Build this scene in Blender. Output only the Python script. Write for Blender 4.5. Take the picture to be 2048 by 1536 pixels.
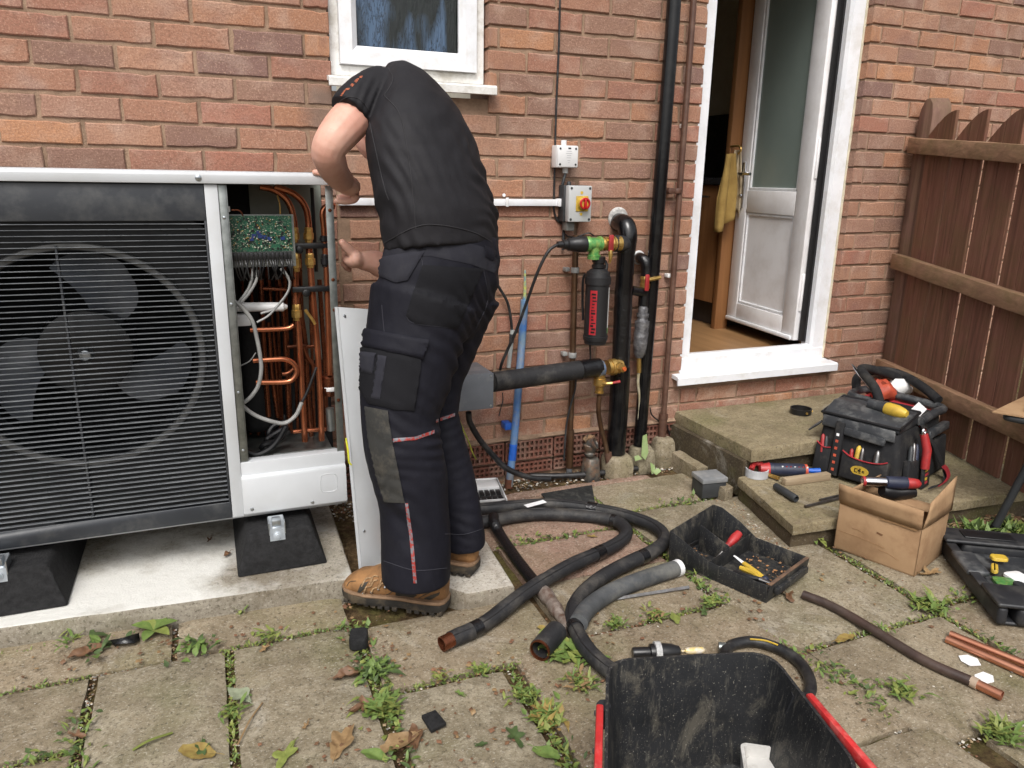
import bpy, bmesh, math, random
from mathutils import Vector, Matrix, noise as mnoise
RAD = math.radians
rnd = random.Random(7)
scene = bpy.context.scene
for _o in list(bpy.data.objects):
    bpy.data.objects.remove(_o)

# ---------------------------------------------------------------- camera
cam_d = bpy.data.cameras.new('camera')
cam_d.sensor_width = 36.0
cam_d.lens = 36.0 * 1510 / 2048
cam_d.clip_start = 0.05
cam_d.clip_end = 500
cam = bpy.data.objects.new('camera', cam_d)
cam.location = (-1.04, -2.76, 1.217)
cam.rotation_euler = (1.305, -0.0165, -0.379)
scene.collection.objects.link(cam)
scene.camera = cam

# ---------------------------------------------------------------- sky and sun (overcast)
SUN_EL, SUN_AZ = RAD(52), RAD(205)      # azimuth measured from +Y towards +X: behind the camera, a little to the left
world = bpy.data.worlds.new('World')
scene.world = world
world.use_nodes = True
wn = world.node_tree
wn.nodes.clear()
w_out = wn.nodes.new('ShaderNodeOutputWorld')
w_bg = wn.nodes.new('ShaderNodeBackground')
w_sky = wn.nodes.new('ShaderNodeTexSky')
w_sky.sky_type = 'NISHITA'
w_sky.sun_disc = False
w_sky.sun_elevation = SUN_EL
w_sky.sun_rotation = SUN_AZ
w_sky.air_density = 1.0
w_sky.dust_density = 6.0
w_sky.ozone_density = 1.0
w_hs = wn.nodes.new('ShaderNodeHueSaturation')
w_hs.inputs['Saturation'].default_value = 0.28
w_bg.inputs['Strength'].default_value = 0.15
wn.links.new(w_sky.outputs[0], w_hs.inputs['Color'])
wn.links.new(w_hs.outputs[0], w_bg.inputs['Color'])
wn.links.new(w_bg.outputs[0], w_out.inputs['Surface'])
sun_d = bpy.data.lights.new('sun', 'SUN')
sun_d.energy = 1.5
sun_d.angle = RAD(24)
sun_d.color = (1.0, 0.97, 0.93)
sun = bpy.data.objects.new('sun', sun_d)
sd = Vector((math.sin(SUN_AZ) * math.cos(SUN_EL), math.cos(SUN_AZ) * math.cos(SUN_EL), math.sin(SUN_EL)))
sun.rotation_euler = sd.to_track_quat('Z', 'Y').to_euler()
sun.location = (0, -2, 5)
scene.collection.objects.link(sun)
vs = scene.view_settings
vs.view_transform = 'Standard'
vs.look = 'None'
vs.exposure = 0.28
vs.gamma = 1.0
vs.use_curve_mapping = False
scene.cycles.max_bounces = 8

# ---------------------------------------------------------------- helpers: objects
ORG = {}

def link(o, parent=None):
    scene.collection.objects.link(o)
    if parent is not None:
        o.parent = parent
    return o

def tag(o, label=None, cat=None, group=None, kind=None):
    if label: o['label'] = label
    if cat: o['category'] = cat
    if group: o['group'] = group
    if kind: o['kind'] = kind
    return o

def thing(name, loc, label, cat, group=None):
    o = bpy.data.objects.new(name, None)
    o.empty_display_size = 0.05
    o.location = loc
    link(o)
    ORG[o.name] = Vector(loc)
    return tag(o, label, cat, group)

def basis(d, up=(0, 0, 1)):
    d = Vector(d).normalized()
    u = Vector(up)
    if abs(d.dot(u)) > 0.95:
        u = Vector((0, 1, 0)) if abs(d.y) < 0.9 else Vector((1, 0, 0))
    x = u.cross(d).normalized()
    y = d.cross(x).normalized()
    return x, y, d

def frame(origin, xdir, zdir=(0, 0, 1)):
    x = Vector(xdir).normalized()
    z = Vector(zdir)
    z = (z - x * z.dot(x)).normalized()
    y = z.cross(x)
    m = Matrix((x, y, z)).transposed().to_4x4()
    m.translation = Vector(origin)
    return m

def smooth_path(pts, n=6):
    P = [Vector(p) for p in pts]
    if len(P) < 3:
        return P
    out = []
    for i in range(len(P) - 1):
        p0 = P[i - 1] if i else P[0] * 2 - P[1]
        p1, p2 = P[i], P[i + 1]
        p3 = P[i + 2] if i + 2 < len(P) else P[-1] * 2 - P[-2]
        for k in range(n):
            t = k / n
            out.append(0.5 * ((2 * p1) + (p2 - p0) * t + (2 * p0 - 5 * p1 + 4 * p2 - p3) * t * t + (3 * p1 - p0 - 3 * p2 + p3) * t ** 3))
    out.append(P[-1])
    return out

class MB:
    """collects faces in world space; build() links them as one mesh object"""
    def __init__(self, mat=None):
        self.v, self.f, self.m = [], [], []
        self.M = mat if mat is not None else Matrix.Identity(4)
        self.mi = 0
    def add(self, verts, faces):
        b = len(self.v)
        self.v += [self.M @ Vector(p) for p in verts]
        self.f += [tuple(b + i for i in fc) for fc in faces]
        self.m += [self.mi] * len(faces)
        return self
    def box(self, a, b):
        x0, y0, z0 = a; x1, y1, z1 = b
        if x0 > x1: x0, x1 = x1, x0
        if y0 > y1: y0, y1 = y1, y0
        if z0 > z1: z0, z1 = z1, z0
        return self.add([(x0, y0, z0), (x1, y0, z0), (x1, y1, z0), (x0, y1, z0), (x0, y0, z1), (x1, y0, z1), (x1, y1, z1), (x0, y1, z1)],
                        [(0, 3, 2, 1), (4, 5, 6, 7), (0, 1, 5, 4), (1, 2, 6, 5), (2, 3, 7, 6), (3, 0, 4, 7)])
    def cbox(self, c, s):
        return self.box([c[i] - s[i] / 2 for i in range(3)], [c[i] + s[i] / 2 for i in range(3)])
    def prism(self, poly, h, base=None):
        """poly: 3D points (planar), extruded by vector h"""
        n = len(poly); h = Vector(h)
        P = [Vector(p) for p in poly]
        nrm = Vector((0, 0, 0))
        for i in range(n):
            nrm += P[i].cross(P[(i + 1) % n])
        if nrm.dot(h) < 0:
            P.reverse()
        V = P + [p + h for p in P]
        F = [tuple(range(n))[::-1], tuple(range(n, 2 * n))] + [(i, (i + 1) % n, n + (i + 1) % n, n + i) for i in range(n)]
        return self.add(V, F)
    def loft(self, rings, closed=True, cap=True):
        n = len(rings[0]); V = []; F = []
        for r in rings: V += [Vector(p) for p in r]
        for k in range(len(rings) - 1):
            for i in range(n if closed else n - 1):
                j = (i + 1) % n
                F.append((k * n + i, k * n + j, (k + 1) * n + j, (k + 1) * n + i))
        if cap and closed:
            F.append(tuple(range(n))[::-1]); F.append(tuple((len(rings) - 1) * n + i for i in range(n)))
        return self.add(V, F)
    def tube(self, path, r, seg=12, cap=True, flat=1.0, hollow=0.0):
        P = [Vector(p) for p in path]; rings = []
        rr = r if isinstance(r, (list, tuple)) else [r] * len(P)
        t = (P[1] - P[0]).normalized(); x, y, _ = basis(t)
        for i, p in enumerate(P):
            if 0 < i < len(P) - 1: t2 = ((P[i + 1] - p).normalized() + (p - P[i - 1]).normalized()).normalized()
            elif i: t2 = (p - P[i - 1]).normalized()
            else: t2 = t
            q = t.rotation_difference(t2); x = q @ x; y = q @ y; t = t2
            k = 1.0
            if 0 < i < len(P) - 1:
                k = 1.0 / max(0.5, t2.dot((P[i + 1] - p).normalized()))
            rings.append([p + (x * math.cos(a) + y * math.sin(a) * flat) * rr[i] for a in [2 * math.pi * j / seg for j in range(seg)]])
        if hollow:
            inner = [[p + (q - p) * hollow for q in ring] for p, ring in zip(P, rings)]
            self.loft(rings, cap=False)
            self.loft([list(reversed(q)) for q in inner], cap=False)
            for ring, inn, flip in ((rings[0], inner[0], 0), (rings[-1], inner[-1], 1)):
                b = ring + inn; n = seg
                F = [((i + 1) % n, i, n + i, n + (i + 1) % n) for i in range(n)]
                if flip: F = [f[::-1] for f in F]
                self.add(b, F)
            return self
        return self.loft(rings, cap=cap)
    def cyl(self, a, b, r, seg=16, r2=None, hollow=0.0):
        return self.tube([a, b], [r, r if r2 is None else r2], seg, hollow=hollow)
    def lathe(self, origin, axis, prof, seg=24):
        """prof: (distance along axis, radius)"""
        x, y, d = basis(axis); o = Vector(origin)
        rings = [[o + d * h + (x * math.cos(a) + y * math.sin(a)) * max(r, 1e-5) for a in [2 * math.pi * j / seg for j in range(seg)]] for h, r in prof]
        return self.loft(rings)
    def sphere(self, c, r, seg=12, rings=8, s=(1, 1, 1)):
        R_ = []
        for k in range(rings + 1):
            t = math.pi * k / rings
            R_.append([(c[0] + s[0] * r * max(math.sin(t), 1e-4) * math.cos(a), c[1] + s[1] * r * max(math.sin(t), 1e-4) * math.sin(a), c[2] - s[2] * r * math.cos(t)) for a in [2 * math.pi * j / seg for j in range(seg)]])
        return self.loft(R_)
    def quad(self, a, b, c, d):
        return self.add([a, b, c, d], [(0, 1, 2, 3)])
    def build(self, name, mat, parent=None, bevel=0.0, smooth=40, bseg=2, sub=0, solid=0.0, origin=None):
        me = bpy.data.meshes.new(name)
        V = self.v
        lo = Vector([min(p[i] for p in V) for i in range(3)]); hi = Vector([max(p[i] for p in V) for i in range(3)])
        org = Vector(origin) if origin is not None else Vector(((lo.x + hi.x) / 2, (lo.y + hi.y) / 2, lo.z))
        me.from_pydata([p - org for p in V], [], self.f)
        mats = mat if isinstance(mat, (list, tuple)) else [mat]
        for m_ in mats: me.materials.append(m_)
        if len(mats) > 1: me.polygons.foreach_set('material_index', self.m)
        bm = bmesh.new(); bm.from_mesh(me)
        bmesh.ops.remove_doubles(bm, verts=bm.verts, dist=1e-5)
        bmesh.ops.recalc_face_normals(bm, faces=bm.faces)
        if bevel:
            es = [e for e in bm.edges if len(e.link_faces) == 2 and e.calc_face_angle(0) > RAD(35)]
            if es:
                bmesh.ops.bevel(bm, geom=es, offset=bevel, segments=bseg, profile=0.5, affect='EDGES', clamp_overlap=True)
        bm.to_mesh(me); bm.free()
        if smooth:
            me.polygons.foreach_set('use_smooth', [True] * len(me.polygons))
            me.set_sharp_from_angle(angle=RAD(smooth))
        me.update()
        o = bpy.data.objects.new(name, me)
        ORG[o.name] = org
        o.location = org - (ORG[parent.name] if parent is not None else Vector((0, 0, 0)))
        link(o, parent)
        if solid:
            md = o.modifiers.new('solid', 'SOLIDIFY'); md.thickness = solid; md.offset = 0
        if sub:
            md = o.modifiers.new('sub', 'SUBSURF'); md.levels = sub; md.render_levels = sub
        return o

def arc(c, r, u, v, a0, a1, n=8):
    c, u, v = Vector(c), Vector(u), Vector(v)
    return [c + u * (r * math.cos(a0 + (a1 - a0) * i / n)) + v * (r * math.sin(a0 + (a1 - a0) * i / n)) for i in range(n + 1)]

def rounded_rect(cx, cy, w, h, r, n=4):
    out = []
    for (sx, sy, a0) in ((1, 1, 0), (-1, 1, 90), (-1, -1, 180), (1, -1, 270)):
        for k in range(n + 1):
            a = RAD(a0 + 90 * k / n)
            out.append((cx + sx * (w / 2 - r) + r * math.cos(a), cy + sy * (h / 2 - r) + r * math.sin(a)))
    return out

# ---------------------------------------------------------------- helpers: materials
def lin(r, g, b):
    f = lambda c: (c / 255 / 12.92) if c / 255 <= 0.04045 else ((c / 255 + 0.055) / 1.055) ** 2.4
    return (f(r), f(g), f(b), 1.0)

class Mat:
    def __init__(self, name, rough=0.6, metal=0.0, spec=0.5):
        m = self.m = bpy.data.materials.new(name); m.use_nodes = True
        t = self.t = m.node_tree; t.nodes.clear()
        out = t.nodes.new('ShaderNodeOutputMaterial')
        b = self.b = t.nodes.new('ShaderNodeBsdfPrincipled')
        t.links.new(b.outputs[0], out.inputs[0]); self.out = out
        b.inputs['Roughness'].default_value = rough; b.inputs['Metallic'].default_value = metal
        b.inputs['Specular IOR Level'].default_value = spec
        tc = t.nodes.new('ShaderNodeTexCoord'); self.tc = tc
        oi = t.nodes.new('ShaderNodeObjectInfo'); self.oi = oi
        sc = t.nodes.new('ShaderNodeVectorMath'); sc.operation = 'SCALE'
        t.links.new(oi.outputs['Location'], sc.inputs[0]); sc.inputs['Scale'].default_value = 7.31
        ad = t.nodes.new('ShaderNodeVectorMath'); ad.operation = 'ADD'
        t.links.new(tc.outputs['Object'], ad.inputs[0]); t.links.new(sc.outputs[0], ad.inputs[1])
        self.vec = ad.outputs[0]; self.rand = oi.outputs['Random']
    def L(self, a, b): self.t.links.new(a, b)
    def stretch(self, s, vec=None):
        n = self.t.nodes.new('ShaderNodeVectorMath'); n.operation = 'MULTIPLY'
        self.L(vec or self.vec, n.inputs[0]); n.inputs[1].default_value = s
        return n.outputs[0]
    def noise(self, scale, detail=4, rough=0.6, vec=None, dist=0.0):
        n = self.t.nodes.new('ShaderNodeTexNoise'); n.inputs['Scale'].default_value = scale; n.inputs['Detail'].default_value = detail
        n.inputs['Roughness'].default_value = rough; n.inputs['Distortion'].default_value = dist
        self.L(vec or self.vec, n.inputs['Vector']); return n.outputs[0]
    def voro(self, scale, vec=None, out='Distance', feature='F1'):
        n = self.t.nodes.new('ShaderNodeTexVoronoi'); n.inputs['Scale'].default_value = scale; n.feature = feature
        self.L(vec or self.vec, n.inputs['Vector']); return n.outputs[out]
    def ramp(self, fac, stops, interp='LINEAR'):
        n = self.t.nodes.new('ShaderNodeValToRGB'); cr = n.color_ramp; cr.interpolation = interp
        while len(cr.elements) < len(stops): cr.elements.new(0.5)
        for e, (p, c) in zip(cr.elements, stops):
            e.position = p; e.color = c if isinstance(c, tuple) else (c, c, c, 1)
        self.L(fac, n.inputs[0]); return n.outputs[0]
    def mix(self, fac, a, b, mode='MIX'):
        n = self.t.nodes.new('ShaderNodeMix'); n.data_type = 'RGBA'; n.blend_type = mode
        for s, val in ((n.inputs[0], fac), (n.inputs[6], a), (n.inputs[7], b)):
            if hasattr(val, 'is_linked'): self.L(val, s)
            else: s.default_value = val
        return n.outputs[2]
    def math(self, op, a, b=0.0):
        n = self.t.nodes.new('ShaderNodeMath'); n.operation = op
        for s, val in ((n.inputs[0], a), (n.inputs[1], b)):
            if hasattr(val, 'is_linked'): self.L(val, s)
            else: s.default_value = val
        return n.outputs[0]
    def sep(self, vec=None):
        n = self.t.nodes.new('ShaderNodeSeparateXYZ'); self.L(vec or self.tc.outputs['Object'], n.inputs[0]); return n.outputs
    def color(self, c):
        s = self.b.inputs['Base Color']
        if hasattr(c, 'is_linked'): self.L(c, s)
        else: s.default_value = c
        return self
    def set(self, key, val):
        s = self.b.inputs[key]
        if hasattr(val, 'is_linked'): self.L(val, s)
        else: s.default_value = val
        return self
    def bump(self, h, strength=0.5, dist=0.002):
        n = self.t.nodes.new('ShaderNodeBump'); n.inputs['Strength'].default_value = strength; n.inputs['Distance'].default_value = dist
        self.L(h, n.inputs['Height'])
        if self.b.inputs['Normal'].is_linked:
            self.L(self.b.inputs['Normal'].links[0].from_socket, n.inputs['Normal'])
        self.L(n.outputs[0], self.b.inputs['Normal']); return self

def simple(name, c1, c2=None, rough=0.6, metal=0.0, scale=25, bump=0.0, bscale=200, bdist=0.001, rvar=0.12, spec=0.5, dirt=None, damt=0.5, dscale=12, lo=0.35, hi=0.65):
    m = Mat(name, rough, metal, spec)
    c2 = c2 or tuple(x * 0.75 for x in c1[:3]) + (1,)
    col = m.mix(m.ramp(m.noise(scale), [(lo, 0.0), (hi, 1.0)]), c1, c2)
    if dirt:
        col = m.mix(m.math('MULTIPLY', m.ramp(m.noise(dscale, 8, 0.7), [(0.48, 0.0), (0.66, 1.0)]), damt), col, dirt)
    m.color(col)
    if rvar:
        m.set('Roughness', m.math('ADD', m.math('MULTIPLY', m.noise(scale * 2.3, 6, 0.7), rvar * 2), rough - rvar))
    if bump: m.bump(m.noise(bscale, 6, 0.65), bump, bdist)
    return m.m


# ================================================================ materials of the setting
def mat_brick():
    m = Mat('brick', 0.85, 0, 0.25)
    base = m.ramp(m.rand, [(0.0, lin(160, 118, 97)), (0.12, lin(170, 129, 106)), (0.26, lin(156, 112, 94)), (0.4, lin(146, 114, 98)), (0.52, lin(166, 121, 95)),
                           (0.64, lin(160, 123, 105)), (0.74, lin(136, 106, 93)), (0.84, lin(178, 130, 98)), (0.9, lin(162, 112, 94)), (0.96, lin(130, 102, 94))], 'CONSTANT')
    # pale bloom and dark purple-grey firing patches
    big = m.noise(9, 3, 0.5)
    c = m.mix(m.math('MULTIPLY', m.ramp(big, [(0.5, 0.0), (0.72, 1.0)]), 0.5), base, lin(188, 164, 148))
    c = m.mix(m.math('MULTIPLY', m.ramp(m.noise(7, 3, 0.5, m.stretch((1, 1, 1.6))), [(0.52, 0.0), (0.7, 1.0)]), 0.42), c, lin(130, 100, 94))
    fine = m.noise(160, 5, 0.75)
    c = m.mix(m.math('MULTIPLY', m.ramp(fine, [(0.38, 1.0), (0.56, 0.0)]), 0.5), c, lin(104, 74, 60))
    c = m.mix(m.math('MULTIPLY', m.ramp(m.noise(230, 3, 0.6), [(0.56, 0.0), (0.68, 1.0)]), 0.45), c, lin(208, 172, 148))
    c = m.mix(m.math('MULTIPLY', m.ramp(m.noise(45, 6, 0.7), [(0.64, 0.0), (0.74, 1.0)]), 0.4), c, lin(200, 182, 168))
    gp = m.t.nodes.new('ShaderNodeNewGeometry').outputs['Position']
    low = m.ramp(m.sep(gp)[2], [(.0, 1.0), (.16, .85), (.42, .12), (1.0, .06)])
    c = m.mix(m.math('MULTIPLY', m.ramp(m.noise(7, 8, .75, gp), [(.5, 0.0), (.66, 1.0)]), low), c, lin(196, 178, 160))
    c = m.mix(m.math('MULTIPLY', m.ramp(m.noise(1.3, 4, .6, gp), [(.45, 0.0), (.7, 1.0)]), .22), c, lin(122, 92, 76))
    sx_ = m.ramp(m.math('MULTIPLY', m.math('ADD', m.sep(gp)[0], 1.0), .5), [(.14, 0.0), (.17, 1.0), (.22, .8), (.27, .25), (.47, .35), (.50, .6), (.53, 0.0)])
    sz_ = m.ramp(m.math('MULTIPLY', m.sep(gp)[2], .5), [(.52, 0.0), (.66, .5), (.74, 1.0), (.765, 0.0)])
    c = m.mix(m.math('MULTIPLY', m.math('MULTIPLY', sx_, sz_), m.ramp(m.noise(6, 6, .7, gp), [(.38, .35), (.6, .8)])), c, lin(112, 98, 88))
    m.color(c)
    m.bump(m.noise(230, 5, 0.7), 0.6, 0.002)
    m.bump(m.noise(60, 4, 0.6, m.stretch((1, 1, 2))), 0.5, 0.004)
    return m.m

def mat_stone(name, c1, c2, c3, green=0.35, sparkle=0.25, white=0.0):
    m = Mat(name, 0.88, 0, 0.25)
    c = m.mix(m.ramp(m.noise(5, 5, 0.65), [(0.35, 0.0), (0.65, 1.0)]), c1, c2)
    c = m.mix(m.ramp(m.noise(22, 8, 0.75, None, 0.6), [(0.45, 0.0), (0.66, 0.75)]), c, c3)
    c = m.mix(m.math('MULTIPLY', m.rand, 0.28), c, lin(146, 120, 96))
    c = m.mix(m.math('MULTIPLY', m.ramp(m.noise(4.5, 7, 0.7, None, 0.8), [(0.5, 0.0), (0.68, 1.0)]), .5), c, lin(92, 80, 62))
    c = m.mix(m.math('MULTIPLY', m.ramp(m.noise(3.5, 6, 0.75, None, 1.0), [(0.58, 0.0), (0.7, 1.0)]), .35), c, lin(186, 182, 172))
    c = m.mix(m.math('MULTIPLY', m.ramp(m.noise(3.2, 4, 0.6), [(0.52, 0.0), (0.7, 1.0)]), green), c, lin(92, 98, 48))
    c = m.mix(m.math('MULTIPLY', m.ramp(m.noise(95, 5, 0.8), [(0.36, 1.0), (0.48, 0.0)]), 0.75), c, lin(66, 58, 46))
    c = m.mix(m.math('MULTIPLY', m.ramp(m.noise(120, 4, 0.7, m.stretch((1, 1.6, 1))), [(0.57, 0.0), (0.66, 1.0)]), sparkle), c, lin(214, 208, 194))
    if white:
        c = m.mix(m.math('MULTIPLY', m.ramp(m.noise(2.2, 8, 0.62), [(0.45, 0.0), (0.62, 1.0)]), white * .85), c, lin(214, 213, 208))
    m.color(c)
    m.bump(m.noise(150, 6, 0.75), 0.7, 0.003)
    m.bump(m.noise(24, 5, 0.65), 0.6, 0.008)
    return m.m

def mat_ground():
    m = Mat('soil_and_moss', 0.95, 0, 0.15)
    c = m.ramp(m.noise(40, 8, 0.75), [(0.3, lin(52, 40, 28)), (0.5, lin(92, 74, 52)), (0.62, lin(120, 100, 74)), (0.75, lin(150, 132, 104))])
    c = m.mix(m.ramp(m.noise(5, 5, 0.7), [(0.5, 0.0), (0.66, 0.7)]), c, lin(92, 94, 46))
    c = m.mix(m.ramp(m.noise(90, 3, 0.6), [(0.6, 0.0), (0.7, 0.7)]), c, lin(58, 60, 24))
    m.color(c); m.bump(m.noise(130, 8, 0.8), 1.0, 0.01)
    return m.m

def mat_wood(name, c1, c2, green=0.0, axis='z', wear=0.15, scale=1.0, rough=0.75):
    m = Mat(name, rough, 0, 0.3)
    st = {'z': (26, 26, 1.6), 'y': (26, 1.6, 26), 'x': (1.6, 26, 26)}[axis]
    v = m.stretch(tuple(s * scale for s in st))
    grain = m.noise(1.6, 6, 0.65, v, 0.8)
    c = m.mix(m.ramp(grain, [(0.32, 0.0), (0.66, 1.0)]), c1, c2)
    c = m.mix(m.math('MULTIPLY', m.rand, 0.3), c, tuple(x * 0.6 for x in c1[:3]) + (1,))
    if wear:
        c = m.mix(m.math('MULTIPLY', m.ramp(m.noise(3.2, 8, 0.75, v), [(0.58, 0.0), (0.68, 1.0)]), wear), c, lin(172, 148, 118))
    if green:
        c = m.mix(m.math('MULTIPLY', m.ramp(m.noise(7, 6, 0.7), [(0.42, 0.0), (0.62, 1.0)]), green), c, lin(88, 88, 44))
    kn = m.voro(3.3, m.stretch((1.0, 1.0, .55)))
    if wear: c = m.mix(m.ramp(kn, [(0.05, .85), (0.11, .5), (0.14, 0.0)]), c, tuple(x * .45 for x in c1[:3]) + (1,))
    m.color(c); m.bump(grain, 0.5, 0.002)
    return m.m

MT = {}
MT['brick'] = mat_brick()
MT['mortar'] = simple('mortar', lin(164, 138, 116), lin(138, 114, 96), 0.95, 0, 12, 0.9, 200, 0.004, 0.05, 0.2, lin(104, 86, 70), 0.65, 7)
MT['ground'] = mat_ground()
MT['paving'] = mat_stone('paving_stone', lin(138, 127, 106), lin(112, 103, 85), lin(162, 153, 133), 0.30, 0.34)
MT['paving_pink'] = mat_stone('pink_paving_stone', lin(144, 116, 102), lin(126, 102, 90), lin(164, 142, 126), 0.2, 0.4)
MT['step_stone'] = mat_stone('step_stone', lin(138, 126, 100), lin(116, 106, 82), lin(156, 144, 116), 0.4, 0.2)
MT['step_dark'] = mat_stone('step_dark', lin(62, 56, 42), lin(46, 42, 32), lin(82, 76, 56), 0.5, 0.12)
MT['slab'] = mat_stone('concrete_slab', lin(160, 156, 144), lin(132, 128, 116), lin(178, 175, 166), 0.18, 0.3, 1.0)
MT['slab_side'] = mat_stone('concrete_edge', lin(140, 136, 124), lin(118, 114, 102), lin(160, 156, 144), 0.3, 0.25)
MT['slab_plain'] = mat_stone('concrete_plain', lin(186, 182, 172), lin(160, 156, 146), lin(204, 202, 194), 0.05, 0.3)
MT['block'] = mat_stone('concrete_block', lin(142, 134, 112), lin(116, 108, 88), lin(160, 152, 132), 0.25, 0.2)
MT['pvc'] = simple('white_pvc', lin(230, 231, 234), lin(220, 222, 226), 0.32, 0, 6, 0, 50, 0.001, 0.08, 0.5, lin(176, 168, 152), 0.3, 11)
MT['pvc_grey'] = simple('aged_white_pvc', lin(236, 235, 236), lin(228, 226, 227), 0.4, 0, 5, 0, 50, 0.001, 0.08, 0.5, lin(180, 170, 155), 0.2, 5)
MT['pvc_dirty'] = simple('stained_pvc', lin(228, 228, 226), lin(206, 204, 198), 0.45, 0, 8, 0, 50, 0.001, 0.1, 0.5, lin(150, 140, 120), 0.5, 14)
MT['gasket'] = simple('black_gasket', lin(26, 26, 28), None, 0.5)
MT['fence'] = mat_wood('stained_fence_wood', lin(136, 94, 78), lin(94, 62, 50), 0.22, 'z', 0.25, rough=0.85)
MT['fence_rail'] = mat_wood('weathered_rail_wood', lin(160, 126, 100), lin(124, 94, 74), 0.35, 'y', 0.5, rough=0.85)
MT['fence_post'] = mat_wood('weathered_post_wood', lin(130, 100, 88), lin(104, 78, 68), 0.25, 'z', 0.3, rough=0.85)
MT['oak'] = mat_wood('oak_veneer', lin(150, 106, 68), lin(130, 88, 54), 0, 'z', 0.0, 0.6, 0.45)
MT['oak_floor'] = mat_wood('oak_laminate', lin(158, 122, 84), lin(126, 94, 62), 0, 'y', 0.0, 0.5, 0.4)
MT['plaster'] = simple('cream_plaster', lin(206, 200, 184), lin(196, 190, 172), 0.8)
MT['dark_tile'] = simple('dark_splashback', lin(40, 40, 42), lin(30, 30, 32), 0.3)
MT['chrome'] = simple('chrome', lin(205, 205, 208), lin(180, 180, 184), 0.18, 1.0, 30, 0, 50, 0.001, 0.06)
MT['terracotta'] = simple('terracotta', lin(122, 78, 64), lin(98, 62, 52), 0.85, 0, 30, 0.5, 220, 0.002, 0.05, 0.3, lin(150, 132, 118), 0.5, 9)

# ================================================================ ground and paving
g = MB(); S = 120
g.add([(-S, -S, -0.02), (S, -S, -0.02), (S, S, -0.02), (-S, S, -0.02)], [(0, 1, 2, 3)])
ground = g.build('ground', MT['ground'])
tag(ground, kind='structure')

def paving(quad, mat, top=0.0, tilt=0.0025, thick=0.045, seed=0):
    """a riven flag: quad of four ground corners, uneven top grid, rough edges"""
    q = [Vector((p[0], p[1], 0)) for p in quad]
    r_ = random.Random(seed)
    sx, sy = r_.uniform(-tilt, tilt), r_.uniform(-tilt, tilt)
    n = max(6, int((q[1] - q[0]).length / 0.035)); k = max(6, int((q[3] - q[0]).length / 0.035))
    n, k = min(n, 22), min(k, 22)
    V = []; F = []
    for j in range(k + 1):
        for i in range(n + 1):
            u, w = i / n, j / k
            p = q[0].lerp(q[1], u).lerp(q[3].lerp(q[2], u), w)
            e = min(u * n, (1 - u) * n, w * k, (1 - w) * k)
            if e < 0.5:
                nx = mnoise.noise(p * 14 + Vector((seed, 0, 3))) * 0.005; ny = mnoise.noise(p * 14 + Vector((0, seed, 9))) * 0.005
                p = p + Vector((nx, ny, 0))
            z = top + sx * (u - 0.5) * 2 + sy * (w - 0.5) * 2 + 0.0028 * mnoise.fractal(p * 9 + Vector((0, 0, seed)), 1.0, 2.0, 4)
            if e < 0.5: z -= 0.005 + 0.003 * abs(mnoise.noise(p * 30))
            V.append((p.x, p.y, z))
    for j in range(k):
        for i in range(n):
            a = j * (n + 1) + i
            F.append((a, a + 1, a + n + 2, a + n + 1))
    ring = [i for i in range(n + 1)] + [j * (n + 1) + n for j in range(1, k + 1)] + [k * (n + 1) + i for i in range(n - 1, -1, -1)] + [j * (n + 1) for j in range(k - 1, 0, -1)]
    b = len(V); V += [(V[i][0], V[i][1], -thick) for i in ring]; m_ = len(ring)
    F += [(ring[(i + 1) % m_], ring[i], b + i, b + (i + 1) % m_) for i in range(m_)]
    mb = MB(); mb.add(V, F)
    return mb.build('paving_slab', mat, ground, smooth=35)

def rect(x0, y0, x1, y1): return [(x0, y0), (x1, y0), (x1, y1), (x0, y1)]
P_, K_ = MT['paving'], MT['paving_pink']
for i, (qd, mt) in enumerate([
    (rect(-2.5, -.848, -1.215, -.60), P_), (rect(-1.2, -.848, -.752, -.66), P_),
    (rect(-2.3, -1.115, -1.402, -.866), P_), (rect(-2.3, -1.8, -1.402, -1.138), P_),
    (rect(-1.38, -1.46, -1.084, -.868), P_), (rect(-1.38, -2.1, -1.084, -1.475), P_),
    (rect(-1.062, -1.55, -.755, -.868), P_), (rect(-1.062, -2.2, -.755, -1.57), P_),
    (rect(-.722, -1.172, -.225, -.885), P_), ([(-.722, -2.1), (-.418, -2.1), (-.424, -1.2), (-.712, -1.197)], P_),
    ([(-.38, -1.72), (.405, -1.72), (.352, -1.142), (-.375, -1.145)], P_), (rect(-.38, -2.4, .45, -1.735), P_),
    (rect(-.20, -1.118, .302, -.845), P_), (rect(-.20, -.832, .302, -.578), K_), (rect(-.24, -.558, .303, -.215), K_),
    (rect(-.02, -.205, .64, -.155), K_), (rect(.322, -.455, .80, -.20), P_), (rect(.325, -1.388, .872, -.478), P_),
    ([(.40, -1.795), (.875, -1.795), (.872, -1.412), (.385, -1.412)], P_), (rect(.53, -2.4, 1.1, -1.818), P_),
    (rect(.905, -1.352, 1.62, -.955), P_), (rect(.905, -1.79, 1.62, -1.375), P_), (rect(1.12, -2.4, 1.9, -1.81), P_), (rect(1.64, -1.8, 2.4, -1.12), P_),
    (rect(-2.6, -2.9, -1.402, -1.82), P_), (rect(-1.38, -2.9, -.4, -2.22), P_), (rect(-.38, -2.9, .5, -2.42), P_)]):
    paving(qd, mt, 0.0, seed=i + 1)

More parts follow.
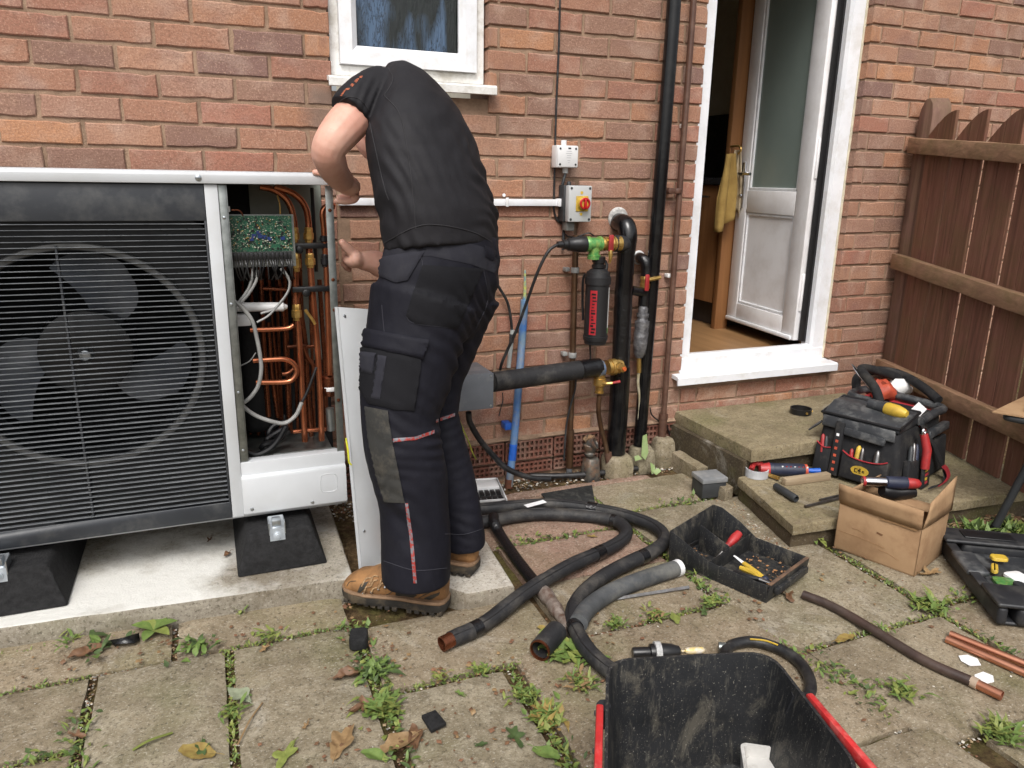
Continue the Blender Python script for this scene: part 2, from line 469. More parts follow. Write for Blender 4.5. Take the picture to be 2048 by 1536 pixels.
# concrete base under the outdoor unit, with a rough cast edge, and a loose concrete paver beside it
def slab_mesh(poly, z0, z1, name, mat, label, seed):
    mb = MB(); n = len(poly); rings = []
    pts = []
    for i in range(n):
        a, b = Vector(poly[i]), Vector(poly[(i + 1) % n]); m_ = max(2, int((b - a).length / 0.03))
        pts += [a.lerp(b, t / m_) for t in range(m_)]
    def rg(z, ins, amp):
        c = Vector((sum(p[0] for p in poly) / n, sum(p[1] for p in poly) / n))
        out = []
        for p in pts:
            d = (c - p).normalized()
            w = mnoise.fractal(Vector((p.x * 12, p.y * 12, z * 20 + seed)), 1, 2, 4) * amp
            q = p + d * (ins + w)
            out.append((q.x, q.y, z + w * 0.5))
        return out
    for z, ins, amp in ((z0, 0, .004), (z0 + (z1 - z0) * .4, 0.001, .004), (z1 - .006, 0.001, .003), (z1 - .001, 0.005, .002), (z1, 0.012, .001)):
        rings.append(rg(z, ins, amp))
    mb.loft(rings)
    mb.m = [1 if k >= 3 * len(pts) else 0 for k in range(len(mb.f))]
    o = mb.build(name, [MT['slab_side'], mat], smooth=50)
    return tag(o, label, 'concrete slab')
slab_mesh([(-2.5, -.60), (-.71, -.715), (-.70, -.06), (-2.5, -.06)], -.03, .058, 'concrete_slab', MT['slab'], 'white stained concrete base slab under the outdoor unit', 3)
slab_mesh([(-.415, -.895), (-.268, -.895), (-.235, -.42), (-.64, -.42), (-.64, -.62)], -.03, .044, 'concrete_paver', MT['slab_plain'], 'pale concrete paver under the right boot of the worker', 5)

# ================================================================ brick wall
WALL_X0, WALL_X1, WALL_Z1 = -2.45, 3.05, 2.32
WIN = (-.602, -.040, 1.50, 9)          # opening x0, x1, z0, z1
DOOR = (.888, 1.742, .36, 9)
wall_m = MB()
def wall_boxes(mb, y0, y1, grow):
    wx0, wx1, wz = WIN[0] - grow, WIN[1] + grow, WIN[2] - grow
    dx0, dx1, dz = DOOR[0] - grow, DOOR[1] + grow, DOOR[2] - grow
    T = WALL_Z1
    mb.box((WALL_X0, y0, -.05), (wx0, y1, T)); mb.box((wx0, y0, -.05), (wx1, y1, wz)); mb.box((wx1, y0, -.05), (dx0, y1, T))
    mb.box((dx0, y0, -.05), (dx1, y1, dz)); mb.box((dx1, y0, -.05), (WALL_X1, y1, T))
wall_boxes(wall_m, .0065, .22, .006)
wall = wall_m.build('brick_wall', MT['mortar'], smooth=0)
tag(wall, 'weathered red brown brick house wall with window and open back door', 'wall')

def brick_mesh(w, h, d, seed):
    r_ = random.Random(seed); c = .0035
    mb = MB(); J = lambda s=.0010: r_.uniform(-s, s)
    rings = []
    base_ring = []
    for (x0_, z0_, x1_, z1_, k_) in ((-1, -1, 1, -1, 7), (1, -1, 1, 1, 3), (1, 1, -1, 1, 7), (-1, 1, -1, -1, 3)):
        base_ring += [(x0_ + (x1_ - x0_) * i / k_, z0_ + (z1_ - z0_) * i / k_) for i in range(k_)]
    chip = {r_.randrange(len(base_ring)): r_.uniform(.0015, .005) for _ in range(2)}
    jit = [(J(), J()) for _ in base_ring]
    for (y, ins) in ((d, 0), (c, 0), (0.0, c)):
        ring = []
        for i_, (sx, sz) in enumerate(base_ring):
            e_ = ins + (chip.get(i_, 0) if y < d else 0)
            fx = -math.copysign(e_, sx) if abs(sx) == 1 else 0.0; fz = -math.copysign(e_, sz) if abs(sz) == 1 else 0.0
            jx_, jz_ = jit[i_] if y < d else (0, 0)
            ring.append((sx * w / 2 + fx + jx_ * .6, y + (abs(jx_) * .3 if y < d else 0), sz * h / 2 + fz + jz_ * .8))
        rings.append(ring)
    mb.loft(rings)
    me = bpy.data.meshes.new('brick'); me.from_pydata(mb.v, [], mb.f)
    bm = bmesh.new(); bm.from_mesh(me); bmesh.ops.recalc_face_normals(bm, faces=bm.faces); bm.to_mesh(me); bm.free()
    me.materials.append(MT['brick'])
    return me
BW, BH, BD = .2145, .0645, .102
brick_meshes = [brick_mesh(BW, BH, BD, i) for i in range(8)]
spans = []       # (x0, x1, z)
def course(z, xs, xe, off):
    k = math.floor((xs - off) / .225) - 1
    while True:
        a = off + k * .225 + .0052; b = a + .225 - .0104; k += 1
        if a > xe: break
        a, b = max(a, xs), min(b, xe)
        if b - a > .03: spans.append((a, b, z))
for r in range(-7, 22):
    z = 1.78 - .075 * r
    even = (r % 2 == 0)
    lo, hi = z - BH / 2, z + BH / 2
    offL = -1.362 if even else -1.4745
    offM = .1125 if even else 0.0
    offR = 1.918 if even else 1.806
    inwin = hi > WIN[2] + .004
    indoor = hi > DOOR[2] + .004
    course(z, WALL_X0, WIN[0], offL)
    course(z, WIN[1] if inwin else WIN[0] + .0104, DOOR[0], offM)
    if not indoor: course(z, DOOR[0] + .0104, DOOR[1], offM - .03)
    course(z, DOOR[1] + (0 if indoor else .0104), WALL_X1, offR)
for r in range(22, 24):         # below the air bricks' level, right of the pipes and behind the steps
    z = 1.78 - .075 * r
    course(z, .97, WALL_X1, .08 if r % 2 else 0)
# the 300 bricks that show largest are objects of their own; those behind the unit, the worker, the pipes and outside the view are one part
def show(s):
    x, z = (s[0] + s[1]) / 2, s[2]
    v = Vector((x, 0, z)) - cam.location
    c = cam.rotation_euler.to_matrix().transposed() @ v
    u, w = c.x / -c.z, c.y / -c.z
    if abs(u) > .74 or abs(w) > .56: return -10 - abs(u) - abs(w)
    if x < -.72 and z < 1.2: return -5
    if -.5 < x < -.02 and .15 < z < 1.42: return -4
    if x > 2.12 and z < 1.35: return -3
    if x > 1.2 and z < .3: return -2.5
    return (s[1] - s[0]) / -c.z
spans.sort(key=show, reverse=True)
rest = MB()
for i, (a, b, z) in enumerate(spans):
    me = brick_meshes[rnd.randrange(8)]
    jx, jy, jz = rnd.uniform(-.0015, .0015), rnd.uniform(-.002, .0022), rnd.uniform(-.0012, .0012)
    x = (a + b) / 2
    if i < 300:
        o = bpy.data.objects.new('brick', me); link(o, wall)
        o.location = Vector((x + jx, jy, z + jz)) - ORG[wall.name]
        flip = rnd.random() < .5
        o.scale = ((b - a) / BW, 1, 1)
        o.rotation_euler = (rnd.uniform(-.006, .006), rnd.uniform(-.005, .005), rnd.uniform(-.006, .006))
    else:
        rest.M = Matrix.Translation((x + jx, jy, z + jz)) @ Matrix.Diagonal(((b - a) / BW, 1, 1, 1))
        rest.add([v.co for v in me.vertices], [tuple(p.vertices) for p in me.polygons])
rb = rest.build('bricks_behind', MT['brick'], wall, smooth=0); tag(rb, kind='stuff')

# ledge of mortar and the row of perforated air bricks at the foot of the wall
lg = MB(); pts = []
N = 60
ring = lambda x: [(x, -.012 + .006 * mnoise.noise(Vector((x * 9, 0, 0))), .163), (x, -.016 + .008 * mnoise.noise(Vector((x * 11, 2, 0))), .170), (x, -.003, .181 + .004 * mnoise.noise(Vector((x * 13, 5, 0)))), (x, .02, .176), (x, .02, .163)]
lg.loft([ring(-.75 + 1.70 * i / N) for i in range(N + 1)])
lg.build('mortar_ledge', MT['mortar'], wall)
def air_brick(x0, x1, z0, z1, cols, rows, name='air_brick'):
    mb = MB(); t = .007
    w = (x1 - x0 - t) / cols; h = (z1 - z0 - t) / rows
    for i in range(cols + 1): mb.box((x0 + i * w, -.012, z0), (x0 + i * w + t, .03, z1))
    for j in range(rows + 1): mb.box((x0, -.0125, z0 + j * h), (x1, .031, z0 + j * h + t))
    return mb.build(name, MT['terracotta'], wall, smooth=0)
x = -.62
while x < .95:
    air_brick(x, x + .214, .075, .160, 10, 3); air_brick(x, x + .214, .012, .062, 10, 2); x += .222
void = MB(); void.box((-.64, .012, 0.0), (.96, .02, .163)); void.build('vent_void', simple('vent_dark', lin(16, 12, 10), None, .95), wall)

# ================================================================ window
def profile_frame(mb, x0, x1, z0, z1, w, yf, yb, sides='LRBT', ch=.012):
    """mitred frame with a sloped inner bead; each side its own loft"""
    def bar(a, b, c, d):  # outer a->b, inner d<-c
        A, B, C, D = [Vector(p) for p in (a, b, c, d)]
        k = ch / w
        a2, b2 = A.lerp(D, 1 - k), B.lerp(C, 1 - k)
        def at(p, y): return (p[0], y, p[1])
        mb.add([at(A, yf), at(B, yf), at(b2, yf), at(a2, yf), at(D, yf + ch), at(C, yf + ch), at(A, yb), at(B, yb), at(D, yb), at(C, yb)],
               [(0, 1, 2, 3), (3, 2, 5, 4), (0, 6, 7, 1), (4, 5, 9, 8)])
    O = [(x0, z0), (x1, z0), (x1, z1), (x0, z1)]; I = [(x0 + w, z0 + w), (x1 - w, z0 + w), (x1 - w, z1 - w), (x0 + w, z1 - w)]
    for i, s in enumerate('BRTL'):
        if s in sides: bar(O[i], O[(i + 1) % 4], I[(i + 1) % 4], I[i])
win = thing('window', (-.32, .05, 1.52), 'white plastic framed window with dark rain-streaked obscure glass', 'window')
f1 = MB(); profile_frame(f1, -.598, -.046, 1.548, 2.30, .042, .035, .10); f1.build('outer_frame', MT['pvc_dirty'], win, smooth=0)
f2 = MB(); profile_frame(f2, -.566, -.078, 1.585, 2.28, .062, .018, .09, ch=.02); f2.build('sash', MT['pvc'], win, smooth=0)
def mat_window_glass():
    m = Mat('obscure_window_glass', 0.08, 0, 0.6)
    v = m.stretch((60, 60, 9))
    h = m.noise(1.0, 5, 0.65, v, 1.6)
    c = m.mix(m.ramp(m.noise(5.5, 3, .5, m.stretch((1.6, 1, .35))), [(.46, 0.0), (.58, 1.0)]), lin(22, 28, 26), lin(70, 92, 118))
    c = m.mix(m.ramp(h, [(.46, 0.0), (.5, .9), (.55, 0.0)]), c, lin(8, 10, 12))
    m.color(c); m.bump(h, 0.7, 0.004); return m.m
gl = MB(); gl.box((-.53, .058, 1.63), (-.115, .066, 2.27)); gl.build('pane', mat_window_glass(), win, smooth=0)
gk = MB(); profile_frame(gk, -.512, -.132, 1.64, 2.23, .008, .047, .06, ch=.002); gk.build('gasket', MT['gasket'], win, smooth=0)
sl = MB(); sl.add([(-.617, .06, 1.546), (-.617, -.04, 1.536), (-.617, -.046, 1.530), (-.617, -.046, 1.507), (-.617, -.038, 1.505), (-.617, -.036, 1.524), (-.617, .06, 1.530)], [])
prof = [(.06, 1.548), (-.04, 1.538), (-.046, 1.531), (-.046, 1.507), (-.039, 1.505), (-.036, 1.524), (.06, 1.530)]
sl = MB(); sl.loft([[(xx, y, z) for y, z in prof] for xx in (-.617, -.022)]); sl.build('sill', MT['pvc_dirty'], win, smooth=0)
tr = MB(); 0 and tr.tube(smooth_path([(-.617, -.02, 1.535), (-.630, -.02, 1.539), (-.632, -.015, 1.525), (-.622, -.02, 1.512)], 3), .007, 6)

# ================================================================ back door frame, threshold and sill
df = thing('door_frame', (1.315, .05, .36), 'white plastic door frame with wide sill in the brick opening', 'door frame')
ZB = .385
f = MB()
def jamb(mb, xa, xb, z0, z1, y0, y1):
    mb.box((xa, y0, z0), (xb, y1, z1))
f.add([], [])
pL = [(.892, .045), (.957, .045), (.967, .06), (.967, .085), (.955, .085), (.955, .125), (.892, .125)]
f.loft([[(px, py, z) for px, py in pL] for z in (ZB, 2.42)]); f.build('jamb', MT['pvc'], df, smooth=0)
f = MB(); pR = [(1.738, .045), (1.672, .045), (1.662, .06), (1.662, .085), (1.674, .085), (1.674, .125), (1.738, .125)]
f.loft([[(px, py, z) for px, py in pR] for z in (ZB, 2.42)]); f.build('jamb', MT['pvc'], df, smooth=0)
f = MB(); pB = [(.042, ZB - .005), (.042, ZB + .055), (.058, ZB + .072), (.085, ZB + .072), (.085, ZB + .06), (.127, ZB + .06), (.127, ZB - .005)]
f.loft([[(xx, y, z) for y, z in pB] for xx in (.892, 1.738)]); f.build('threshold', MT['pvc'], df, smooth=0)
f = MB(); pS = [(.06, .389), (.04, .389), (-.045, .383), (-.052, .377), (-.052, .345), (-.045, .343), (-.042, .366), (.06, .372)]
f.loft([[(xx, y, z) for y, z in pS] for xx in (.842, 1.752)]); f.build('sill', MT['pvc'], df, smooth=0)
f = MB(); f.tube([(1.741, .042, .39), (1.741, .042, 2.4)], .006, 6); f.build('sealant', simple('cream_sealant', lin(214, 204, 180), None, .6), df)
for (xx, zz) in ((1.03, ZB + .03), (1.60, ZB + .028)):
    f = MB(); f.cyl((xx, .043, zz), (xx, .039, zz), .007, 10); f.build('screw_cap', MT['pvc_grey'], df)
for zz in (.62, 1.25):
    f = MB(); f.box((1.640, .128, zz), (1.660, .16, zz + .16)); f.cyl((1.648, .135, zz - .01), (1.648, .135, zz + .17), .009, 8); f.build('hinge', MT['pvc_grey'], df, bevel=.002)
gs = MB(); gs.box((1.653, .0865, ZB + .08), (1.672, .127, 2.4)); gs.build('seal', MT['gasket'], df)

# ---- open door leaf, hinged on the right, swung into the kitchen
H0 = Vector((1.652, .135, .462)); FD = Vector((1.722, .76, .462)); dl = (FD - H0).length
LM = frame(H0, FD - H0)            # local x along the leaf from hinge, y = normal (towards the camera side), z up
leaf = thing('door_leaf', H0, 'white half glazed door leaf swung open into the kitchen', 'door')
sgn = -1 if (LM.to_3x3() @ Vector((0, 1, 0))).x > 0 else 1
def LB(a, b): 
    mb = MB(LM); mb.box((a[0], a[1], a[2]), (b[0], b[1], b[2])); return mb
FY = .022 * sgn
def stile(name, x0, x1, z0, z1, y=.022): LB((x0, -y, z0), (x1, y, z1)).build(name, MT['pvc_grey'], leaf, bevel=.004)
stile('stile', 0, .105, 0, 1.95); stile('stile', dl - .095, dl, 0, 1.95)
stile('rail', .107, dl - .097, 0, .105, .0218); stile('rail', .107, dl - .097, .60, .715, .0218); stile('rail', .107, dl - .097, 1.86, 1.95, .0218)
LB((.1, -.008, .1), (dl - .09, .008, .605)).build('panel', MT['pvc_grey'], leaf)
def mat_door_glass():
    m = Mat('obscure_door_glass', .25, 0, .5)
    m.color(m.mix(m.noise(3, 3), lin(114, 127, 121), lin(136, 148, 142))); m.bump(m.noise(260, 4, .6), .3, .001); return m.m
LB((.1, -.006, .71), (dl - .09, .006, 1.87)).build('pane', mat_door_glass(), leaf)
for (x0, x1, z0, z1) in ((.105, dl - .095, .105, .60), (.105, dl - .095, .715, 1.86)):
    b = MB(LM)
    for a, c in (((x0, z0), (x1, z0 + .016)), ((x0, z1 - .016), (x1, z1)), ((x0, z0), (x0 + .016, z1)), ((x1 - .016, z0), (x1, z1))):
        b.box((a[0], -.0165, a[1]), (c[0], .0165, c[1]))
    b.build('glazing_bead', MT['pvc'], leaf, bevel=.004, smooth=0)
b = MB(LM); b.box((.01, .0222 * sgn, .0), (dl - .01, .036 * sgn, .022)); b.build('drip_bar', MT['pvc'], leaf, bevel=.006)
hb = MB(LM); hb.box((dl - .07, .0225 * sgn, .62), (dl - .035, .032 * sgn, .86)); hp = hb.build('handle_plate', MT['chrome'], leaf, bevel=.004)
hh = MB(LM); hh.cyl((dl - .052, .03 * sgn, .80), (dl - .052, .065 * sgn, .80), .008, 10); hh.tube(smooth_path([(dl - .052, .062 * sgn, .80), (dl - .08, .064 * sgn, .80), (dl - .165, .058 * sgn, .798)], 4), .008, 8); hh.build('lever', MT['chrome'], hp)
hk = MB(LM); hk.cyl((dl - .052, .03 * sgn, .685), (dl - .052, .04 * sgn, .685), .011, 12); hk.build('lock_cylinder', MT['chrome'], hp)

# ================================================================ kitchen seen through the doorway
FZ = .40
k = MB(); k.box((.2, .128, FZ - .04), (3.4, 4.2, FZ)); tag(k.build('kitchen_floor', MT['oak_floor'], smooth=0), kind='structure')
for nm, a, b in (('kitchen_wall_left', (.12, .22, FZ - .04), (.2, 4.2, 2.7)), ('kitchen_wall_back', (.12, 4.2, FZ - .04), (3.4, 4.3, 2.7)), ('kitchen_wall_right', (2.28, .22, FZ), (2.38, 4.2, 2.7)),
                 ('kitchen_ceiling', (.12, .0065, 2.7), (3.4, 4.3, 2.8)), ('kitchen_wall_front', (.12, .2205, FZ - .04), (.95, .26, 2.7)), ('kitchen_wall_front_right', (1.80, .2205, FZ - .04), (3.4, .26, 2.7)), ('kitchen_lintel', (.7, .13, 2.42), (2.0, .24, 2.7))):
    k = MB(); k.box(a, b); tag(k.build(nm, MT['plaster'], smooth=0), kind='structure')
k = MB(); k.box((.0, -.003, 2.325), (3.06, .215, 2.8)); tag(k.build('wall_above', MT['mortar'], smooth=0), kind='structure')
cab = thing('kitchen_cabinet', (1.9, 1.4, FZ), 'oak kitchen base cabinet with dark worktop inside the doorway', 'cabinet')
CX = 1.655
k = MB(); k.box((CX + .05, .84, FZ + .002), (2.25, 2.4, FZ + .13)); k.build('plinth', simple('dark_plinth', lin(58, 50, 46), None, .6), cab)
for j in range(3):
    k = MB(); k.box((CX, .842 + j * .5, FZ + .14), (CX + .02, 1.336 + j * .5, FZ + .80)); d_ = k.build('door', MT['oak'], cab, bevel=.002)
    k = MB(); k.tube(smooth_path([(CX, .95 + j * .5, FZ + .735), (CX - .028, .955 + j * .5, FZ + .735), (CX - .028, 1.19 + j * .5, FZ + .735), (CX, 1.195 + j * .5, FZ + .735)], 3), .006, 8); k.build('handle', MT['chrome'], d_)
k = MB(); k.box((CX + .021, .84, FZ + .135), (2.25, 2.4, FZ + .80)); k.build('carcass', MT['oak'], cab)
k = MB(); k.box((CX - .02, .82, FZ + .802), (2.27, 2.42, FZ + .84)); k.build('worktop', MT['dark_tile'], cab, bevel=.003)
k = MB(); k.box((2.22, .84, FZ + .842), (2.25, 2.4, FZ + 1.25)); k.build('splashback', MT['dark_tile'], cab)
ep = MB(); ep.box((1.635, .775, FZ), (1.72, .812, 2.35)); o = ep.build('oak_end_post', MT['oak'], bevel=.002); tag(o, 'tall oak end panel standing between cabinet and door leaf', 'panel')

# ================================================================ fence at the right
FO = Vector((2.07, -.02, 0)); FDIR = Vector((-.301, -.954, 0)).normalized(); FN = Vector((-.954, .301, 0)).normalized()   # FN faces the patio
def fp(s, z, out=0.0): return FO + FDIR * s + Vector((0, 0, z)) + FN * out
fence = thing('fence', fp(.6, .05), 'brown stained timber fence with curved board tops and three rails', 'fence')
pb = MB(); pr = [fp(0, 0.0), fp(0, 1.50), fp(.012, 1.555), fp(.04, 1.595), fp(.07, 1.60), fp(.095, 1.575), fp(.108, 1.53), fp(.108, 0.0)]
pb.prism(pr, FN * -.09); pb.build('post', MT['fence_post'], fence, bevel=.003)
def board(s0, s1, zt, i):
    w = s1 - s0; pts_ = [fp(s0, .10), fp(s0, zt - .115)]
    for k_ in range(1, 9):
        t = k_ / 8; pts_.append(fp(s0 + w * t, zt - .115 + .115 * math.sin(t * math.pi / 2)))
    pts_.append(fp(s1, .10))
    mb = MB()
    # board made of two planks with a v-groove between them
    mid = s0 + w * .47
    for a, b in ((s0, mid - .0015), (mid + .0015, s1)):
        pl = [fp(a, .10)]
        for k_ in range(0, 7):
            s = a + (b - a) * k_ / 6; t = (s - s0) / w
            pl.append(fp(s, zt - .115 + .115 * math.sin(max(0, min(1, t)) * math.pi / 2)))
        pl.append(fp(b, .10))
        mb.prism(pl, FN * (-.013 - rnd.uniform(0, .002)))
    mb.build('board', MT['fence'], fence, smooth=30, bevel=.0015, bseg=1)
s = .082
for i in range(8):
    board(s, s + (.196 if i == 0 else .189), 1.535 - .012 * i + rnd.uniform(-.006, .006), i); s += .2115
def rail(z0, z1, L_=1.75, h=.068, th=.042, s0=.018):
    mb = MB(); n = 14; rings = []
    for i in range(n + 1):
        t = i / n; s = s0 + (L_ - s0) * t; z = z0 + (z1 - z0) * t
        e = [mnoise.noise(Vector((s * 9, z0 * 5, q))) * .003 for q in range(4)]
        rings.append([fp(s, z + e[0], .001), fp(s, z + e[1], th + e[3]), fp(s, z - h + e[2], th), fp(s, z - h, .001)])
    mb.loft(rings); return mb.build('rail', MT['fence_rail'], fence, bevel=.003, smooth=30)
rail(1.43, 1.29); rail(.90, .76, h=.07); rail(.378, .365, h=.072)
# a short board nailed across at the top edge of the picture
# ================================================================ steps and kerb
def stone_block(mb, poly, z0, z1, amp=.004, seed=0):
    n = len(poly); pts = []
    for i in range(n):
        a, b = Vector(poly[i]), Vector(poly[(i + 1) % n]); m_ = max(2, int((b - a).length / 0.03))
        pts += [a.lerp(b, t / m_) for t in range(m_)]
    c = Vector((sum(p[0] for p in poly) / n, sum(p[1] for p in poly) / n)); sz = min((Vector(poly[i]) - Vector(poly[(i + 1) % n])).length for i in range(n))
    rings = []
    for z, ins in ((z0, .002), (z0 + (z1 - z0) * .3, 0), (z0 + (z1 - z0) * .7, 0), (z1 - .004, .001), (z1, .007), (z1, min(.05, sz * .25)), (z1, min(.15, sz * .4))):
        out = []
        for p in pts:
            w = mnoise.fractal(Vector((p.x * 14, p.y * 14, z * 25 + seed)), 1, 2, 4) * amp
            q = p + (c - p).normalized() * (ins + w)
            out.append((q.x, q.y, z + (w * .6 if z == z1 else 0)))
        rings.append(out)
    mb.loft(rings)
up = thing('upper_step', (1.2, -.25, .09), 'upper stone doorstep flag on a dark riser block below the door sill', 'step')
m_ = MB(); stone_block(m_, [(.872, -.535), (1.86, -.555), (1.86, -.004), (.872, -.004)], .158, .212, .004, 2); m_.build('tread', MT['step_stone'], up, smooth=40)
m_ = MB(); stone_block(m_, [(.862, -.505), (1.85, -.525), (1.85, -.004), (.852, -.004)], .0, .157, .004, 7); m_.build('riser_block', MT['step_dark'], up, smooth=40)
lw = thing('lower_step', (1.4, -.7, 0), 'lower stone step flag with mossy edge in front of the doorstep', 'step')
m_ = MB(); stone_block(m_, [(.738, -.935), (2.0, -1.02), (2.0, -.512), (.838, -.512)], .056, .094, .004, 4); m_.build('tread', MT['step_stone'], lw, smooth=40)
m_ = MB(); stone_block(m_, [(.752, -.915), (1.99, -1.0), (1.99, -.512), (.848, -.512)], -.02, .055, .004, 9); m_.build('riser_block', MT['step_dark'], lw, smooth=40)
for i, pl in enumerate(([(.80, -.10), (.85, -.09), (.85, -.30), (.79, -.31)], [(.785, -.32), (.835, -.315), (.83, -.50), (.775, -.52)])):
    m_ = MB(); stone_block(m_, pl, -.03, .06 - .012 * i, .007, 20 + i)
    tag(m_.build('kerb_stone', MT['block'], smooth=40), ('rough kerb stone at the wall beside the riser block', 'rough kerb stone nearer the small grey box')[i], 'kerb stone', 'kerb stones beside the steps')


# ================================================================ outdoor heat pump unit
MT['charcoal'] = simple('charcoal_paint', lin(50, 53, 58), lin(42, 45, 50), .42, 0, 5, .08, 300, .001, .08, .5, lin(104, 104, 102), .35, 9)
MT['unit_grey'] = simple('grey_enamel', lin(192, 195, 198), lin(184, 187, 190), .35, 0, 5, .05, 400, .001, .06, .5, lin(170, 168, 160), .18, 8)
MT['galv'] = simple('galvanised_steel', lin(150, 154, 152), lin(124, 128, 126), .38, .85, 30, .1, 120, .001, .12)
MT['inner_steel'] = simple('inner_steel', lin(138, 144, 136), lin(118, 124, 116), .5, .1, 9)
MT['black_foam'] = simple('black_insulation', lin(20, 20, 21), lin(13, 13, 14), .8, 0, 30, .4, 150, .003)
MT['fan'] = simple('fan_plastic', lin(104, 109, 117), lin(82, 87, 96), .4, 0, 8, .05, 200, .001, .1, .5, lin(140, 140, 138), .3, 10)
MT['copper'] = simple('copper', lin(196, 126, 92), lin(170, 100, 70), .22, .85, 14, 0, 50, .001, .08, .5, lin(104, 62, 46), .35, 8)
MT['copper_dull'] = simple('dull_copper', lin(146, 88, 62), lin(112, 66, 46), .28, .85, 12, 0, 50, .001, .08, .5, lin(58, 38, 30), .5, 8)
MT['brass'] = simple('brass', lin(206, 172, 104), lin(176, 140, 76), .3, .8, 50, .1, 150, .001, .12)
MT['black_plastic'] = simple('black_plastic', lin(28, 28, 30), lin(22, 22, 24), .35, 0, 20, 0, 50, .001, .1)
MT['white_plastic'] = simple('white_plastic', lin(222, 222, 222), lin(208, 208, 208), .4, 0, 10)
MT['cable_grey'] = simple('grey_cable', lin(150, 150, 148), lin(124, 124, 122), .45)
MT['cable_black'] = simple('black_cable', lin(30, 30, 32), lin(22, 22, 24), .45, 0, 30, .1, 200, .001, .1, .5, lin(92, 90, 86), .35, 18)
MT['rubber'] = simple('recycled_rubber', lin(38, 38, 39), lin(24, 24, 25), .85, 0, 60, .9, 170, .004, .05, .3)
MT['zinc'] = simple('bright_zinc', lin(196, 202, 206), lin(170, 176, 182), .3, .9, 40, .1, 120, .001, .1)
def mat_pcb():
    m = Mat('circuit_board', .4, 0, .5)
    c = m.mix(m.ramp(m.noise(160, 3, .6), [(.45, 0.0), (.6, 1.0)]), lin(24, 82, 58), lin(16, 58, 44))
    c = m.mix(m.ramp(m.noise(330, 2, .6, m.stretch((1, 1, 1.6))), [(.62, 0.0), (.66, .8)]), c, lin(190, 190, 170))
    m.color(c); return m.m
MT['pcb'] = mat_pcb()

UF = -.50
unit = thing('heat_pump', (-1.35, -.32, .2), 'large outdoor heat pump unit with charcoal fan grille and opened wiring bay', 'heat pump')
# lid: folded sheet with rounded front lip
m = MB(); pr_ = [(-.10, 1.224), (-.49, 1.224), (-.505, 1.222), (-.512, 1.214), (-.512, 1.190), (-.506, 1.190), (-.506, 1.2), (-.10, 1.2)]
m.loft([[(x, y, z) for y, z in pr_] for x in (-2.05, -.705)]); lid = m.build('lid', MT['unit_grey'], unit, bevel=.003, smooth=30)
m = MB(); m.lathe((-1.045, -.5115, 1.205), (0, -1, 0), [(0, .009), (.003, .008), (.005, .003)], 12); m.build('lid_screw', MT['zinc'], lid)
# charcoal front: top band, bottom band, side borders, recessed backing with the fan opening
FC, FR = (-1.375, .728), .300
m = MB(); m.box((-2.0, UF, 1.092), (-1.034, UF + .02, 1.188)); m.box((-2.0, UF, .2105), (-1.034, UF + .02, .262)); m.box((-1.040, UF - .0005, .262), (-1.034, UF + .02, 1.092)); m.box((-2.0, UF, .262), (-1.99, UF + .02, 1.092))
m.build('front_surround', MT['charcoal'], unit, bevel=.002, smooth=30)
# backing plate with round hole (radial quads)
m = MB(); n = 72; ring_o = []; ring_i = []; x0, x1, z0, z1 = -1.995, -1.036, .262, 1.092
for i in range(n):
    a = 2 * math.pi * i / n; c_, s_ = math.cos(a), math.sin(a)
    t = min(((x1 - FC[0]) / c_) if c_ > 1e-6 else 1e9, ((x0 - FC[0]) / c_) if c_ < -1e-6 else 1e9, ((z1 - FC[1]) / s_) if s_ > 1e-6 else 1e9, ((z0 - FC[1]) / s_) if s_ < -1e-6 else 1e9)
    ring_o.append((FC[0] + c_ * t, UF + .024, FC[1] + s_ * t)); ring_i.append((FC[0] + c_ * FR, UF + .024, FC[1] + s_ * FR))
m.loft([ring_o, ring_i, [(x, UF + .06, z) for x, y, z in ring_i], [(FC[0] + (x - FC[0]) * .93, UF + .09, FC[1] + (z - FC[1]) * .93) for x, y, z in ring_i]], cap=False)
m.build('grille_backing', simple('dark_backing', lin(30, 32, 35), lin(24, 26, 29), .5, 0, 6, 0, 50, .001, .1, .4, lin(66, 66, 66), .4, 7), unit, smooth=30)
m = MB(); rings = []
for i in range(n):
    a = 2 * math.pi * i / n
    c0 = Vector((FC[0] + math.cos(a) * FR * 1.0, UF + .018, FC[1] + math.sin(a) * FR * 1.0)); rd = Vector((math.cos(a), 0, math.sin(a)))
    rings.append([c0 + rd * (.011 * math.cos(b)) + Vector((0, .008 * math.sin(b), 0)) for b in [2 * math.pi * k / 8 for k in range(8)]])
rings.append(rings[0]); m.loft(rings, cap=False); m.build('fan_ring', simple('ring_grey', lin(98, 98, 96), lin(80, 80, 80), .4), unit)
# slats
sm = MB(); sm.loft([[(x, -.006, .0), (x, -.0045, .0011), (x, .008, .0009), (x, .010, -.0006), (x, -.004, -.0010)] for x in (-.4765, .4765)])
slat_me = bpy.data.meshes.new('slat'); slat_me.from_pydata(sm.v, [], sm.f); slat_me.materials.append(simple('slat_paint', lin(112, 115, 118), lin(84, 87, 90), .3, 0, 9))
bm_ = bmesh.new(); bm_.from_mesh(slat_me); bmesh.ops.recalc_face_normals(bm_, faces=bm_.faces); bm_.to_mesh(slat_me); bm_.free()
ns = 56
for i in range(ns):
    o = bpy.data.objects.new('slat', slat_me); link(o, unit)
    o.location = Vector((-1.517, UF + .004, .272 + i * (1.084 - .272) / (ns - 1))) - ORG[unit.name]
    o.rotation_euler = (0, rnd.uniform(-.0012, .0012), 0)
m = MB(); m.box((-1.4035, UF + .001, .268), (-1.3985, UF + .018, 1.03)); m.build('grille_rib', MT['charcoal'], unit)
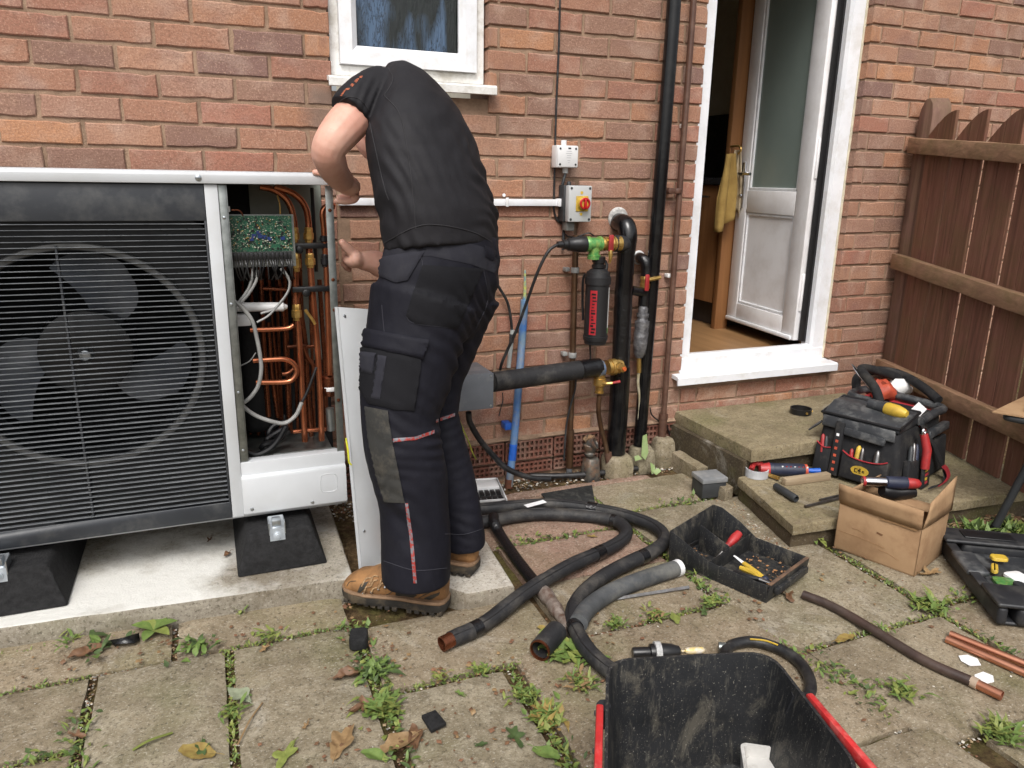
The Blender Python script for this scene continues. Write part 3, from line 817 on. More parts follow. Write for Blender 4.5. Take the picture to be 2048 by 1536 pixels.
# fan
fan = MB(); fan.lathe((FC[0], -.43, FC[1]), (0, 1, 0), [(0, .02), (0.001, .095), (.01, .118), (.06, .124), (.1, .124)], 36)
fan_o = fan.build('fan_hub', MT['black_plastic'], unit)
m = MB(); m.lathe((FC[0], -.452, FC[1]), (0, 1, 0), [(0, .006), (.002, .014), (.01, .016), (.022, .022)], 16); m.build('hub_cap', MT['zinc'], fan_o)
for bi, a0 in enumerate((58, 318, 184)):
    m = MB(); rows = []
    nr, na = 9, 9
    for th in (0, .004):
        for i in range(nr):
            r = .10 + (.272 - .10) * i / (nr - 1); row = []
            span = 36 + 16 * math.sin(math.pi * i / (nr - 1) * .8)
            sweep = 24 * (i / (nr - 1)) ** 1.5
            for k in range(na):
                t = k / (na - 1) - .5
                a = RAD(a0 + sweep + span * t)
                rr = r * (1 - .10 * (2 * abs(t)) ** 4 * (i / (nr - 1)))
                row.append((FC[0] + rr * math.cos(a), -.385 + th - .055 * t + .02 * math.cos(t * 3), FC[1] + rr * math.sin(a)))
            rows.append(row)
    V = [p for r in rows for p in r]; F = []
    for L_ in (0, 1):
        for i in range(nr - 1):
            for k in range(na - 1):
                b = L_ * nr * na + i * na + k; q = (b, b + 1, b + na + 1, b + na); F.append(q if L_ == 0 else q[::-1])
    m.add(V, F); m.build('fan_blade', MT['fan'], unit, smooth=60)
# casing: back, left, inner partition, floor, fan shroud
m = MB(); m.box((-2.0, -.14, .205), (-.674, -.13, 1.2)); m.build('back_panel', MT['black_foam'], unit)
m = MB(); m.box((-2.01, -.498, .205), (-2.001, -.13, 1.19)); m.build('side_panel', MT['unit_grey'], unit)
m = MB(); m.box((-1.022, -.475, .21), (-1.016, -.142, 1.19)); m.build('partition', MT['black_foam'], unit)
m = MB(); m.box((-1.99, -.478, .198), (-.703, -.13, .209)); m.build('base_tray', MT['unit_grey'], unit)
m = MB(); m.box((-.90, -.1465, .93), (-.676, -.141, 1.185)); m.box((-.78, -.149, .60), (-.676, -.1415, .93)); m.build('rear_plate', MT['inner_steel'], unit)
# corner post of the bay (white strip and its return flange)
m = MB(); m.box((-1.033, -.5025, .212), (-.999, -.494, 1.1885)); m.box((-1.033, -.4935, .212), (-1.028, -.44, 1.1885)); m.build('bay_post', MT['unit_grey'], unit, bevel=.0015, smooth=30)
m = MB(); m.box((-.9985, -.496, .33), (-.978, -.492, 1.1885)); m.box((-.9785, -.492, .33), (-.975, -.465, 1.1885)); fl = m.build('bay_flange', MT['galv'], unit, bevel=.001)
for z in (1.10, .86, .60, .42):
    m = MB(); m.lathe((-.988, -.4962, z), (0, -1, 0), [(0, .005), (.002, .004), (.003, .001)], 8); m.build('rivet', MT['zinc'], fl)
m = MB(); m.box((-.712, -.495, .37), (-.690, -.492, 1.1885)); m.box((-.6935, -.492, .37), (-.6905, -.435, 1.1885)); rp = m.build('corner_post', MT['galv'], unit, bevel=.001)
for z in (1.12, .92, .83, .55):
    m = MB(); m.lathe((-.701, -.4955, z), (0, -1, 0), [(0, .0055), (.0015, .005), (.002, .002)], 10); m.build('rivet', MT['copper_dull'], rp)
# front service box at the bottom of the bay
m = MB(); pv = [(-.500, .383), (-.500, .342), (-.510, .340), (-.514, .332), (-.514, .222), (-.506, .212), (-.46, .212), (-.46, .383)]
m.loft([[(x, y, z) for y, z in pv] for x in (-1.0, -.690)]); sb = m.build('lower_cover', MT['unit_grey'], unit, bevel=.002, smooth=30)
for x, z in ((-.977, .236), (-.798, .232)):
    m = MB(); m.lathe((x, -.5138, z), (0, -1, 0), [(0, .006), (.002, .005), (.003, .001)], 10); m.build('cover_screw', MT['zinc'], sb)
m = MB()
rr_ = rounded_rect(-.745, .29, .05, .06, .014)
m.tube([(x, -.5142, z) for x, z in rr_] + [(rr_[0][0], -.5142, rr_[0][1])], .0012, 4); m.build('embossed_mark', MT['unit_grey'], sb)
m = MB(); m.box((-.996, -.459, .35), (-.712, -.15, .356)); m.box((-.90, -.4595, .356), (-.712, -.4565, .385)); m.build('bay_shelf', MT['galv'], unit)

# circuit board and its connectors
m = MB(); m.box((-.978, -.428, 1.000), (-.803, -.424, 1.102)); pcb = m.build('circuit_board', MT['pcb'], unit)
r_ = random.Random(3)
comp = {'ic': (simple('chip_black', lin(20, 20, 22), None, .4), MB()), 'cap': (simple('relay_blue', lin(28, 52, 110), lin(24, 42, 90), .4), MB()), 'smd': (simple('solder_pale', lin(196, 196, 180), lin(150, 150, 130), .4), MB()), 'yel': (MT['brass'], MB())}
for i in range(260):
    k = r_.choice(['ic', 'ic', 'smd', 'smd', 'smd', 'yel'] + (['cap'] if i % 9 == 0 else []))
    x, z = r_.uniform(-.974, -.808), r_.uniform(1.006, 1.098)
    w, h = (r_.uniform(.0015, .004), r_.uniform(.0015, .003)) if k in ('smd', 'yel') else (r_.uniform(.003, .007), r_.uniform(.002, .006))
    if k == 'cap': w, h = .012, .010; x, z = r_.uniform(-.93, -.82), r_.uniform(1.03, 1.055)
    comp[k][1].box((x - w / 2, -.4284 - r_.uniform(.001, .006), z - h / 2), (x + w / 2, -.428, z + h / 2))
for k, (mt_, mb) in comp.items(): mb.build({'ic': 'chips', 'cap': 'relays', 'smd': 'solder_points', 'yel': 'terminals'}[k], mt_, pcb, smooth=0)['kind'] = 'stuff'
m = MB()
for i in range(14):
    x = -.972 + i * .0118
    m.box((x, -.438, .974), (x + .0095, -.424, .997))
m.build('connector_row', MT['black_plastic'], pcb, bevel=.001)['kind'] = 'stuff'
m = MB(); m.box((-.978, -.422, .955), (-.796, -.418, 1.105)); m.build('board_carrier', MT['galv'], unit)
m = MB()
for i in range(22):
    x = -.97 + i * .0076; dx = r_.uniform(-.012, .012)
    m.tube(smooth_path([(x, -.436, .976), (x + dx * .3, -.446, .962), (x + dx, -.440, .942 - r_.uniform(0, .02)), (x + dx * 2, -.41, .915)], 3), .0022, 5)
m.build('ribbon_wires', MT['cable_black'], unit)['kind'] = 'stuff'

# copper pipework
Z2 = "420,340,2.56|"
def cu(path, r, mat='copper', name='copper_pipe', n=5, seg=12):
    m = MB(); m.tube(smooth_path(path, n), r * 1.15, seg); return m.build(name, MT[mat], unit)
cu([(-0.8799,-0.36,1.1818),(-0.8447,-0.36,1.1738),(-0.8127,-0.36,1.1516),(-0.7964,-0.36,1.1233),(-0.7894,-0.36,1.089),(-0.7887,-0.36,1.0601),(-0.7916,-0.36,0.9902)], .0085)
cu([(-0.8387,-0.36,1.1822),(-0.795,-0.36,1.1675),(-0.7668,-0.36,1.1462),(-0.7512,-0.36,1.1177),(-0.7467,-0.36,1.083),(-0.7468,-0.36,1.0598),(-0.7488,-0.36,0.9894)], .0085)
cu([(-0.6679,-0.38,1.1267),(-0.6841,-0.38,1.1289),(-0.7001,-0.38,1.1214),(-0.7063,-0.38,1.1013),(-0.7045,-0.38,1.0666),(-0.7035,-0.38,0.9903),(-0.7027,-0.38,0.8825),(-0.7085,-0.38,0.6017)], .0078)
cu([(-0.7926,-0.37,0.9911),(-0.7966,-0.37,0.8605),(-0.7951,-0.37,0.763),(-0.7949,-0.37,0.5741),(-0.7955,-0.37,0.384)], .0085)
cu([(-0.75,-0.37,0.9903),(-0.7474,-0.37,0.8828),(-0.7416,-0.37,0.7288),(-0.7392,-0.37,0.5694),(-0.7423,-0.37,0.3811)], .0085)
cu([(-0.9385,-0.39,0.7627),(-0.8736,-0.39,0.7613),(-0.8276,-0.39,0.7624),(-0.8109,-0.39,0.7712)], .0065)
cu([(-0.9367,-0.39,0.6675),(-0.8739,-0.39,0.6672),(-0.8421,-0.39,0.6649),(-0.8196,-0.39,0.6508),(-0.8098,-0.39,0.6249),(-0.8225,-0.39,0.6007),(-0.8494,-0.39,0.5929),(-0.933,-0.39,0.5987)], .0075)
cu([(-0.8901,-0.27,0.899),(-0.8942,-0.27,0.75),(-0.8959,-0.27,0.5896),(-0.896,-0.27,0.449)], .0075, 'copper_dull')
cu([(-0.8755,-0.25,0.7581),(-0.8747,-0.25,0.5829),(-0.8666,-0.25,0.4378)], .006, 'copper_dull')
cu([(-0.8357,-0.25,0.8947),(-0.8265,-0.25,0.7682),(-0.8273,-0.25,0.6123),(-0.831,-0.25,0.4032)], .0065, 'copper_dull')
cu([(-0.8246,-0.3,0.3979),(-0.7775,-0.3,0.3968),(-0.7189,-0.3,0.3945)], .0065)
cu([(-0.8868,-0.28,0.872),(-0.8164,-0.28,0.8657)], .006, 'copper_dull')
cu([(-0.7744,-0.3,0.6849),(-0.7643,-0.3,0.6453),(-0.7474,-0.3,0.6114),(-0.7564,-0.3,0.5593),(-0.7709,-0.3,0.5206)], .006, 'copper_dull')
cu([(-0.7805,-0.24,0.8916),(-0.776,-0.24,0.8409),(-0.7617,-0.24,0.6715),(-0.7625,-0.24,0.5375),(-0.7598,-0.24,0.3431)], .007, 'copper_dull')
cu([(-0.8633,-0.22,0.8918),(-0.8591,-0.22,0.6737),(-0.8592,-0.22,0.4727),(-0.8585,-0.22,0.3828)], .006, 'copper_dull')
cu([(-0.7119,-0.28,0.8944),(-0.7101,-0.28,0.7416),(-0.7082,-0.28,0.6103),(-0.7137,-0.28,0.3861)], .0065, 'copper_dull')
cu([(-0.7841,-0.3,0.6207),(-0.8028,-0.3,0.6156),(-0.8283,-0.3,0.5981),(-0.8466,-0.3,0.5963)], .006, 'copper_dull')
cu([(-0.7295,-0.26,0.6736),(-0.7579,-0.26,0.6722),(-0.7763,-0.26,0.6767),(-0.8227,-0.26,0.6758)], .0055, 'copper_dull')
def brass(u0, u1, y, r, name='brass_fitting', mat='brass', hexn=0):
    a, b = Vector(u0), Vector(u1); L_ = (b - a).length
    m = MB(); m.lathe(a, b - a, [(0, r * .8), (L_ * .08, r), (L_ * .35, r), (L_ * .38, r * 1.25), (L_ * .8, r * 1.25), (L_ * .83, r * .95), (L_, r * .9)], 6 if hexn else 14); return m.build(name, MT[mat], unit, smooth=30)
for a in ([(-0.7895,-0.36,1.0659),(-0.7911,-0.36,1.0195)], [(-0.7471,-0.36,1.0645),(-0.7484,-0.36,1.0188)], [(-0.7908,-0.37,0.9923),(-0.7925,-0.37,0.9322)], [(-0.749,-0.37,0.9873),(-0.7484,-0.37,0.9429)], [(-0.7964,-0.37,0.8333),(-0.7976,-0.37,0.7815)]):
    brass(a[0], a[1], 0, .0125, hexn=1)
for a in ([(-0.7058,-0.38,1.0404),(-0.7055,-0.38,1.021)], [(-0.7049,-0.38,0.9845),(-0.7056,-0.38,0.9458)]):
    brass(a[0], a[1], 0, .011, 'pipe_union', 'black_plastic')
# black pipe clamps
for (p, q) in ([(-0.82,-0.375,1.0095),(-0.6771,-0.375,1.0084)], [(-0.8082,-0.38,0.8792),(-0.6813,-0.38,0.8793)]):
    m = MB(); p, q = Vector(p), Vector(q); m.box((p.x, p.y - .014, p.z - .008), (q.x, p.y + .012, p.z + .009)); m.cyl((p.x + .04, p.y - .018, p.z - .011), (p.x + .04, p.y + .01, p.z - .011), .012, 10); m.build('pipe_clamp', MT['black_plastic'], unit, bevel=.003)
# filter drier
a = [(-0.7054,-0.36,0.603),(-0.7101,-0.36,0.4751)]
m = MB(); m.lathe(a[0], Vector(a[1]) - Vector(a[0]), [(0, .01), (.006, .018), (.012, .024), (.055, .024), (.06, .022), (.075, .016)], 20); dr = m.build('filter_drier', MT['copper_dull'], unit)
m = MB(); m.lathe(Vector(a[0]) + Vector((0, 0, -.042)), (0, 0, -1), [(0, .0245), (.001, .0252), (.013, .0252), (.014, .0245)], 20); m.build('paper_band', MT['white_plastic'], dr)
m = MB(); m.cyl(Vector(a[1]) + Vector((0, 0, .01)), Vector(a[1]) + Vector((0.002, 0, -.065)), .014, 14); m.build('drier_outlet', MT['galv'], dr)
# white reactor tube and block
a = [(-0.9862,-0.37,0.8317),(-0.8207,-0.37,0.8253)]
m = MB(); m.lathe(a[0], Vector(a[1]) - Vector(a[0]), [(0, .012), (.003, .014), (.15, .014), (.153, .010), (.162, .006)], 18); m.build('white_sleeve', MT['white_plastic'], unit)
m = MB(); p = [(-0.9879,-0.37,0.8094),(-0.9347,-0.37,0.7755)]; m.box((p[0][0], -.39, p[1][2]), (p[1][0], -.35, p[0][2])); m.build('white_block', MT['white_plastic'], unit, bevel=.003)
m = MB(); p = [(-0.9887,-0.44,1.1282),(-0.9692,-0.44,1.1132)]; m.box((p[0][0], -.442, p[1][2]), (p[1][0], -.44, p[0][2])); m.build('wire_tag', MT['white_plastic'], unit)
# cables
def wire(path, r, mat, name='cable', par=None):
    m = MB(); m.tube(smooth_path(path, 6), r, 8); return m.build(name, MT[mat], par or unit)
wire([(-0.9193,-0.43,0.9513),(-0.9247,-0.43,0.9202),(-0.9401,-0.43,0.8865),(-0.9697,-0.43,0.8504),(-0.9884,-0.43,0.8311)], .0042, 'cable_grey')
wire([(-0.9074,-0.435,0.9475),(-0.914,-0.435,0.9148),(-0.9353,-0.435,0.8813),(-0.9647,-0.435,0.8481)], .0042, 'cable_grey')
wire([(-0.8432,-0.435,0.9498),(-0.8237,-0.435,0.9233),(-0.8184,-0.435,0.9),(-0.8345,-0.435,0.8657),(-0.8673,-0.435,0.832),(-0.9069,-0.435,0.8193)], .0035, 'cable_grey')
wire([(-0.8371,-0.44,0.9502),(-0.8207,-0.44,0.9181),(-0.8255,-0.44,0.8835),(-0.8558,-0.44,0.844),(-0.8855,-0.44,0.8132),(-0.9199,-0.44,0.7945)], .0032, 'cable_grey')
wire([(-0.9862,-0.45,0.8684),(-0.9603,-0.45,0.8445),(-0.9336,-0.45,0.8028),(-0.9236,-0.45,0.7497),(-0.9177,-0.45,0.69),(-0.9183,-0.45,0.648),(-0.9311,-0.45,0.6006),(-0.9615,-0.45,0.5637),(-0.9954,-0.45,0.5467)], .006, 'cable_grey')
wire([(-0.9965,-0.45,0.576),(-0.9793,-0.45,0.547),(-0.9455,-0.45,0.5128),(-0.8961,-0.45,0.4871),(-0.8592,-0.45,0.4788),(-0.8259,-0.45,0.5006),(-0.8062,-0.45,0.5397)], .0062, 'cable_grey')
wire([(-0.8031,-0.42,0.5309),(-0.7833,-0.42,0.5672),(-0.763,-0.42,0.6159),(-0.7528,-0.42,0.6402)], .0045, 'cable_black')
wire([(-0.9279,-0.42,0.6991),(-0.9493,-0.42,0.6734),(-0.9921,-0.42,0.6556)], .002, 'cable_grey')
wire([(-0.8354,-0.4,1.1581),(-0.83,-0.4,1.1304),(-0.831,-0.4,1.0969)], .0022, 'brass')
wire([(-0.775,-0.4,0.819),(-0.7654,-0.4,0.8034),(-0.7519,-0.4,0.7814),(-0.7476,-0.4,0.772)], .005, 'brass', 'brass_lever')
wire([(-0.9654,-0.43,1.1176),(-0.9447,-0.43,1.116),(-0.9352,-0.43,1.1014)], .002, 'copper_dull')
wire([(-0.7101,-0.2,1.1782),(-0.7099,-0.2,1.1111),(-0.7094,-0.2,0.9738),(-0.7095,-0.2,0.9101)], .006, 'black_plastic')
for k in range(5):
    y = -.40 + .05 * k
    wire([Vector(p) + Vector((0, 0, .01 * math.sin(k * 2))) for p in ([(-0.9961,-0.38,0.3912),(-0.9516,-0.38,0.363),(-0.9095,-0.38,0.3743),(-0.8779,-0.38,0.4035),(-0.8513,-0.38,0.4464)])] if k == 0 else [(-.96 + .03 * k, y, .37), (-.93 + .01 * k, y - .01, .385), (-.88, y, .38 + .01 * k), (-.84, y, .42)], .009, 'black_plastic', 'black_hose')
m = MB(); m.box((-.97, -.24, .38), (-.86, -.16, .80)); m.build('insulated_vessel', MT['black_foam'], unit, bevel=.03, bseg=4)
for k in range(9):
    x = -.955 + .026 * k; wire([(x, -.20 - .012 * (k % 3), .37), (x + .004, -.21 - .012 * (k % 3), .6), (x + .012, -.2 - .012 * (k % 3), .9 + .03 * (k % 4))], .0055 + .001 * (k % 2), 'copper_dull', 'copper_pipe')

# feet and brackets
def foot(x0, x1, label):
    m = MB(); rings = []
    prof = [(x0, .059), (x0 + .004, .075), (x0 + .02, .12), (x0 + .035, .172), (x0 + .045, .18), (x1 - .045, .18), (x1 - .035, .172), (x1 - .02, .12), (x1 - .004, .075), (x1, .059)]
    for y, ins, zs in ((-.598, 0, .97), (-.585, .0, 1), (-.4, 0, 1), (-.12, 0, 1)):
        rings.append([(x, y + (z - .059) * (.25 if y < -.5 else 0), .059 + (z - .059) * zs) for x, z in prof])
    m.loft(rings); t = m.build('mounting_block', MT['rubber'], bevel=.006, smooth=30)
    return tag(t, label, 'mounting block', 'rubber blocks under the unit')
foot(-1.035, -.772, 'black rubber mounting block under the right end of the unit')
foot(-1.76, -1.476, 'black rubber mounting block under the left end of the unit')
for (x, lab) in ((-.912, 'galvanised clamp bracket bolting the unit to its right rubber foot'), (-1.632, 'galvanised clamp bracket bolting the unit to its left rubber foot')):
    t = thing('clamp_bracket', (x, -.53, .15), lab, 'bracket', 'clamp brackets')
    m = MB(); m.add([(x - .022, -.52, .208), (x + .022, -.52, .208), (x + .022, -.565, .186), (x - .022, -.565, .186), (x - .022, -.575, .150), (x + .022, -.575, .150)], [(0, 1, 2, 3), (3, 2, 5, 4)]); m.box((x - .024, -.57, .150), (x - .0215, -.52, .205)); m.box((x + .0215, -.57, .150), (x + .024, -.52, .205)); m.build('strap', MT['zinc'], t)
    m = MB(); m.box((x - .013, -.56, .19), (x + .013, -.53, .21)); m.build('spacer', MT['zinc'], t, bevel=.003)
    m = MB(); m.lathe((x, -.572, .165), (0, -1, .3), [(0, .013), (.003, .013), (.0031, .009), (.011, .009), (.0111, .005), (.018, .005)], 12); m.build('bolt', MT['zinc'], t, smooth=30)

# the removed side panel leaning on the unit's corner
p0, p1, p2 = [Vector(q) for q in ((-0.694,-0.53,0.8442), (-0.5795,-0.48,0.8233), (-0.6739,-0.655,0.0164))]
p3 = p2 + (p1 - p0)
nrm = (p1 - p0).cross(p2 - p0).normalized()
if nrm.y > 0: nrm = -nrm
t = thing('loose_panel', p2, 'pale grey removed casing panel leaning behind the near leg of the worker', 'panel')
m = MB(); m.prism([p0, p1, p3, p2], -nrm * .004); m.build('sheet', MT['unit_grey'], t, bevel=.0012)
m = MB(); e = (p0 - p1).normalized(); m.prism([p0 + e * .004, p2 + e * .004, p2 + e * .0045 - nrm * .014, p0 + e * .0045 - nrm * .014], e * -.003); m.build('folded_edge', MT['unit_grey'], t)
for s_ in (.03, .82):
    q = p0.lerp(p2, s_) + (p1 - p0).normalized() * .018
    m = MB(); m.lathe(q + nrm * .0005, nrm, [(0, .005), (.002, .004), (.003, .001)], 10); m.build('screw', MT['zinc'], t)
m = MB(); yp = [(-0.703,-0.62,0.4683),(-0.7003,-0.63,0.4337),(-0.7005,-0.64,0.398),(-0.6935,-0.64,0.3892)]; m.tube(yp, .003, 6); tag(m.build('yellow_strap', simple('yellow_green_plastic', lin(206, 204, 52), None, .5)), 'yellow green plastic strip hooked on the edge of the loose panel', 'strap')


# ================================================================ electrics and pipework on the wall
MT['lag'] = simple('black_pipe_lagging', lin(38, 38, 40), lin(30, 30, 32), .62, 0, 14, .5, 70, .004, .12, .4, lin(96, 92, 86), .5, 9)
MT['tape'] = simple('glossy_black_tape', lin(20, 20, 22), lin(15, 15, 17), .22, 0, 30, .7, 55, .004, .1, .6)
MT['black_pipe'] = simple('black_soil_pipe', lin(14, 14, 16), lin(11, 11, 13), .2, 0, 12, .15, 40, .003, .08, .5, lin(60, 60, 60), .18, 16)
MT['brown_pipe'] = simple('brown_waste_pipe', lin(92, 64, 52), lin(76, 52, 42), .45, 0, 10, .1, 100, .001, .1, .5, lin(124, 100, 84), .45, 9)
MT['old_copper'] = simple('tarnished_copper', lin(112, 84, 62), lin(88, 66, 50), .4, .75, 16, .1, 100, .001, .12, .5, lin(140, 128, 112), .3, 9)
MT['clear'] = simple('foil_wrap', lin(150, 150, 152), lin(96, 96, 100), .2, .6, 50, .9, 60, .006, .1)
MT['enclosure'] = simple('grey_enclosure', lin(108, 112, 118), lin(98, 102, 108), .5, 0, 8, .1, 200, .001, .06, .5, lin(168, 164, 156), .3, 10)
MT['iso_grey'] = simple('isolator_grey', lin(184, 186, 186), lin(174, 176, 176), .42, 0, 8)
MT['dark_grey_plastic'] = simple('dark_grey_plastic', lin(52, 54, 56), lin(44, 46, 48), .5)
MT['red_knob'] = simple('red_knob', lin(186, 26, 32), lin(160, 20, 28), .35)
MT['yellow'] = simple('yellow_plastic', lin(204, 172, 62), lin(180, 148, 50), .5, 0, 20, 0, 50, .001, .1, .5, lin(120, 104, 60), .4, 25)
MT['green'] = simple('green_painted_brass', lin(92, 152, 84), lin(66, 122, 62), .35, .2, 60, .3, 90, .002, .1, .5, lin(176, 176, 90), .5, 40)
MT['blue_pipe'] = simple('scuffed_blue_pipe', lin(58, 108, 176), lin(112, 138, 158), .45, 0, 14, .2, 120, .001, .1, .5, lin(150, 140, 118), .8, 8)
MT['blue'] = simple('blue_plastic', lin(38, 96, 190), lin(30, 80, 164), .4)
MT['red_paint'] = simple('red_paint', lin(172, 48, 48), lin(144, 38, 40), .45, 0, 20, 0, 50, .001, .1, .5, lin(92, 50, 46), .5, 30)
MT['label_red'] = simple('red_label', lin(168, 36, 44), lin(150, 30, 38), .5)
MT['label_white'] = simple('paper_label', lin(222, 222, 220), lin(206, 206, 204), .6)
MT['tar'] = simple('tarred_fitting', lin(58, 58, 60), lin(112, 108, 98), .35, .3, 26, .7, 60, .006, .12, .5, lin(150, 104, 72), .6, 18)
MT['concrete_dark'] = MT['block']

def tube_thing(name, path, r, mat, label, cat, n=6, seg=14, group=None, hollow=0.0):
    m = MB(); m.tube(smooth_path(path, n) if n else [Vector(p) for p in path], r, seg, hollow=hollow)
    return tag(m.build(name, mat if not isinstance(mat, str) else MT[mat], smooth=60), label, cat, group)
def part_tube(name, path, r, mat, par, n=6, seg=14):
    m = MB(); m.tube(smooth_path(path, n) if n else [Vector(p) for p in path], r, seg); return m.build(name, MT[mat] if isinstance(mat, str) else mat, par, smooth=60)

# white cable trunking
ta, tb = Vector((-0.5773,-0.005,1.1291)), Vector((0.2439,-0.005,1.1311))
tk = thing('cable_trunking', ta, 'white plastic mini trunking running level along the bricks to the isolator', 'trunking')
m = MB(); m.box((ta.x - .02, -.022, ta.z - .0125), (tb.x, -.001, ta.z + .0125)); m.build('trunking', MT['pvc'], tk, bevel=.0007)
m = MB(); m.box((tb.x - .002, -.030, ta.z - .015), (tb.x + .042, -.001, ta.z + .015)); m.build('end_adaptor', MT['pvc'], tk, bevel=.003)
for u in ((0.0303,-0.02,1.1324), (0.2691,-0.02,1.1317)):
    m = MB(); m.box((u[0] - .006, -.031, ta.z - .016), (u[0] + .006, -.0262, ta.z + .018)); m.cyl((u[0] - .004, -.006, ta.z + .026), (u[0] - .004, -.001, ta.z + .026), .007, 10); m.build('clip', MT['pvc'], tk, bevel=.002)
# thin black cable dropping from above
tube_thing('drop_cable', [(0.2327,-0.006,1.9476),(0.2352,-0.006,1.7142),(0.2324,-0.006,1.5053),(0.2324,-0.006,1.325),(0.2345,-0.006,1.1386),(0.2359,-0.006,1.1006),(0.2502,-0.006,1.0622),(0.2724,-0.006,1.0486)], .0042, 'cable_black', 'thin black cable running straight down the bricks left of the junction box', 'cable', 4, 8)

# white junction box
jb = thing('junction_box', (0.2744,-0.03,1.2593), 'small white square junction box high on the bricks', 'junction box')
a, b = (0.2197,-0.05,1.3415), (0.3094,-0.05,1.2599)
m = MB(); m.box((a[0], -.05, b[2]), (b[0], -.001, a[2])); m.build('case', MT['white_plastic'], jb, bevel=.004)
m = MB(); m.box((a[0] + .002, -.0565, b[2] + .002), (b[0] - .002, -.0502, a[2] - .002)); ld = m.build('cover', MT['white_plastic'], jb, bevel=.004)
for x in (a[0] + .012, b[0] - .012):
    for z in (a[2] - .012, b[2] + .012):
        m = MB(); m.lathe((x, -.0565, z), (0, -1, 0), [(0, .0042), (.0012, .004), (.0014, .002)], 10); m.build('screw', MT['dark_grey_plastic'], ld)
m = MB(); m.cyl(((a[0] + b[0]) / 2, -.014, a[2]), ((a[0] + b[0]) / 2, -.014, a[2] + .02), .011, 12); m.build('fixing_lug', MT['white_plastic'], jb)
m = MB(); m.cyl(((a[0] + b[0]) / 2 + .005, -.025, b[2]), ((a[0] + b[0]) / 2 + .005, -.025, b[2] - .02), .011, 12); m.build('gland', MT['iso_grey'], jb)
m = MB()
for i, (w_, z_) in enumerate(((.022, .018), (.026, .026), (.018, .034), (.020, .042), (.012, .052), (.008, .060))):
    m.box(((a[0] + b[0]) / 2 - w_ / 2 + .004, -.0568, a[2] - z_ - .004), ((a[0] + b[0]) / 2 + w_ / 2 + .004, -.0564, a[2] - z_ - .0025))
m.build('printed_text', simple('grey_print', lin(160, 160, 164), None, .6), ld)['kind'] = 'stuff'
m = MB(); m.box(((a[0] + b[0]) / 2, -.0568, a[2] - .014), ((a[0] + b[0]) / 2 + .012, -.0564, a[2] - .008)); m.build('printed_mark', MT['black_plastic'], ld)
tube_thing('box_cable', [(0.2711,-0.025,1.2426),(0.2594,-0.03,1.2052),(0.2582,-0.022,1.1676),(0.2669,-0.018,1.1011),(0.2751,-0.016,1.024),(0.2759,-0.016,0.946)], .0058, 'dark_grey_plastic', 'dark grey cable hanging from the white junction box behind the isolator', 'cable', 5, 8)

# rotary isolator
iso = thing('isolator_switch', (0.3091,-0.09,1.0571), 'grey rotary isolator box with round red switch on yellow plate', 'switch')
a, b = (0.261,-0.085,1.1948), (0.3594,-0.085,1.0585)
m = MB(); m.box((a[0] - .006, -.05, b[2] - .001), (b[0] - .001, -.001, a[2] + .001)); m.build('back_box', MT['dark_grey_plastic'], iso, bevel=.004)
m = MB(); m.box((a[0], -.085, b[2]), (b[0], -.0505, a[2])); cv = m.build('cover', MT['iso_grey'], iso, bevel=.005)
for x in (a[0] + .010, b[0] - .010):
    for z in (a[2] - .010, b[2] + .010):
        m = MB(); m.lathe((x, -.085, z), (0, -1, 0), [(0, .005), (.001, .005), (.0012, .003)], 10); m.build('screw', MT['dark_grey_plastic'], cv)
kc = Vector((0.3205,-0.095,1.1288))
m = MB(); m.box((kc.x - .030, -.0885, kc.z - .030), (kc.x + .022, -.0852, kc.z + .028)); m.build('yellow_plate', MT['yellow'], cv, bevel=.002)
m = MB(); m.lathe((kc.x, -.0886, kc.z), (0, -1, 0), [(0, .026), (.003, .026), (.0032, .0235), (.012, .0235), (.014, .021)], 28); kn = m.build('yellow_ring', MT['yellow'], cv)
m = MB(); m.lathe((kc.x, -.089, kc.z), (0, -1, 0), [(0, .0225), (.018, .0225), (.02, .0205), (.0201, .016), (.012, .015), (.011, .002)], 28); m.build('red_knob', MT['red_knob'], cv)
m = MB(); m.box((kc.x - .0045, -.114, kc.z - .017), (kc.x + .0045, -.098, kc.z + .017)); m.build('knob_grip', MT['red_knob'], cv, bevel=.003)
for t_, zz in (('0', .040), ('1', -.040)):
    m = MB(); m.lathe((kc.x - .006, -.0855, kc.z + zz), (0, -1, 0), [(0, .006), (.0006, .006)], 12); m.build('yellow_mark', MT['yellow'], cv)
m = MB(); m.box((a[0] + .006, -.06, b[2] - .035), (a[0] + .040, -.02, b[2] - .001)); m.build('gland', simple('cable_gland', lin(118, 118, 114), lin(90, 90, 86), .6), iso, bevel=.003)
m = MB(); m.lathe((a[0] + .028, -.02, a[2]), (0, 0, 1), [(0, .009), (.012, .008), (.016, .004)], 12); m.build('top_plug', MT['dark_grey_plastic'], iso)
tube_thing('loop_cable', [(0.2712,-0.02,1.0205),(0.2868,-0.03,1.0016),(0.3099,-0.05,0.999),(0.3323,-0.07,1.0079),(0.3553,-0.08,1.0161),(0.3832,-0.07,1.0035)], .003, 'cable_black', 'small loop of black wire under the isolator gland', 'cable', 5, 6)

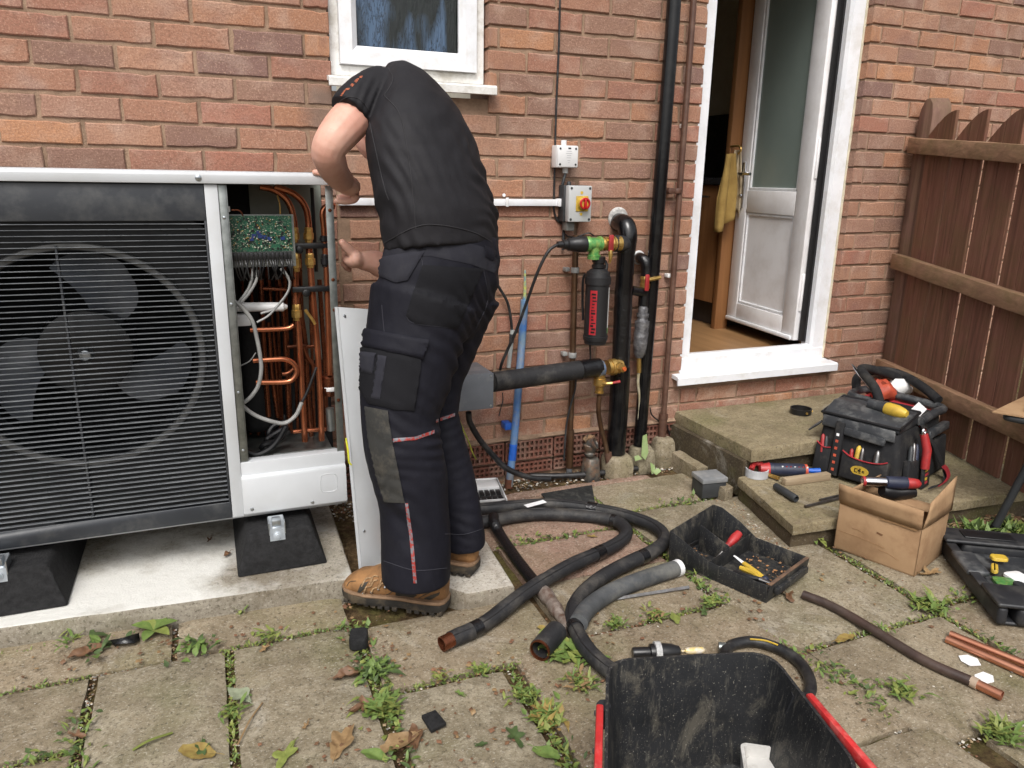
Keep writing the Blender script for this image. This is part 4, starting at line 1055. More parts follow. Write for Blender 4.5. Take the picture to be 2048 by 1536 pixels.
# tarnished copper pipe behind the filter, with clear saddle clips
cpv = thing('copper_riser', (0.329,-0.05,-0.0068), 'tarnished brown copper pipe clipped upright behind the black filter', 'pipe')
part_tube('pipe', [(0.3139,-0.05,1.0067),(0.3149,-0.05,0.8298),(0.3197,-0.05,0.5011),(0.3223,-0.05,0.3294),(0.3209,-0.05,0.1932)], .0125, 'old_copper', cpv, 4)
part_tube('lower_pipe', [(0.323,-0.05,0.1974),(0.3252,-0.05,0.0281)], .0155, 'old_copper', cpv, 0)
part_tube('foot_sleeve', [(0.3234,-0.05,0.0739),(0.3253,-0.05,-0.034)], .013, simple('grey_sleeve', lin(92, 94, 96), None, .5), cpv, 0)
for u in ((0.3154,-0.05,0.8696), (0.3189,-0.05,0.5222)):
    m = MB(); m.cyl((u[0], -.05, u[2] - .011), (u[0], -.05, u[2] + .011), .017, 16); m.box((u[0] - .032, -.03, u[2] - .008), (u[0] - .012, -.001, u[2] + .008)); m.build('saddle_clip', simple('clear_clip', lin(160, 160, 158), lin(130, 130, 128), .25), cpv, bevel=.002)
tube_thing('thin_brown_cable', [(0.326,-0.075,0.4388),(0.324,-0.075,0.3793),(0.3066,-0.07,0.304),(0.2945,-0.068,0.2283),(0.2905,-0.068,0.1515),(0.2977,-0.05,0.0657)], .0042, 'dark_grey_plastic', 'thin brown cable hanging beside the lower end of the copper riser', 'cable', 5, 6)

# black magnetic filter with green tee and brass valve
ft = thing('magnetic_filter', (0.3732,-0.13,0.5773), 'black cylindrical filter canister with red label hanging below a green tee', 'filter')
c0 = Vector((0.3775,-0.13,0.5811)); c1 = Vector((0.3773,-0.13,0.8867)); ax = c1 - c0; Lf = ax.length
m = MB(); m.lathe(c0, ax, [(0, .030), (.003, .043), (.018, .046), (.019, .049), (.035, .050), (.036, .047), (Lf - .065, .047), (Lf - .064, .0515), (Lf - .036, .0515), (Lf - .035, .048), (Lf - .018, .045), (Lf - .006, .030), (Lf, .02)], 32); can = m.build('canister', simple('filter_black', lin(30, 30, 32), lin(25, 25, 27), .5, 0, 10, .15, 250, .001), ft)
m = MB(); m.lathe(c1 - ax.normalized() * .004, ax, [(0, .022), (.004, .027), (.015, .027), (.016, .022), (.024, .022), (.025, .026), (.046, .026), (.047, .02)], 20); m.build('neck', MT['black_plastic'], ft)
x_, y_, d_ = basis(ax)
def curved_label(a0, a1, h0, h1, mat, name, par=can, r=.0474, steps=8):
    m = MB(); R2 = []
    for h in (h0, h1): R2.append([c0 + d_ * h + (Vector((math.sin(a), -math.cos(a), 0))) * r for a in [RAD(a0 + (a1 - a0) * i / steps) for i in range(steps + 1)]])
    m.loft(R2, closed=False, cap=False); return m.build(name, mat, par, smooth=60)
lb = curved_label(-62, -28, .045, Lf - .085, MT['label_red'], 'red_label')
r_ = random.Random(5)
for i in range(13):
    h = .052 + i * .0125
    if h > Lf - .1: break
    a0_ = -56 + r_.uniform(0, 6); curved_label(a0_, a0_ + r_.uniform(10, 22), h, h + r_.uniform(.004, .0085), MT['black_plastic'], 'label_letter', lb, .0478, 4)
curved_label(40, 60, .05, Lf - .075, MT['label_white'], 'white_label'); curved_label(39, 58, .048, .07, MT['green'], 'green_label_end', can, .0479)
ty = Vector((0.3508,-0.13,0.9778)); by = Vector((0.4363,-0.13,0.9784)); ry = Vector((0.2668,-0.13,0.981))
m = MB(); m.lathe(ty + Vector((-.036, 0, 0)), (1, 0, 0), [(0, .026), (.004, .029), (.018, .029), (.02, .025), (.055, .025), (.057, .029), (.068, .029)], 20); m.lathe(ty + Vector((.004, 0, -.01)), (0, 0, -1), [(0, .022), (.03, .022), (.032, .026), (.048, .026)], 18); m.build('green_tee', MT['green'], ft)
m = MB(); m.lathe(ty + Vector((-.036, 0, 0)), (-1, 0, 0), [(0, .031), (.03, .031), (.034, .029), (.05, .028), (.054, .026), (.075, .024), (.08, .018), (.095, .017), (.097, .013), (.118, .012)], 20); m.build('rubber_reducer', MT['black_plastic'], ft)
m = MB(); m.lathe(ty + Vector((.032, 0, 0)), (1, 0, 0), [(0, .022), (.012, .024), (.013, .027), (.03, .027), (.032, .024), (.05, .026), (.052, .030), (.085, .030), (.088, .026)], 18); vl = m.build('brass_valve', MT['brass'], ft)
vx = Vector((0.4087,-0.165,1.0064))
m = MB(); m.box((vx.x - .011, vx.y - .004, vx.z - .055), (vx.x + .011, vx.y + .004, vx.z + .008)); m.build('red_lever', MT['red_paint'], vl, bevel=.004)
m = MB(); m.tube(smooth_path([(vx.x, vx.y + .002, vx.z - .05), (vx.x, vx.y, vx.z - .08), (vx.x - .003, vx.y, vx.z - .10)], 4), [.008, .0085, .009, .008, .0075, .007, .006, .005, .004], 8); m.cyl((vx.x, vx.y - .002, vx.z - .01), (vx.x, vx.y + .03, vx.z - .01), .009, 10); m.build('drain_tap', MT['brass'], vl)
m = MB(); m.tube(smooth_path([(0.3194,-0.13,0.8631),(0.3169,-0.12,0.8386),(0.3286,-0.1,0.7564),(0.3346,-0.1,0.6757)], 4), .005, 6); m.tube([(0.4117,-0.13,0.8663),(0.42,-0.12,0.8943),(0.4157,-0.11,0.909)], .006, 6); m.build('hanger_bracket', MT['black_plastic'], ft)
tube_thing('filter_drain_tube', [(0.3605,-0.12,0.576),(0.3711,-0.11,0.511),(0.3767,-0.1,0.4557)], .004, 'cable_black', 'thin black tube leading down out of the filter canister', 'tube', 3, 6)
tube_thing('filter_cable', [(0.2162,-0.13,0.978),(0.1889,-0.135,0.9751),(0.1522,-0.14,0.9501),(0.1175,-0.13,0.8748),(0.0874,-0.11,0.7682),(0.0562,-0.09,0.6591),(0.0238,-0.07,0.5675),(0.0053,-0.06,0.5162),(0.0011,-0.05,0.4836)], .0062, 'cable_black', 'black cable sweeping from the rubber reducer down to the grey box', 'cable', 7, 8)

# large lagged elbow and riser
rs = thing('lagged_riser', (0.5394,-0.1,0.0876), 'thick black lagged pipe rising from a concrete block to an elbow in the wall', 'pipe')
part_tube('elbow', [(0.5274,0,1.0528),(0.5181,-0.045,1.0515),(0.5192,-0.08,1.0418),(0.5201,-0.098,1.0079),(0.5169,-0.1,0.9688),(0.5142,-0.1,0.9393)], .037, 'black_pipe', rs, 6, 20)
part_tube('branch', [(0.4363,-0.13,0.9784),(0.4733,-0.12,0.977),(0.5167,-0.1,0.9728)], .032, 'lag', rs, 4, 18)
part_tube('riser', [(0.5134,-0.1,0.9885),(0.5144,-0.1,0.8296),(0.5113,-0.1,0.769)], .036, 'black_pipe', rs, 3, 20)
part_tube('taped_riser', [(0.5134,-0.1,0.773),(0.5157,-0.1,0.6247),(0.5189,-0.1,0.4595)], [.0375, .0365, .038, .0365, .037, .0375, .0365, .037, .0375], 'tape', rs, 4, 20)
part_tube('lower_riser', [(0.5185,-0.1,0.4659),(0.52,-0.1,0.3249),(0.5173,-0.1,0.0904)], .041, 'black_pipe', rs, 3, 22)
m = MB(); cc = Vector((0.5266,0,1.0668)); m.lathe(cc, (0, -1, 0), [(0, .046), (.004, .045), (.010, .040), (.012, .036)], 20); m.build('wall_sealant', simple('white_sealant', lin(206, 204, 200), lin(120, 118, 116), .6, 0, 40, .8, 80, .006), rs)

# lagged cross pipe and grey box
cr = thing('lagged_cross_pipe', (0.1656,-0.12,0.4671), 'black lagged pipe running level from the grey box to the brass valve', 'pipe')
part_tube('lagging', [(-0.0823,-0.19,0.4772),(0.0377,-0.17,0.4759),(0.1734,-0.15,0.478),(0.3261,-0.13,0.4795)], .038, 'lag', cr, 4, 20)
part_tube('taped_end', [(0.3094,-0.132,0.4792),(0.3626,-0.125,0.4797),(0.4063,-0.12,0.4793)], [.0395, .0385, .040, .039, .0395, .0385, .040, .039, .0385], 'tape', cr, 4, 20)
gb = thing('grey_junction_enclosure', (-0.155,-0.2,0.3928), 'square grey metal enclosure on the wall behind the legs of the worker', 'enclosure')
a, b = (-0.259,-0.235,0.5261), (-0.0981,-0.235,0.3916)
m = MB(); m.box((a[0], -.235, b[2]), (b[0], -.06, a[2])); m.build('case', MT['enclosure'], gb, bevel=.003)
m = MB(); m.box((a[0] - .001, -.243, b[2] - .001), (b[0] + .001, -.2355, a[2] + .001)); cvr = m.build('cover', MT['enclosure'], gb, bevel=.003)
for x in (a[0] + .01, b[0] - .010):
    for z in (a[2] - .010, b[2] + .010):
        m = MB(); m.lathe((x, -.243, z), (0, -1, 0), [(0, .0045), (.0012, .004), (.0014, .002)], 10); m.build('screw', MT['zinc'], cvr)
m = MB(); m.lathe((b[0] - .001, -.17, (a[2] + b[2]) / 2 + .012), (1, 0, 0), [(0, .034), (.006, .034), (.007, .028), (.014, .028)], 18); m.build('entry_collar', MT['white_plastic'], gb)
m = MB(); m.cyl((b[0] - .075, -.16, b[2] + .001), (b[0] - .075, -.16, b[2] - .022), .016, 12); m.build('gland', MT['dark_grey_plastic'], gb)
tube_thing('box_feed_cable', [(-0.1705,-0.17,0.36),(-0.161,-0.16,0.3161),(-0.1167,-0.15,0.237),(-0.0537,-0.15,0.1569),(-0.004,-0.16,0.1058),(0.0898,-0.17,0.0607),(0.1785,-0.17,0.0421)], .0115, 'cable_black', 'thick black cable curving from under the grey enclosure to the ground', 'cable', 6, 12)
tube_thing('low_conduit', [Vector(p) + Vector((0, 0, .012)) for p in [(0.1448,-0.0442,0),(0.2643,-0.0863,0),(0.4046,-0.1122,0),(0.5589,-0.1186,0),(0.6972,-0.1177,0)]], .0125, 'cable_black', 'black conduit lying on the gravel in front of the concrete blocks', 'conduit', 5, 12)
tube_thing('earth_wire', [(-0.205,-0.16,0.3347),(-0.1825,-0.14,0.286),(-0.1515,-0.12,0.2207),(-0.1301,-0.1,0.1696),(-0.1014,-0.06,0.1242)], .0026, simple('yellow_green_wire', lin(196, 190, 60), lin(150, 170, 60), .5), 'thin yellow green earth wire hanging by the knee of the worker', 'wire', 5, 6)
tube_thing('crack_wire', [(0.0278,-0.012,0.3781),(0.0312,-0.01,0.3455),(0.0221,-0.012,0.315),(0.0146,-0.01,0.2789)], .0022, 'cable_black', 'short loose black wire end against the bricks under the cross pipe', 'wire', 4, 6)
tube_thing('knee_cable', [(-0.027,-0.03,0.8481),(0.0045,-0.03,0.8025),(0.0374,-0.028,0.7481),(0.0542,-0.026,0.6774),(0.0598,-0.025,0.6205)], .0058, 'cable_black', 'black cable running down behind the hip of the worker to the clear connector', 'cable', 5, 8)
ct = thing('clear_connector', (0.0559,-0.03,0.4848), 'translucent tube connector on a cable beside the blue pipe', 'connector')
part_tube('sleeve', [(0.0597,-0.03,0.6377),(0.0543,-0.03,0.5773),(0.0451,-0.03,0.4857)], .009, simple('translucent_sleeve', lin(170, 174, 172), lin(146, 150, 148), .3), ct, 3, 10)
part_tube('collar', [(0.0578,-0.03,0.6216),(0.0563,-0.03,0.5873)], .0105, 'dark_grey_plastic', ct, 0, 10)

# blue pipe
bp2 = thing('blue_water_pipe', (0.0393,-0.07,0.0178), 'scuffed blue plastic pipe rising from the soil against the bricks', 'pipe')
part_tube('pipe', [(0.0317,-0.09,0.0003),(0.0619,-0.07,0.2326),(0.0834,-0.05,0.4357),(0.1013,-0.03,0.5946),(0.1073,-0.03,0.7154),(0.1085,-0.03,0.7552)], .0155, 'blue_pipe', bp2, 4, 14)
part_tube('tape_band', [(0.0466,-0.081,0.1088),(0.0544,-0.075,0.175)], .0162, 'blue', bp2, 0, 14)
part_tube('rusty_end', [(0.0296,-0.09,-0.006),(0.032,-0.088,0.0303)], .0164, simple('rust', lin(124, 74, 52), lin(92, 58, 44), .8), bp2, 0, 14)
part_tube('wire_tail', [(0.1086,-0.03,0.7512),(0.1095,-0.03,0.8046),(0.108,-0.03,0.8731)], [.008, .007, .006, .005, .004], simple('yellow_green_wire2', lin(190, 190, 70), lin(60, 120, 170), .5, 0, 40), bp2, 2, 8)
a = (0.0368,-0.05,0.246); m = MB(); m.box((a[0] - .014, -.062, a[2] - .014), (a[0] + .016, -.012, a[2] + .014)); m.build('pipe_clip', MT['blue'], bp2, bevel=.003)

# brass valve group on the lower riser
bv = thing('brass_valve_group', (0.4431,-0.13,0.426), 'brass valve body with blue sleeve and small drain tap on the lagged pipes', 'valve')
p, q = Vector((0.3901,-0.125,0.4754)), Vector((0.5363,-0.125,0.4811))
m = MB(); m.lathe(p, q - p, [(0, .034), (.012, .034), (.03, .033), (.032, .030)], 20); m.build('blue_sleeve', simple('blue_brass', lin(74, 110, 158), lin(120, 116, 96), .35, .4, 30), bv)
m = MB(); m.lathe(p + (q - p) * .36, q - p, [(0, .030), (.014, .030), (.015, .034), (.034, .034), (.036, .030), (.05, .028), (.066, .026)], 20); m.build('valve_body', MT['brass'], bv)
h = Vector((0.4783,-0.165,0.4803)); m = MB(); m.lathe(h + Vector((0, .03, 0)), (.3, -1, 0), [(0, .024), (.02, .024), (.022, .018), (.04, .016), (.042, .010)], 8); m.build('hex_cap', MT['brass'], bv, smooth=30)
m = MB(); m.lathe(h + Vector((.012, -.012, 0)), (.3, -1, 0), [(0, .009), (.006, .009)], 8); m.build('orange_plug', simple('orange_plug', lin(206, 100, 50), None, .5), bv)
t0 = Vector((0.4101,-0.125,0.4444)); m = MB(); m.lathe(t0 + Vector((0, 0, .012)), (0, 0, -1), [(0, .022), (.02, .022), (.021, .026), (.05, .026), (.056, .018), (.075, .016), (.076, .019), (.084, .019)], 14); m.build('tail_nut', MT['brass'], bv, smooth=30)
m = MB(); m.tube(smooth_path([(0.4104,-0.14,0.4186),(0.4247,-0.16,0.4205),(0.4443,-0.17,0.4235)], 3), [.010, .009, .009, .008, .007, .007, .006], 8); tp = m.build('drain_tap', MT['brass'], bv)
m = MB(); m.tube([(0.442,-0.17,0.4237),(0.4759,-0.175,0.4284)], [.005, .006], 8); m.build('red_tip', MT['red_paint'], tp)
tube_thing('bent_copper_tail', [(0.4121,-0.125,0.3634),(0.4109,-0.125,0.299),(0.4295,-0.12,0.2192),(0.4492,-0.12,0.1616),(0.4704,-0.12,0.0806)], .0105, 'old_copper', 'tarnished bent pipe dropping from the brass valve to the ground', 'pipe', 6, 12)
tube_thing('tail_socket', [(0.4691,-0.12,0.1033),(0.4869,-0.12,0.0033)], .0155, 'brown_pipe', 'brown socket at the foot of the bent copper tail', 'pipe', 0, 12)

# smaller lagged pipe with red handled valve and foil wrapped fittings
sm_ = thing('valve_stack', (0.6275,-0.08,0.4855), 'small black elbow with brass red handled valve above foil wrapped fittings', 'valve')
part_tube('elbow', [(0.6338,0,0.907),(0.6218,-0.04,0.9072),(0.6294,-0.06,0.8968),(0.636,-0.065,0.8624),(0.636,-0.065,0.8295)], .0225, 'tape', sm_, 6, 16)
m = MB(); cc = Vector((0.6338,0,0.907)); m.lathe(cc, (0, -1, 0), [(0, .03), (.004, .029), (.008, .022)], 16); m.build('wall_sealant', MT['white_plastic'], sm_)
p, q = Vector((0.6299,-0.07,0.8385)), Vector((0.6317,-0.07,0.7807)); m = MB(); m.lathe(p, q - p, [(0, .020), (.008, .023), (.014, .023), (.015, .020), (.03, .020), (.031, .023), (.05, .022)], 16); vb = m.build('brass_body', MT['brass'], sm_, smooth=30)
hh = Vector((0.6183,-0.11,0.8234)); m = MB(); m.box((hh.x - .011, hh.y, hh.z - .042), (hh.x + .009, hh.y + .010, hh.z + .026)); m.build('red_handle', MT['red_paint'], vb, bevel=.006)
m = MB(); m.cyl(hh + Vector((.006, .004, .004)), hh + Vector((.062, .006, .012)), .008, 8); m.build('handle_stem', MT['brass'], vb)
part_tube('black_tee', [(0.5532,-0.09,0.7864),(0.5872,-0.085,0.7783),(0.6215,-0.08,0.7721)], .020, 'tape', sm_, 3, 14)
part_tube('lower_black', [(0.6259,-0.075,0.7857),(0.6267,-0.075,0.7086)], .0235, 'tape', sm_, 0, 16)
p, q = Vector((0.6231,-0.08,0.7159)), Vector((0.6169,-0.08,0.4971)); L_ = (q - p).length
m = MB(); m.lathe(p, q - p, [(0, .019), (.01, .021), (.03, .020), (.031, .026), (.045, .026), (.046, .022), (.062, .024), (.063, .031), (.085, .032), (.1, .029), (.115, .032), (.14, .030), (.15, .031), (L_ - .02, .026), (L_, .016)], 20); m.build('foil_fittings', MT['clear'], sm_, smooth=30)
part_tube('brass_tail', [(0.6165,-0.08,0.5036),(0.6215,-0.08,0.4314)], .010, 'brass', sm_, 0, 10)
part_tube('clear_tail', [(0.6211,-0.08,0.438),(0.6197,-0.08,0.3876),(0.6326,-0.08,0.3087),(0.6317,-0.08,0.2141)], [.007, .0068, .0066, .0064, .0062, .006, .0055, .005, .0045, .004, .003, .003, .002], simple('clear_hose', lin(150, 140, 112), lin(176, 170, 150), .3), sm_, 4, 8)

# tall black pipe, brown waste pipe
tube_thing('black_soil_pipe', [(0.676,-0.07,2.0136),(0.6788,-0.07,1.7737),(0.669,-0.07,1.1037),(0.6584,-0.07,0.481),(0.6533,-0.07,0.0981)], .0275, 'black_pipe', 'tall glossy black pipe running the full height beside the door', 'pipe', 4, 18)
wpi = thing('brown_waste_pipe', (0.7915,-0.04,0.0834), 'slim brown waste pipe clipped beside the door frame', 'pipe')
part_tube('pipe', [(0.7817,-0.04,2.0318),(0.7867,-0.04,1.8582),(0.7852,-0.04,0.9802),(0.7871,-0.04,0.2018)], .0125, 'brown_pipe', wpi, 3, 12)
part_tube('socket', [(0.7866,-0.04,0.2088),(0.7848,-0.04,0.1008)], .0185, 'brown_pipe', wpi, 0, 14)
part_tube('collar', [(0.7858,-0.04,0.2182),(0.7851,-0.04,0.195)], .0205, 'brown_pipe', wpi, 0, 14)
u = (0.7753,-0.04,1.1785)
m = MB(); m.cyl((u[0] - .003, -.04, u[2] - .01), (u[0] - .003, -.04, u[2] + .01), .019, 16); m.box((u[0] - .03, -.048, u[2] - .008), (u[0] + .018, -.03, u[2] + .008)); m.cyl((u[0] - .036, -.001, u[2]), (u[0] - .036, -.05, u[2]), .013, 12); m.build('pipe_bracket', MT['brown_pipe'], wpi, bevel=.002)
for (uu) in ((0.774,-0.02,0.8301), (0.7974,-0.02,1.4335)):
    m = MB(); m.box((uu[0] - .010, -.03, uu[2] - .008), (uu[0] + .010, -.001, uu[2] + .008)); m.build('small_clip', MT['pvc_dirty'], wpi, bevel=.002)
tube_thing('corner_cable', [(0.7264,-0.02,0.2484),(0.7394,-0.02,0.2123),(0.7782,-0.02,0.1802),(0.8167,-0.02,0.1572),(0.8421,-0.02,0.1068)], .0035, 'cable_black', 'thin black cable crossing the bricks behind the brown waste pipe', 'cable', 5, 6)

# concrete blocks and old tarred fitting at the foot of the pipes
def block(c, w, d, h, mat, name, label, seed, grp='concrete pipe blocks', z0=-.02):
    r_ = random.Random(seed); m = MB(); rings = []
    for z, s in ((z0, .94), (z0 + h * .25, 1.0), (z0 + h * .6, .98), (z0 + h * .9, .84), (z0 + h, .66)):
        rg = []
        for i in range(10):
            a = 2 * math.pi * (i + .5) / 10; k = (abs(math.cos(a)) ** 5 + abs(math.sin(a)) ** 5) ** (-.2)
            j = 1 + mnoise.noise(Vector((math.cos(a) * 2 + seed, math.sin(a) * 2, z * 14))) * .16
            rg.append((c[0] + w / 2 * math.cos(a) * k * s * j, c[1] + d / 2 * math.sin(a) * k * s * j, z + mnoise.noise(Vector((a, seed, z * 9))) * .012))
        rings.append(rg)
    m.loft(rings); return tag(m.build(name, mat, bevel=.004, smooth=35), label, 'concrete block', grp)
block((0.7818,-0.06,0.0439), .105, .10, .135, MT['block'], 'concrete_block', 'rough concrete block holding the brown waste pipe', 1)
block((0.6631,-0.08,0.0186), .115, .11, .115, MT['block'], 'concrete_block', 'rough concrete block under the tall black pipe with green paint splashes', 2)
block((0.5222,-0.11,0.0362), .135, .12, .105, MT['block'], 'concrete_block', 'rough concrete block under the thick lagged riser', 3)
block((0.402,-0.1,0.0367), .075, .075, .105, MT['tar'], 'tarred_block', 'small black tarred block in front of the air bricks', 4, None)
of = thing('old_fitting', (0.3875,-0.1,0.1398), 'corroded old pipe fitting standing on the small tarred block', 'fitting')
a = Vector((0.3931,-0.1,0.1213))
m = MB(); m.lathe(a + Vector((0, 0, -.03)), (0, 0, 1), [(0, .02), (.01, .024), (.02, .02), (.03, .028), (.05, .032), (.06, .024), (.07, .012)], 14); m.build('body', MT['tar'], of)
m = MB(); m.lathe(a + Vector((-.01, 0, .02)), (.6, -.5, .35), [(0, .02), (.02, .026), (.035, .028), (.036, .02), (.03, .018)], 14); m.build('broken_cup', MT['tar'], of)
m = MB(); m.tube(smooth_path([a + Vector((-.03, 0, .04)), a + Vector((-.01, 0, .055)), a + Vector((.01, -.01, .05))], 3), .012, 8); m.build('debris', simple('burnt_rag', lin(54, 46, 38), lin(140, 110, 80), .9, 0, 50, 1, 60, .01), of)
# green painted splash leaf-like film draped over the second block
gp_ = MB()
for pl in ([(0.6181,-0.145,0.1685),(0.6373,-0.145,0.1753),(0.6478,-0.15,0.092),(0.6321,-0.155,0.0615),(0.614,-0.15,0.0802)], [(0.6515,-0.165,0.0512),(0.6692,-0.17,0.0393),(0.6787,-0.175,0.0055),(0.6532,-0.18,0.0039)], [(0.6548,-0.18,0.0151),(0.6838,-0.18,0.0274),(0.6968,-0.185,0.0137),(0.6696,-0.19,0.0009)], [(0.5825,-0.145,0.0801),(0.6019,-0.145,0.0845),(0.6199,-0.15,0.0658),(0.5858,-0.15,0.061)]):
    gp_.prism(pl, (0, -.003, .001))
tag(gp_.build('green_film', simple('pale_green_film', lin(128, 150, 92), lin(150, 166, 120), .6)), 'torn pale green plastic film hanging over the middle concrete block', 'plastic film')


# ================================================================ the worker
def mat_skin():
    m = Mat('skin', .5, 0, .4)
    c = m.mix(m.ramp(m.noise(9, 4, .6), [(.35, 0.0), (.65, 1.0)]), lin(212, 168, 150), lin(200, 148, 130))
    c = m.mix(m.math('MULTIPLY', m.ramp(m.noise(60, 4, .7), [(.55, 0.0), (.7, 1.0)]), .3), c, lin(190, 130, 114))
    m.color(c); m.set('Subsurface Weight', .12); m.set('Subsurface Radius', (.01, .004, .002)); m.bump(m.noise(420, 4, .6), .15, .001)
    return m.m
def mat_cloth(name, c1, c2, weave=900, rough=.85, dirt=None, damt=.3):
    m = Mat(name, rough, 0, .2)
    c = m.mix(m.ramp(m.noise(6, 5, .6), [(.35, 0.0), (.65, 1.0)]), c1, c2)
    if dirt: c = m.mix(m.math('MULTIPLY', m.ramp(m.noise(16, 8, .75), [(.5, 0.0), (.68, 1.0)]), damt), c, dirt)
    m.color(c); m.set('Specular IOR Level', .22)
    m.bump(m.noise(weave, 2, .5), .25, .0006); m.bump(m.noise(38, 4, .6, m.stretch((1, 1, .6))), .35, .004)
    return m.m
MT['skin'] = mat_skin()
MT['shirt'] = mat_cloth('black_jersey', lin(36, 35, 38), lin(29, 28, 31), 900, .7)
MT['navy'] = mat_cloth('navy_work_twill', lin(24, 24, 33), lin(19, 19, 27), 700, .7, lin(42, 42, 48), .3)
MT['navy_grey'] = mat_cloth('faded_twill', lin(44, 44, 51), lin(34, 34, 41), 700, .8, lin(58, 58, 60), .35)
MT['knee'] = mat_cloth('dusty_knee_fabric', lin(62, 61, 58), lin(50, 50, 49), 500, .9, lin(98, 92, 82), .45)
MT['black_cloth'] = mat_cloth('black_pocket_cloth', lin(23, 23, 27), lin(18, 18, 22), 700, .8)
MT['tan'] = simple('tan_nubuck', lin(152, 112, 72), lin(126, 92, 60), .75, 0, 18, .5, 220, .002, .1, .3, lin(70, 56, 44), .75, 13)
MT['boot_dark'] = simple('dark_boot_trim', lin(58, 54, 48), lin(44, 41, 37), .7, 0, 20, .3, 200, .002)
MT['boot_sole'] = simple('boot_rubber', lin(52, 49, 45), lin(40, 38, 35), .8, 0, 30, .4, 150, .002, .08, .3, lin(112, 98, 78), .6, 12)
MT['welt'] = simple('boot_welt', lin(134, 106, 80), lin(112, 88, 66), .8)
MT['lace'] = simple('lace', lin(182, 150, 112), lin(110, 84, 58), .8, 0, 120)

def ring(PL, PR, ax, asp=1.0, b=1.0, phi=0.0, n=28, sq=2.0):
    """section between two silhouette points; ellipse (1, b) turned by phi, normalised to the given half width"""
    PL, PR, ax = Vector(PL), Vector(PR), Vector(ax).normalized()
    C = (PL + PR) / 2; l = PR - PL; w = l.length / 2 + .0055; l = (l - ax * l.dot(ax)).normalized()
    dv = ax.cross(l).normalized()
    if dv.y < 0: dv = -dv
    hw = math.sqrt(math.cos(phi) ** 2 + (b * math.sin(phi)) ** 2); out = []
    for i in range(n):
        t = 2 * math.pi * i / n; c, s = math.cos(t), math.sin(t)
        if sq != 2.0:
            k = (abs(c) ** sq + abs(s) ** sq) ** (-1 / sq); c, s = c * k, s * k
        x = (c * math.cos(phi) - b * s * math.sin(phi)) / hw; y = (c * math.sin(phi) + b * s * math.cos(phi)) / hw
        out.append(C + l * (w * x) + dv * (w * asp * y))
    return out
def chain(mb, sects, **kw):
    C = [(Vector(a) + Vector(b)) / 2 for a, b in sects]; R_ = []
    for i, (a, b) in enumerate(sects):
        ax = C[min(i + 1, len(C) - 1)] - C[max(i - 1, 0)]
        R_.append(ring(a, b, ax, **kw))
    mb.loft(R_); return R_
def pairs(L, R_): return list(zip(L, R_))

def remeshed(mb, name, mat, parent, voxel, it=6, disp=None, fac=.6):
    me = bpy.data.meshes.new('tmp'); me.from_pydata([tuple(v) for v in mb.v], [], mb.f)
    bm = bmesh.new(); bm.from_mesh(me); bmesh.ops.recalc_face_normals(bm, faces=bm.faces); bm.to_mesh(me); bm.free()
    o = bpy.data.objects.new('tmp', me); scene.collection.objects.link(o)
    md = o.modifiers.new('r', 'REMESH'); md.mode = 'VOXEL'; md.voxel_size = voxel; md.adaptivity = 0
    md = o.modifiers.new('s', 'SMOOTH'); md.factor = fac; md.iterations = it
    dg = bpy.context.evaluated_depsgraph_get()
    ev = bpy.data.meshes.new_from_object(o.evaluated_get(dg))
    bpy.data.objects.remove(o)
    if disp:
        nr = [v.normal.copy() for v in ev.vertices]
        for v, n_ in zip(ev.vertices, nr): v.co = v.co + n_ * disp(v.co, n_)
    ev.name = name; ev.materials.clear(); ev.materials.append(mat)
    lo = Vector([min(v.co[i] for v in ev.vertices) for i in range(3)]); hi = Vector([max(v.co[i] for v in ev.vertices) for i in range(3)])
    org = Vector(((lo.x + hi.x) / 2, (lo.y + hi.y) / 2, lo.z))
    for v in ev.vertices: v.co -= org
    ev.polygons.foreach_set('use_smooth', [True] * len(ev.polygons)); ev.update()
    ob = bpy.data.objects.new(name, ev); ORG[ob.name] = org
    ob.location = org - (ORG[parent.name] if parent else Vector((0, 0, 0))); link(ob, parent)
    return ob

def fold(p, o, k, sp, A, Rr, ph=0.0, wob=2.2):
    d = p - Vector(o); g = math.exp(-d.length_squared / (Rr * Rr))
    if g < .02: return 0.0
    s_ = math.sin(2 * math.pi * d.dot(Vector(k).normalized()) / sp + wob * mnoise.noise(p * 6) * 3 + ph)
    return A * 1.15 * g * (.35 + 1.1 * abs(mnoise.noise(p * 5 + Vector((ph, 3, 1))))) * (s_ * abs(s_) ** .3)

# ---- body: arms with hands, neck and head, trunk, one continuous mesh
body = MB()
hand_r = .0095
LA = [(-0.58,-0.6,1.4212), (-0.6573,-0.672,1.3622), (-0.7063,-0.7,1.3147), (-0.7294,-0.7,1.2797), (-0.7199,-0.67,1.2507), (-0.7014,-0.62,1.2259), (-0.6745,-0.565,1.2037)]
body.tube(smooth_path(LA, 4), None or [0] * 0 or [(.058 + (.053 - .058) * 0)] * 0 or [.040, .042, .045, .049, .0525, .0525, .0515, .0505, .049, .047, .0455, .044, .043, .043, .0428, .0425, .042, .041, .040, .039, .038, .037, .036, .035, .034], 16)
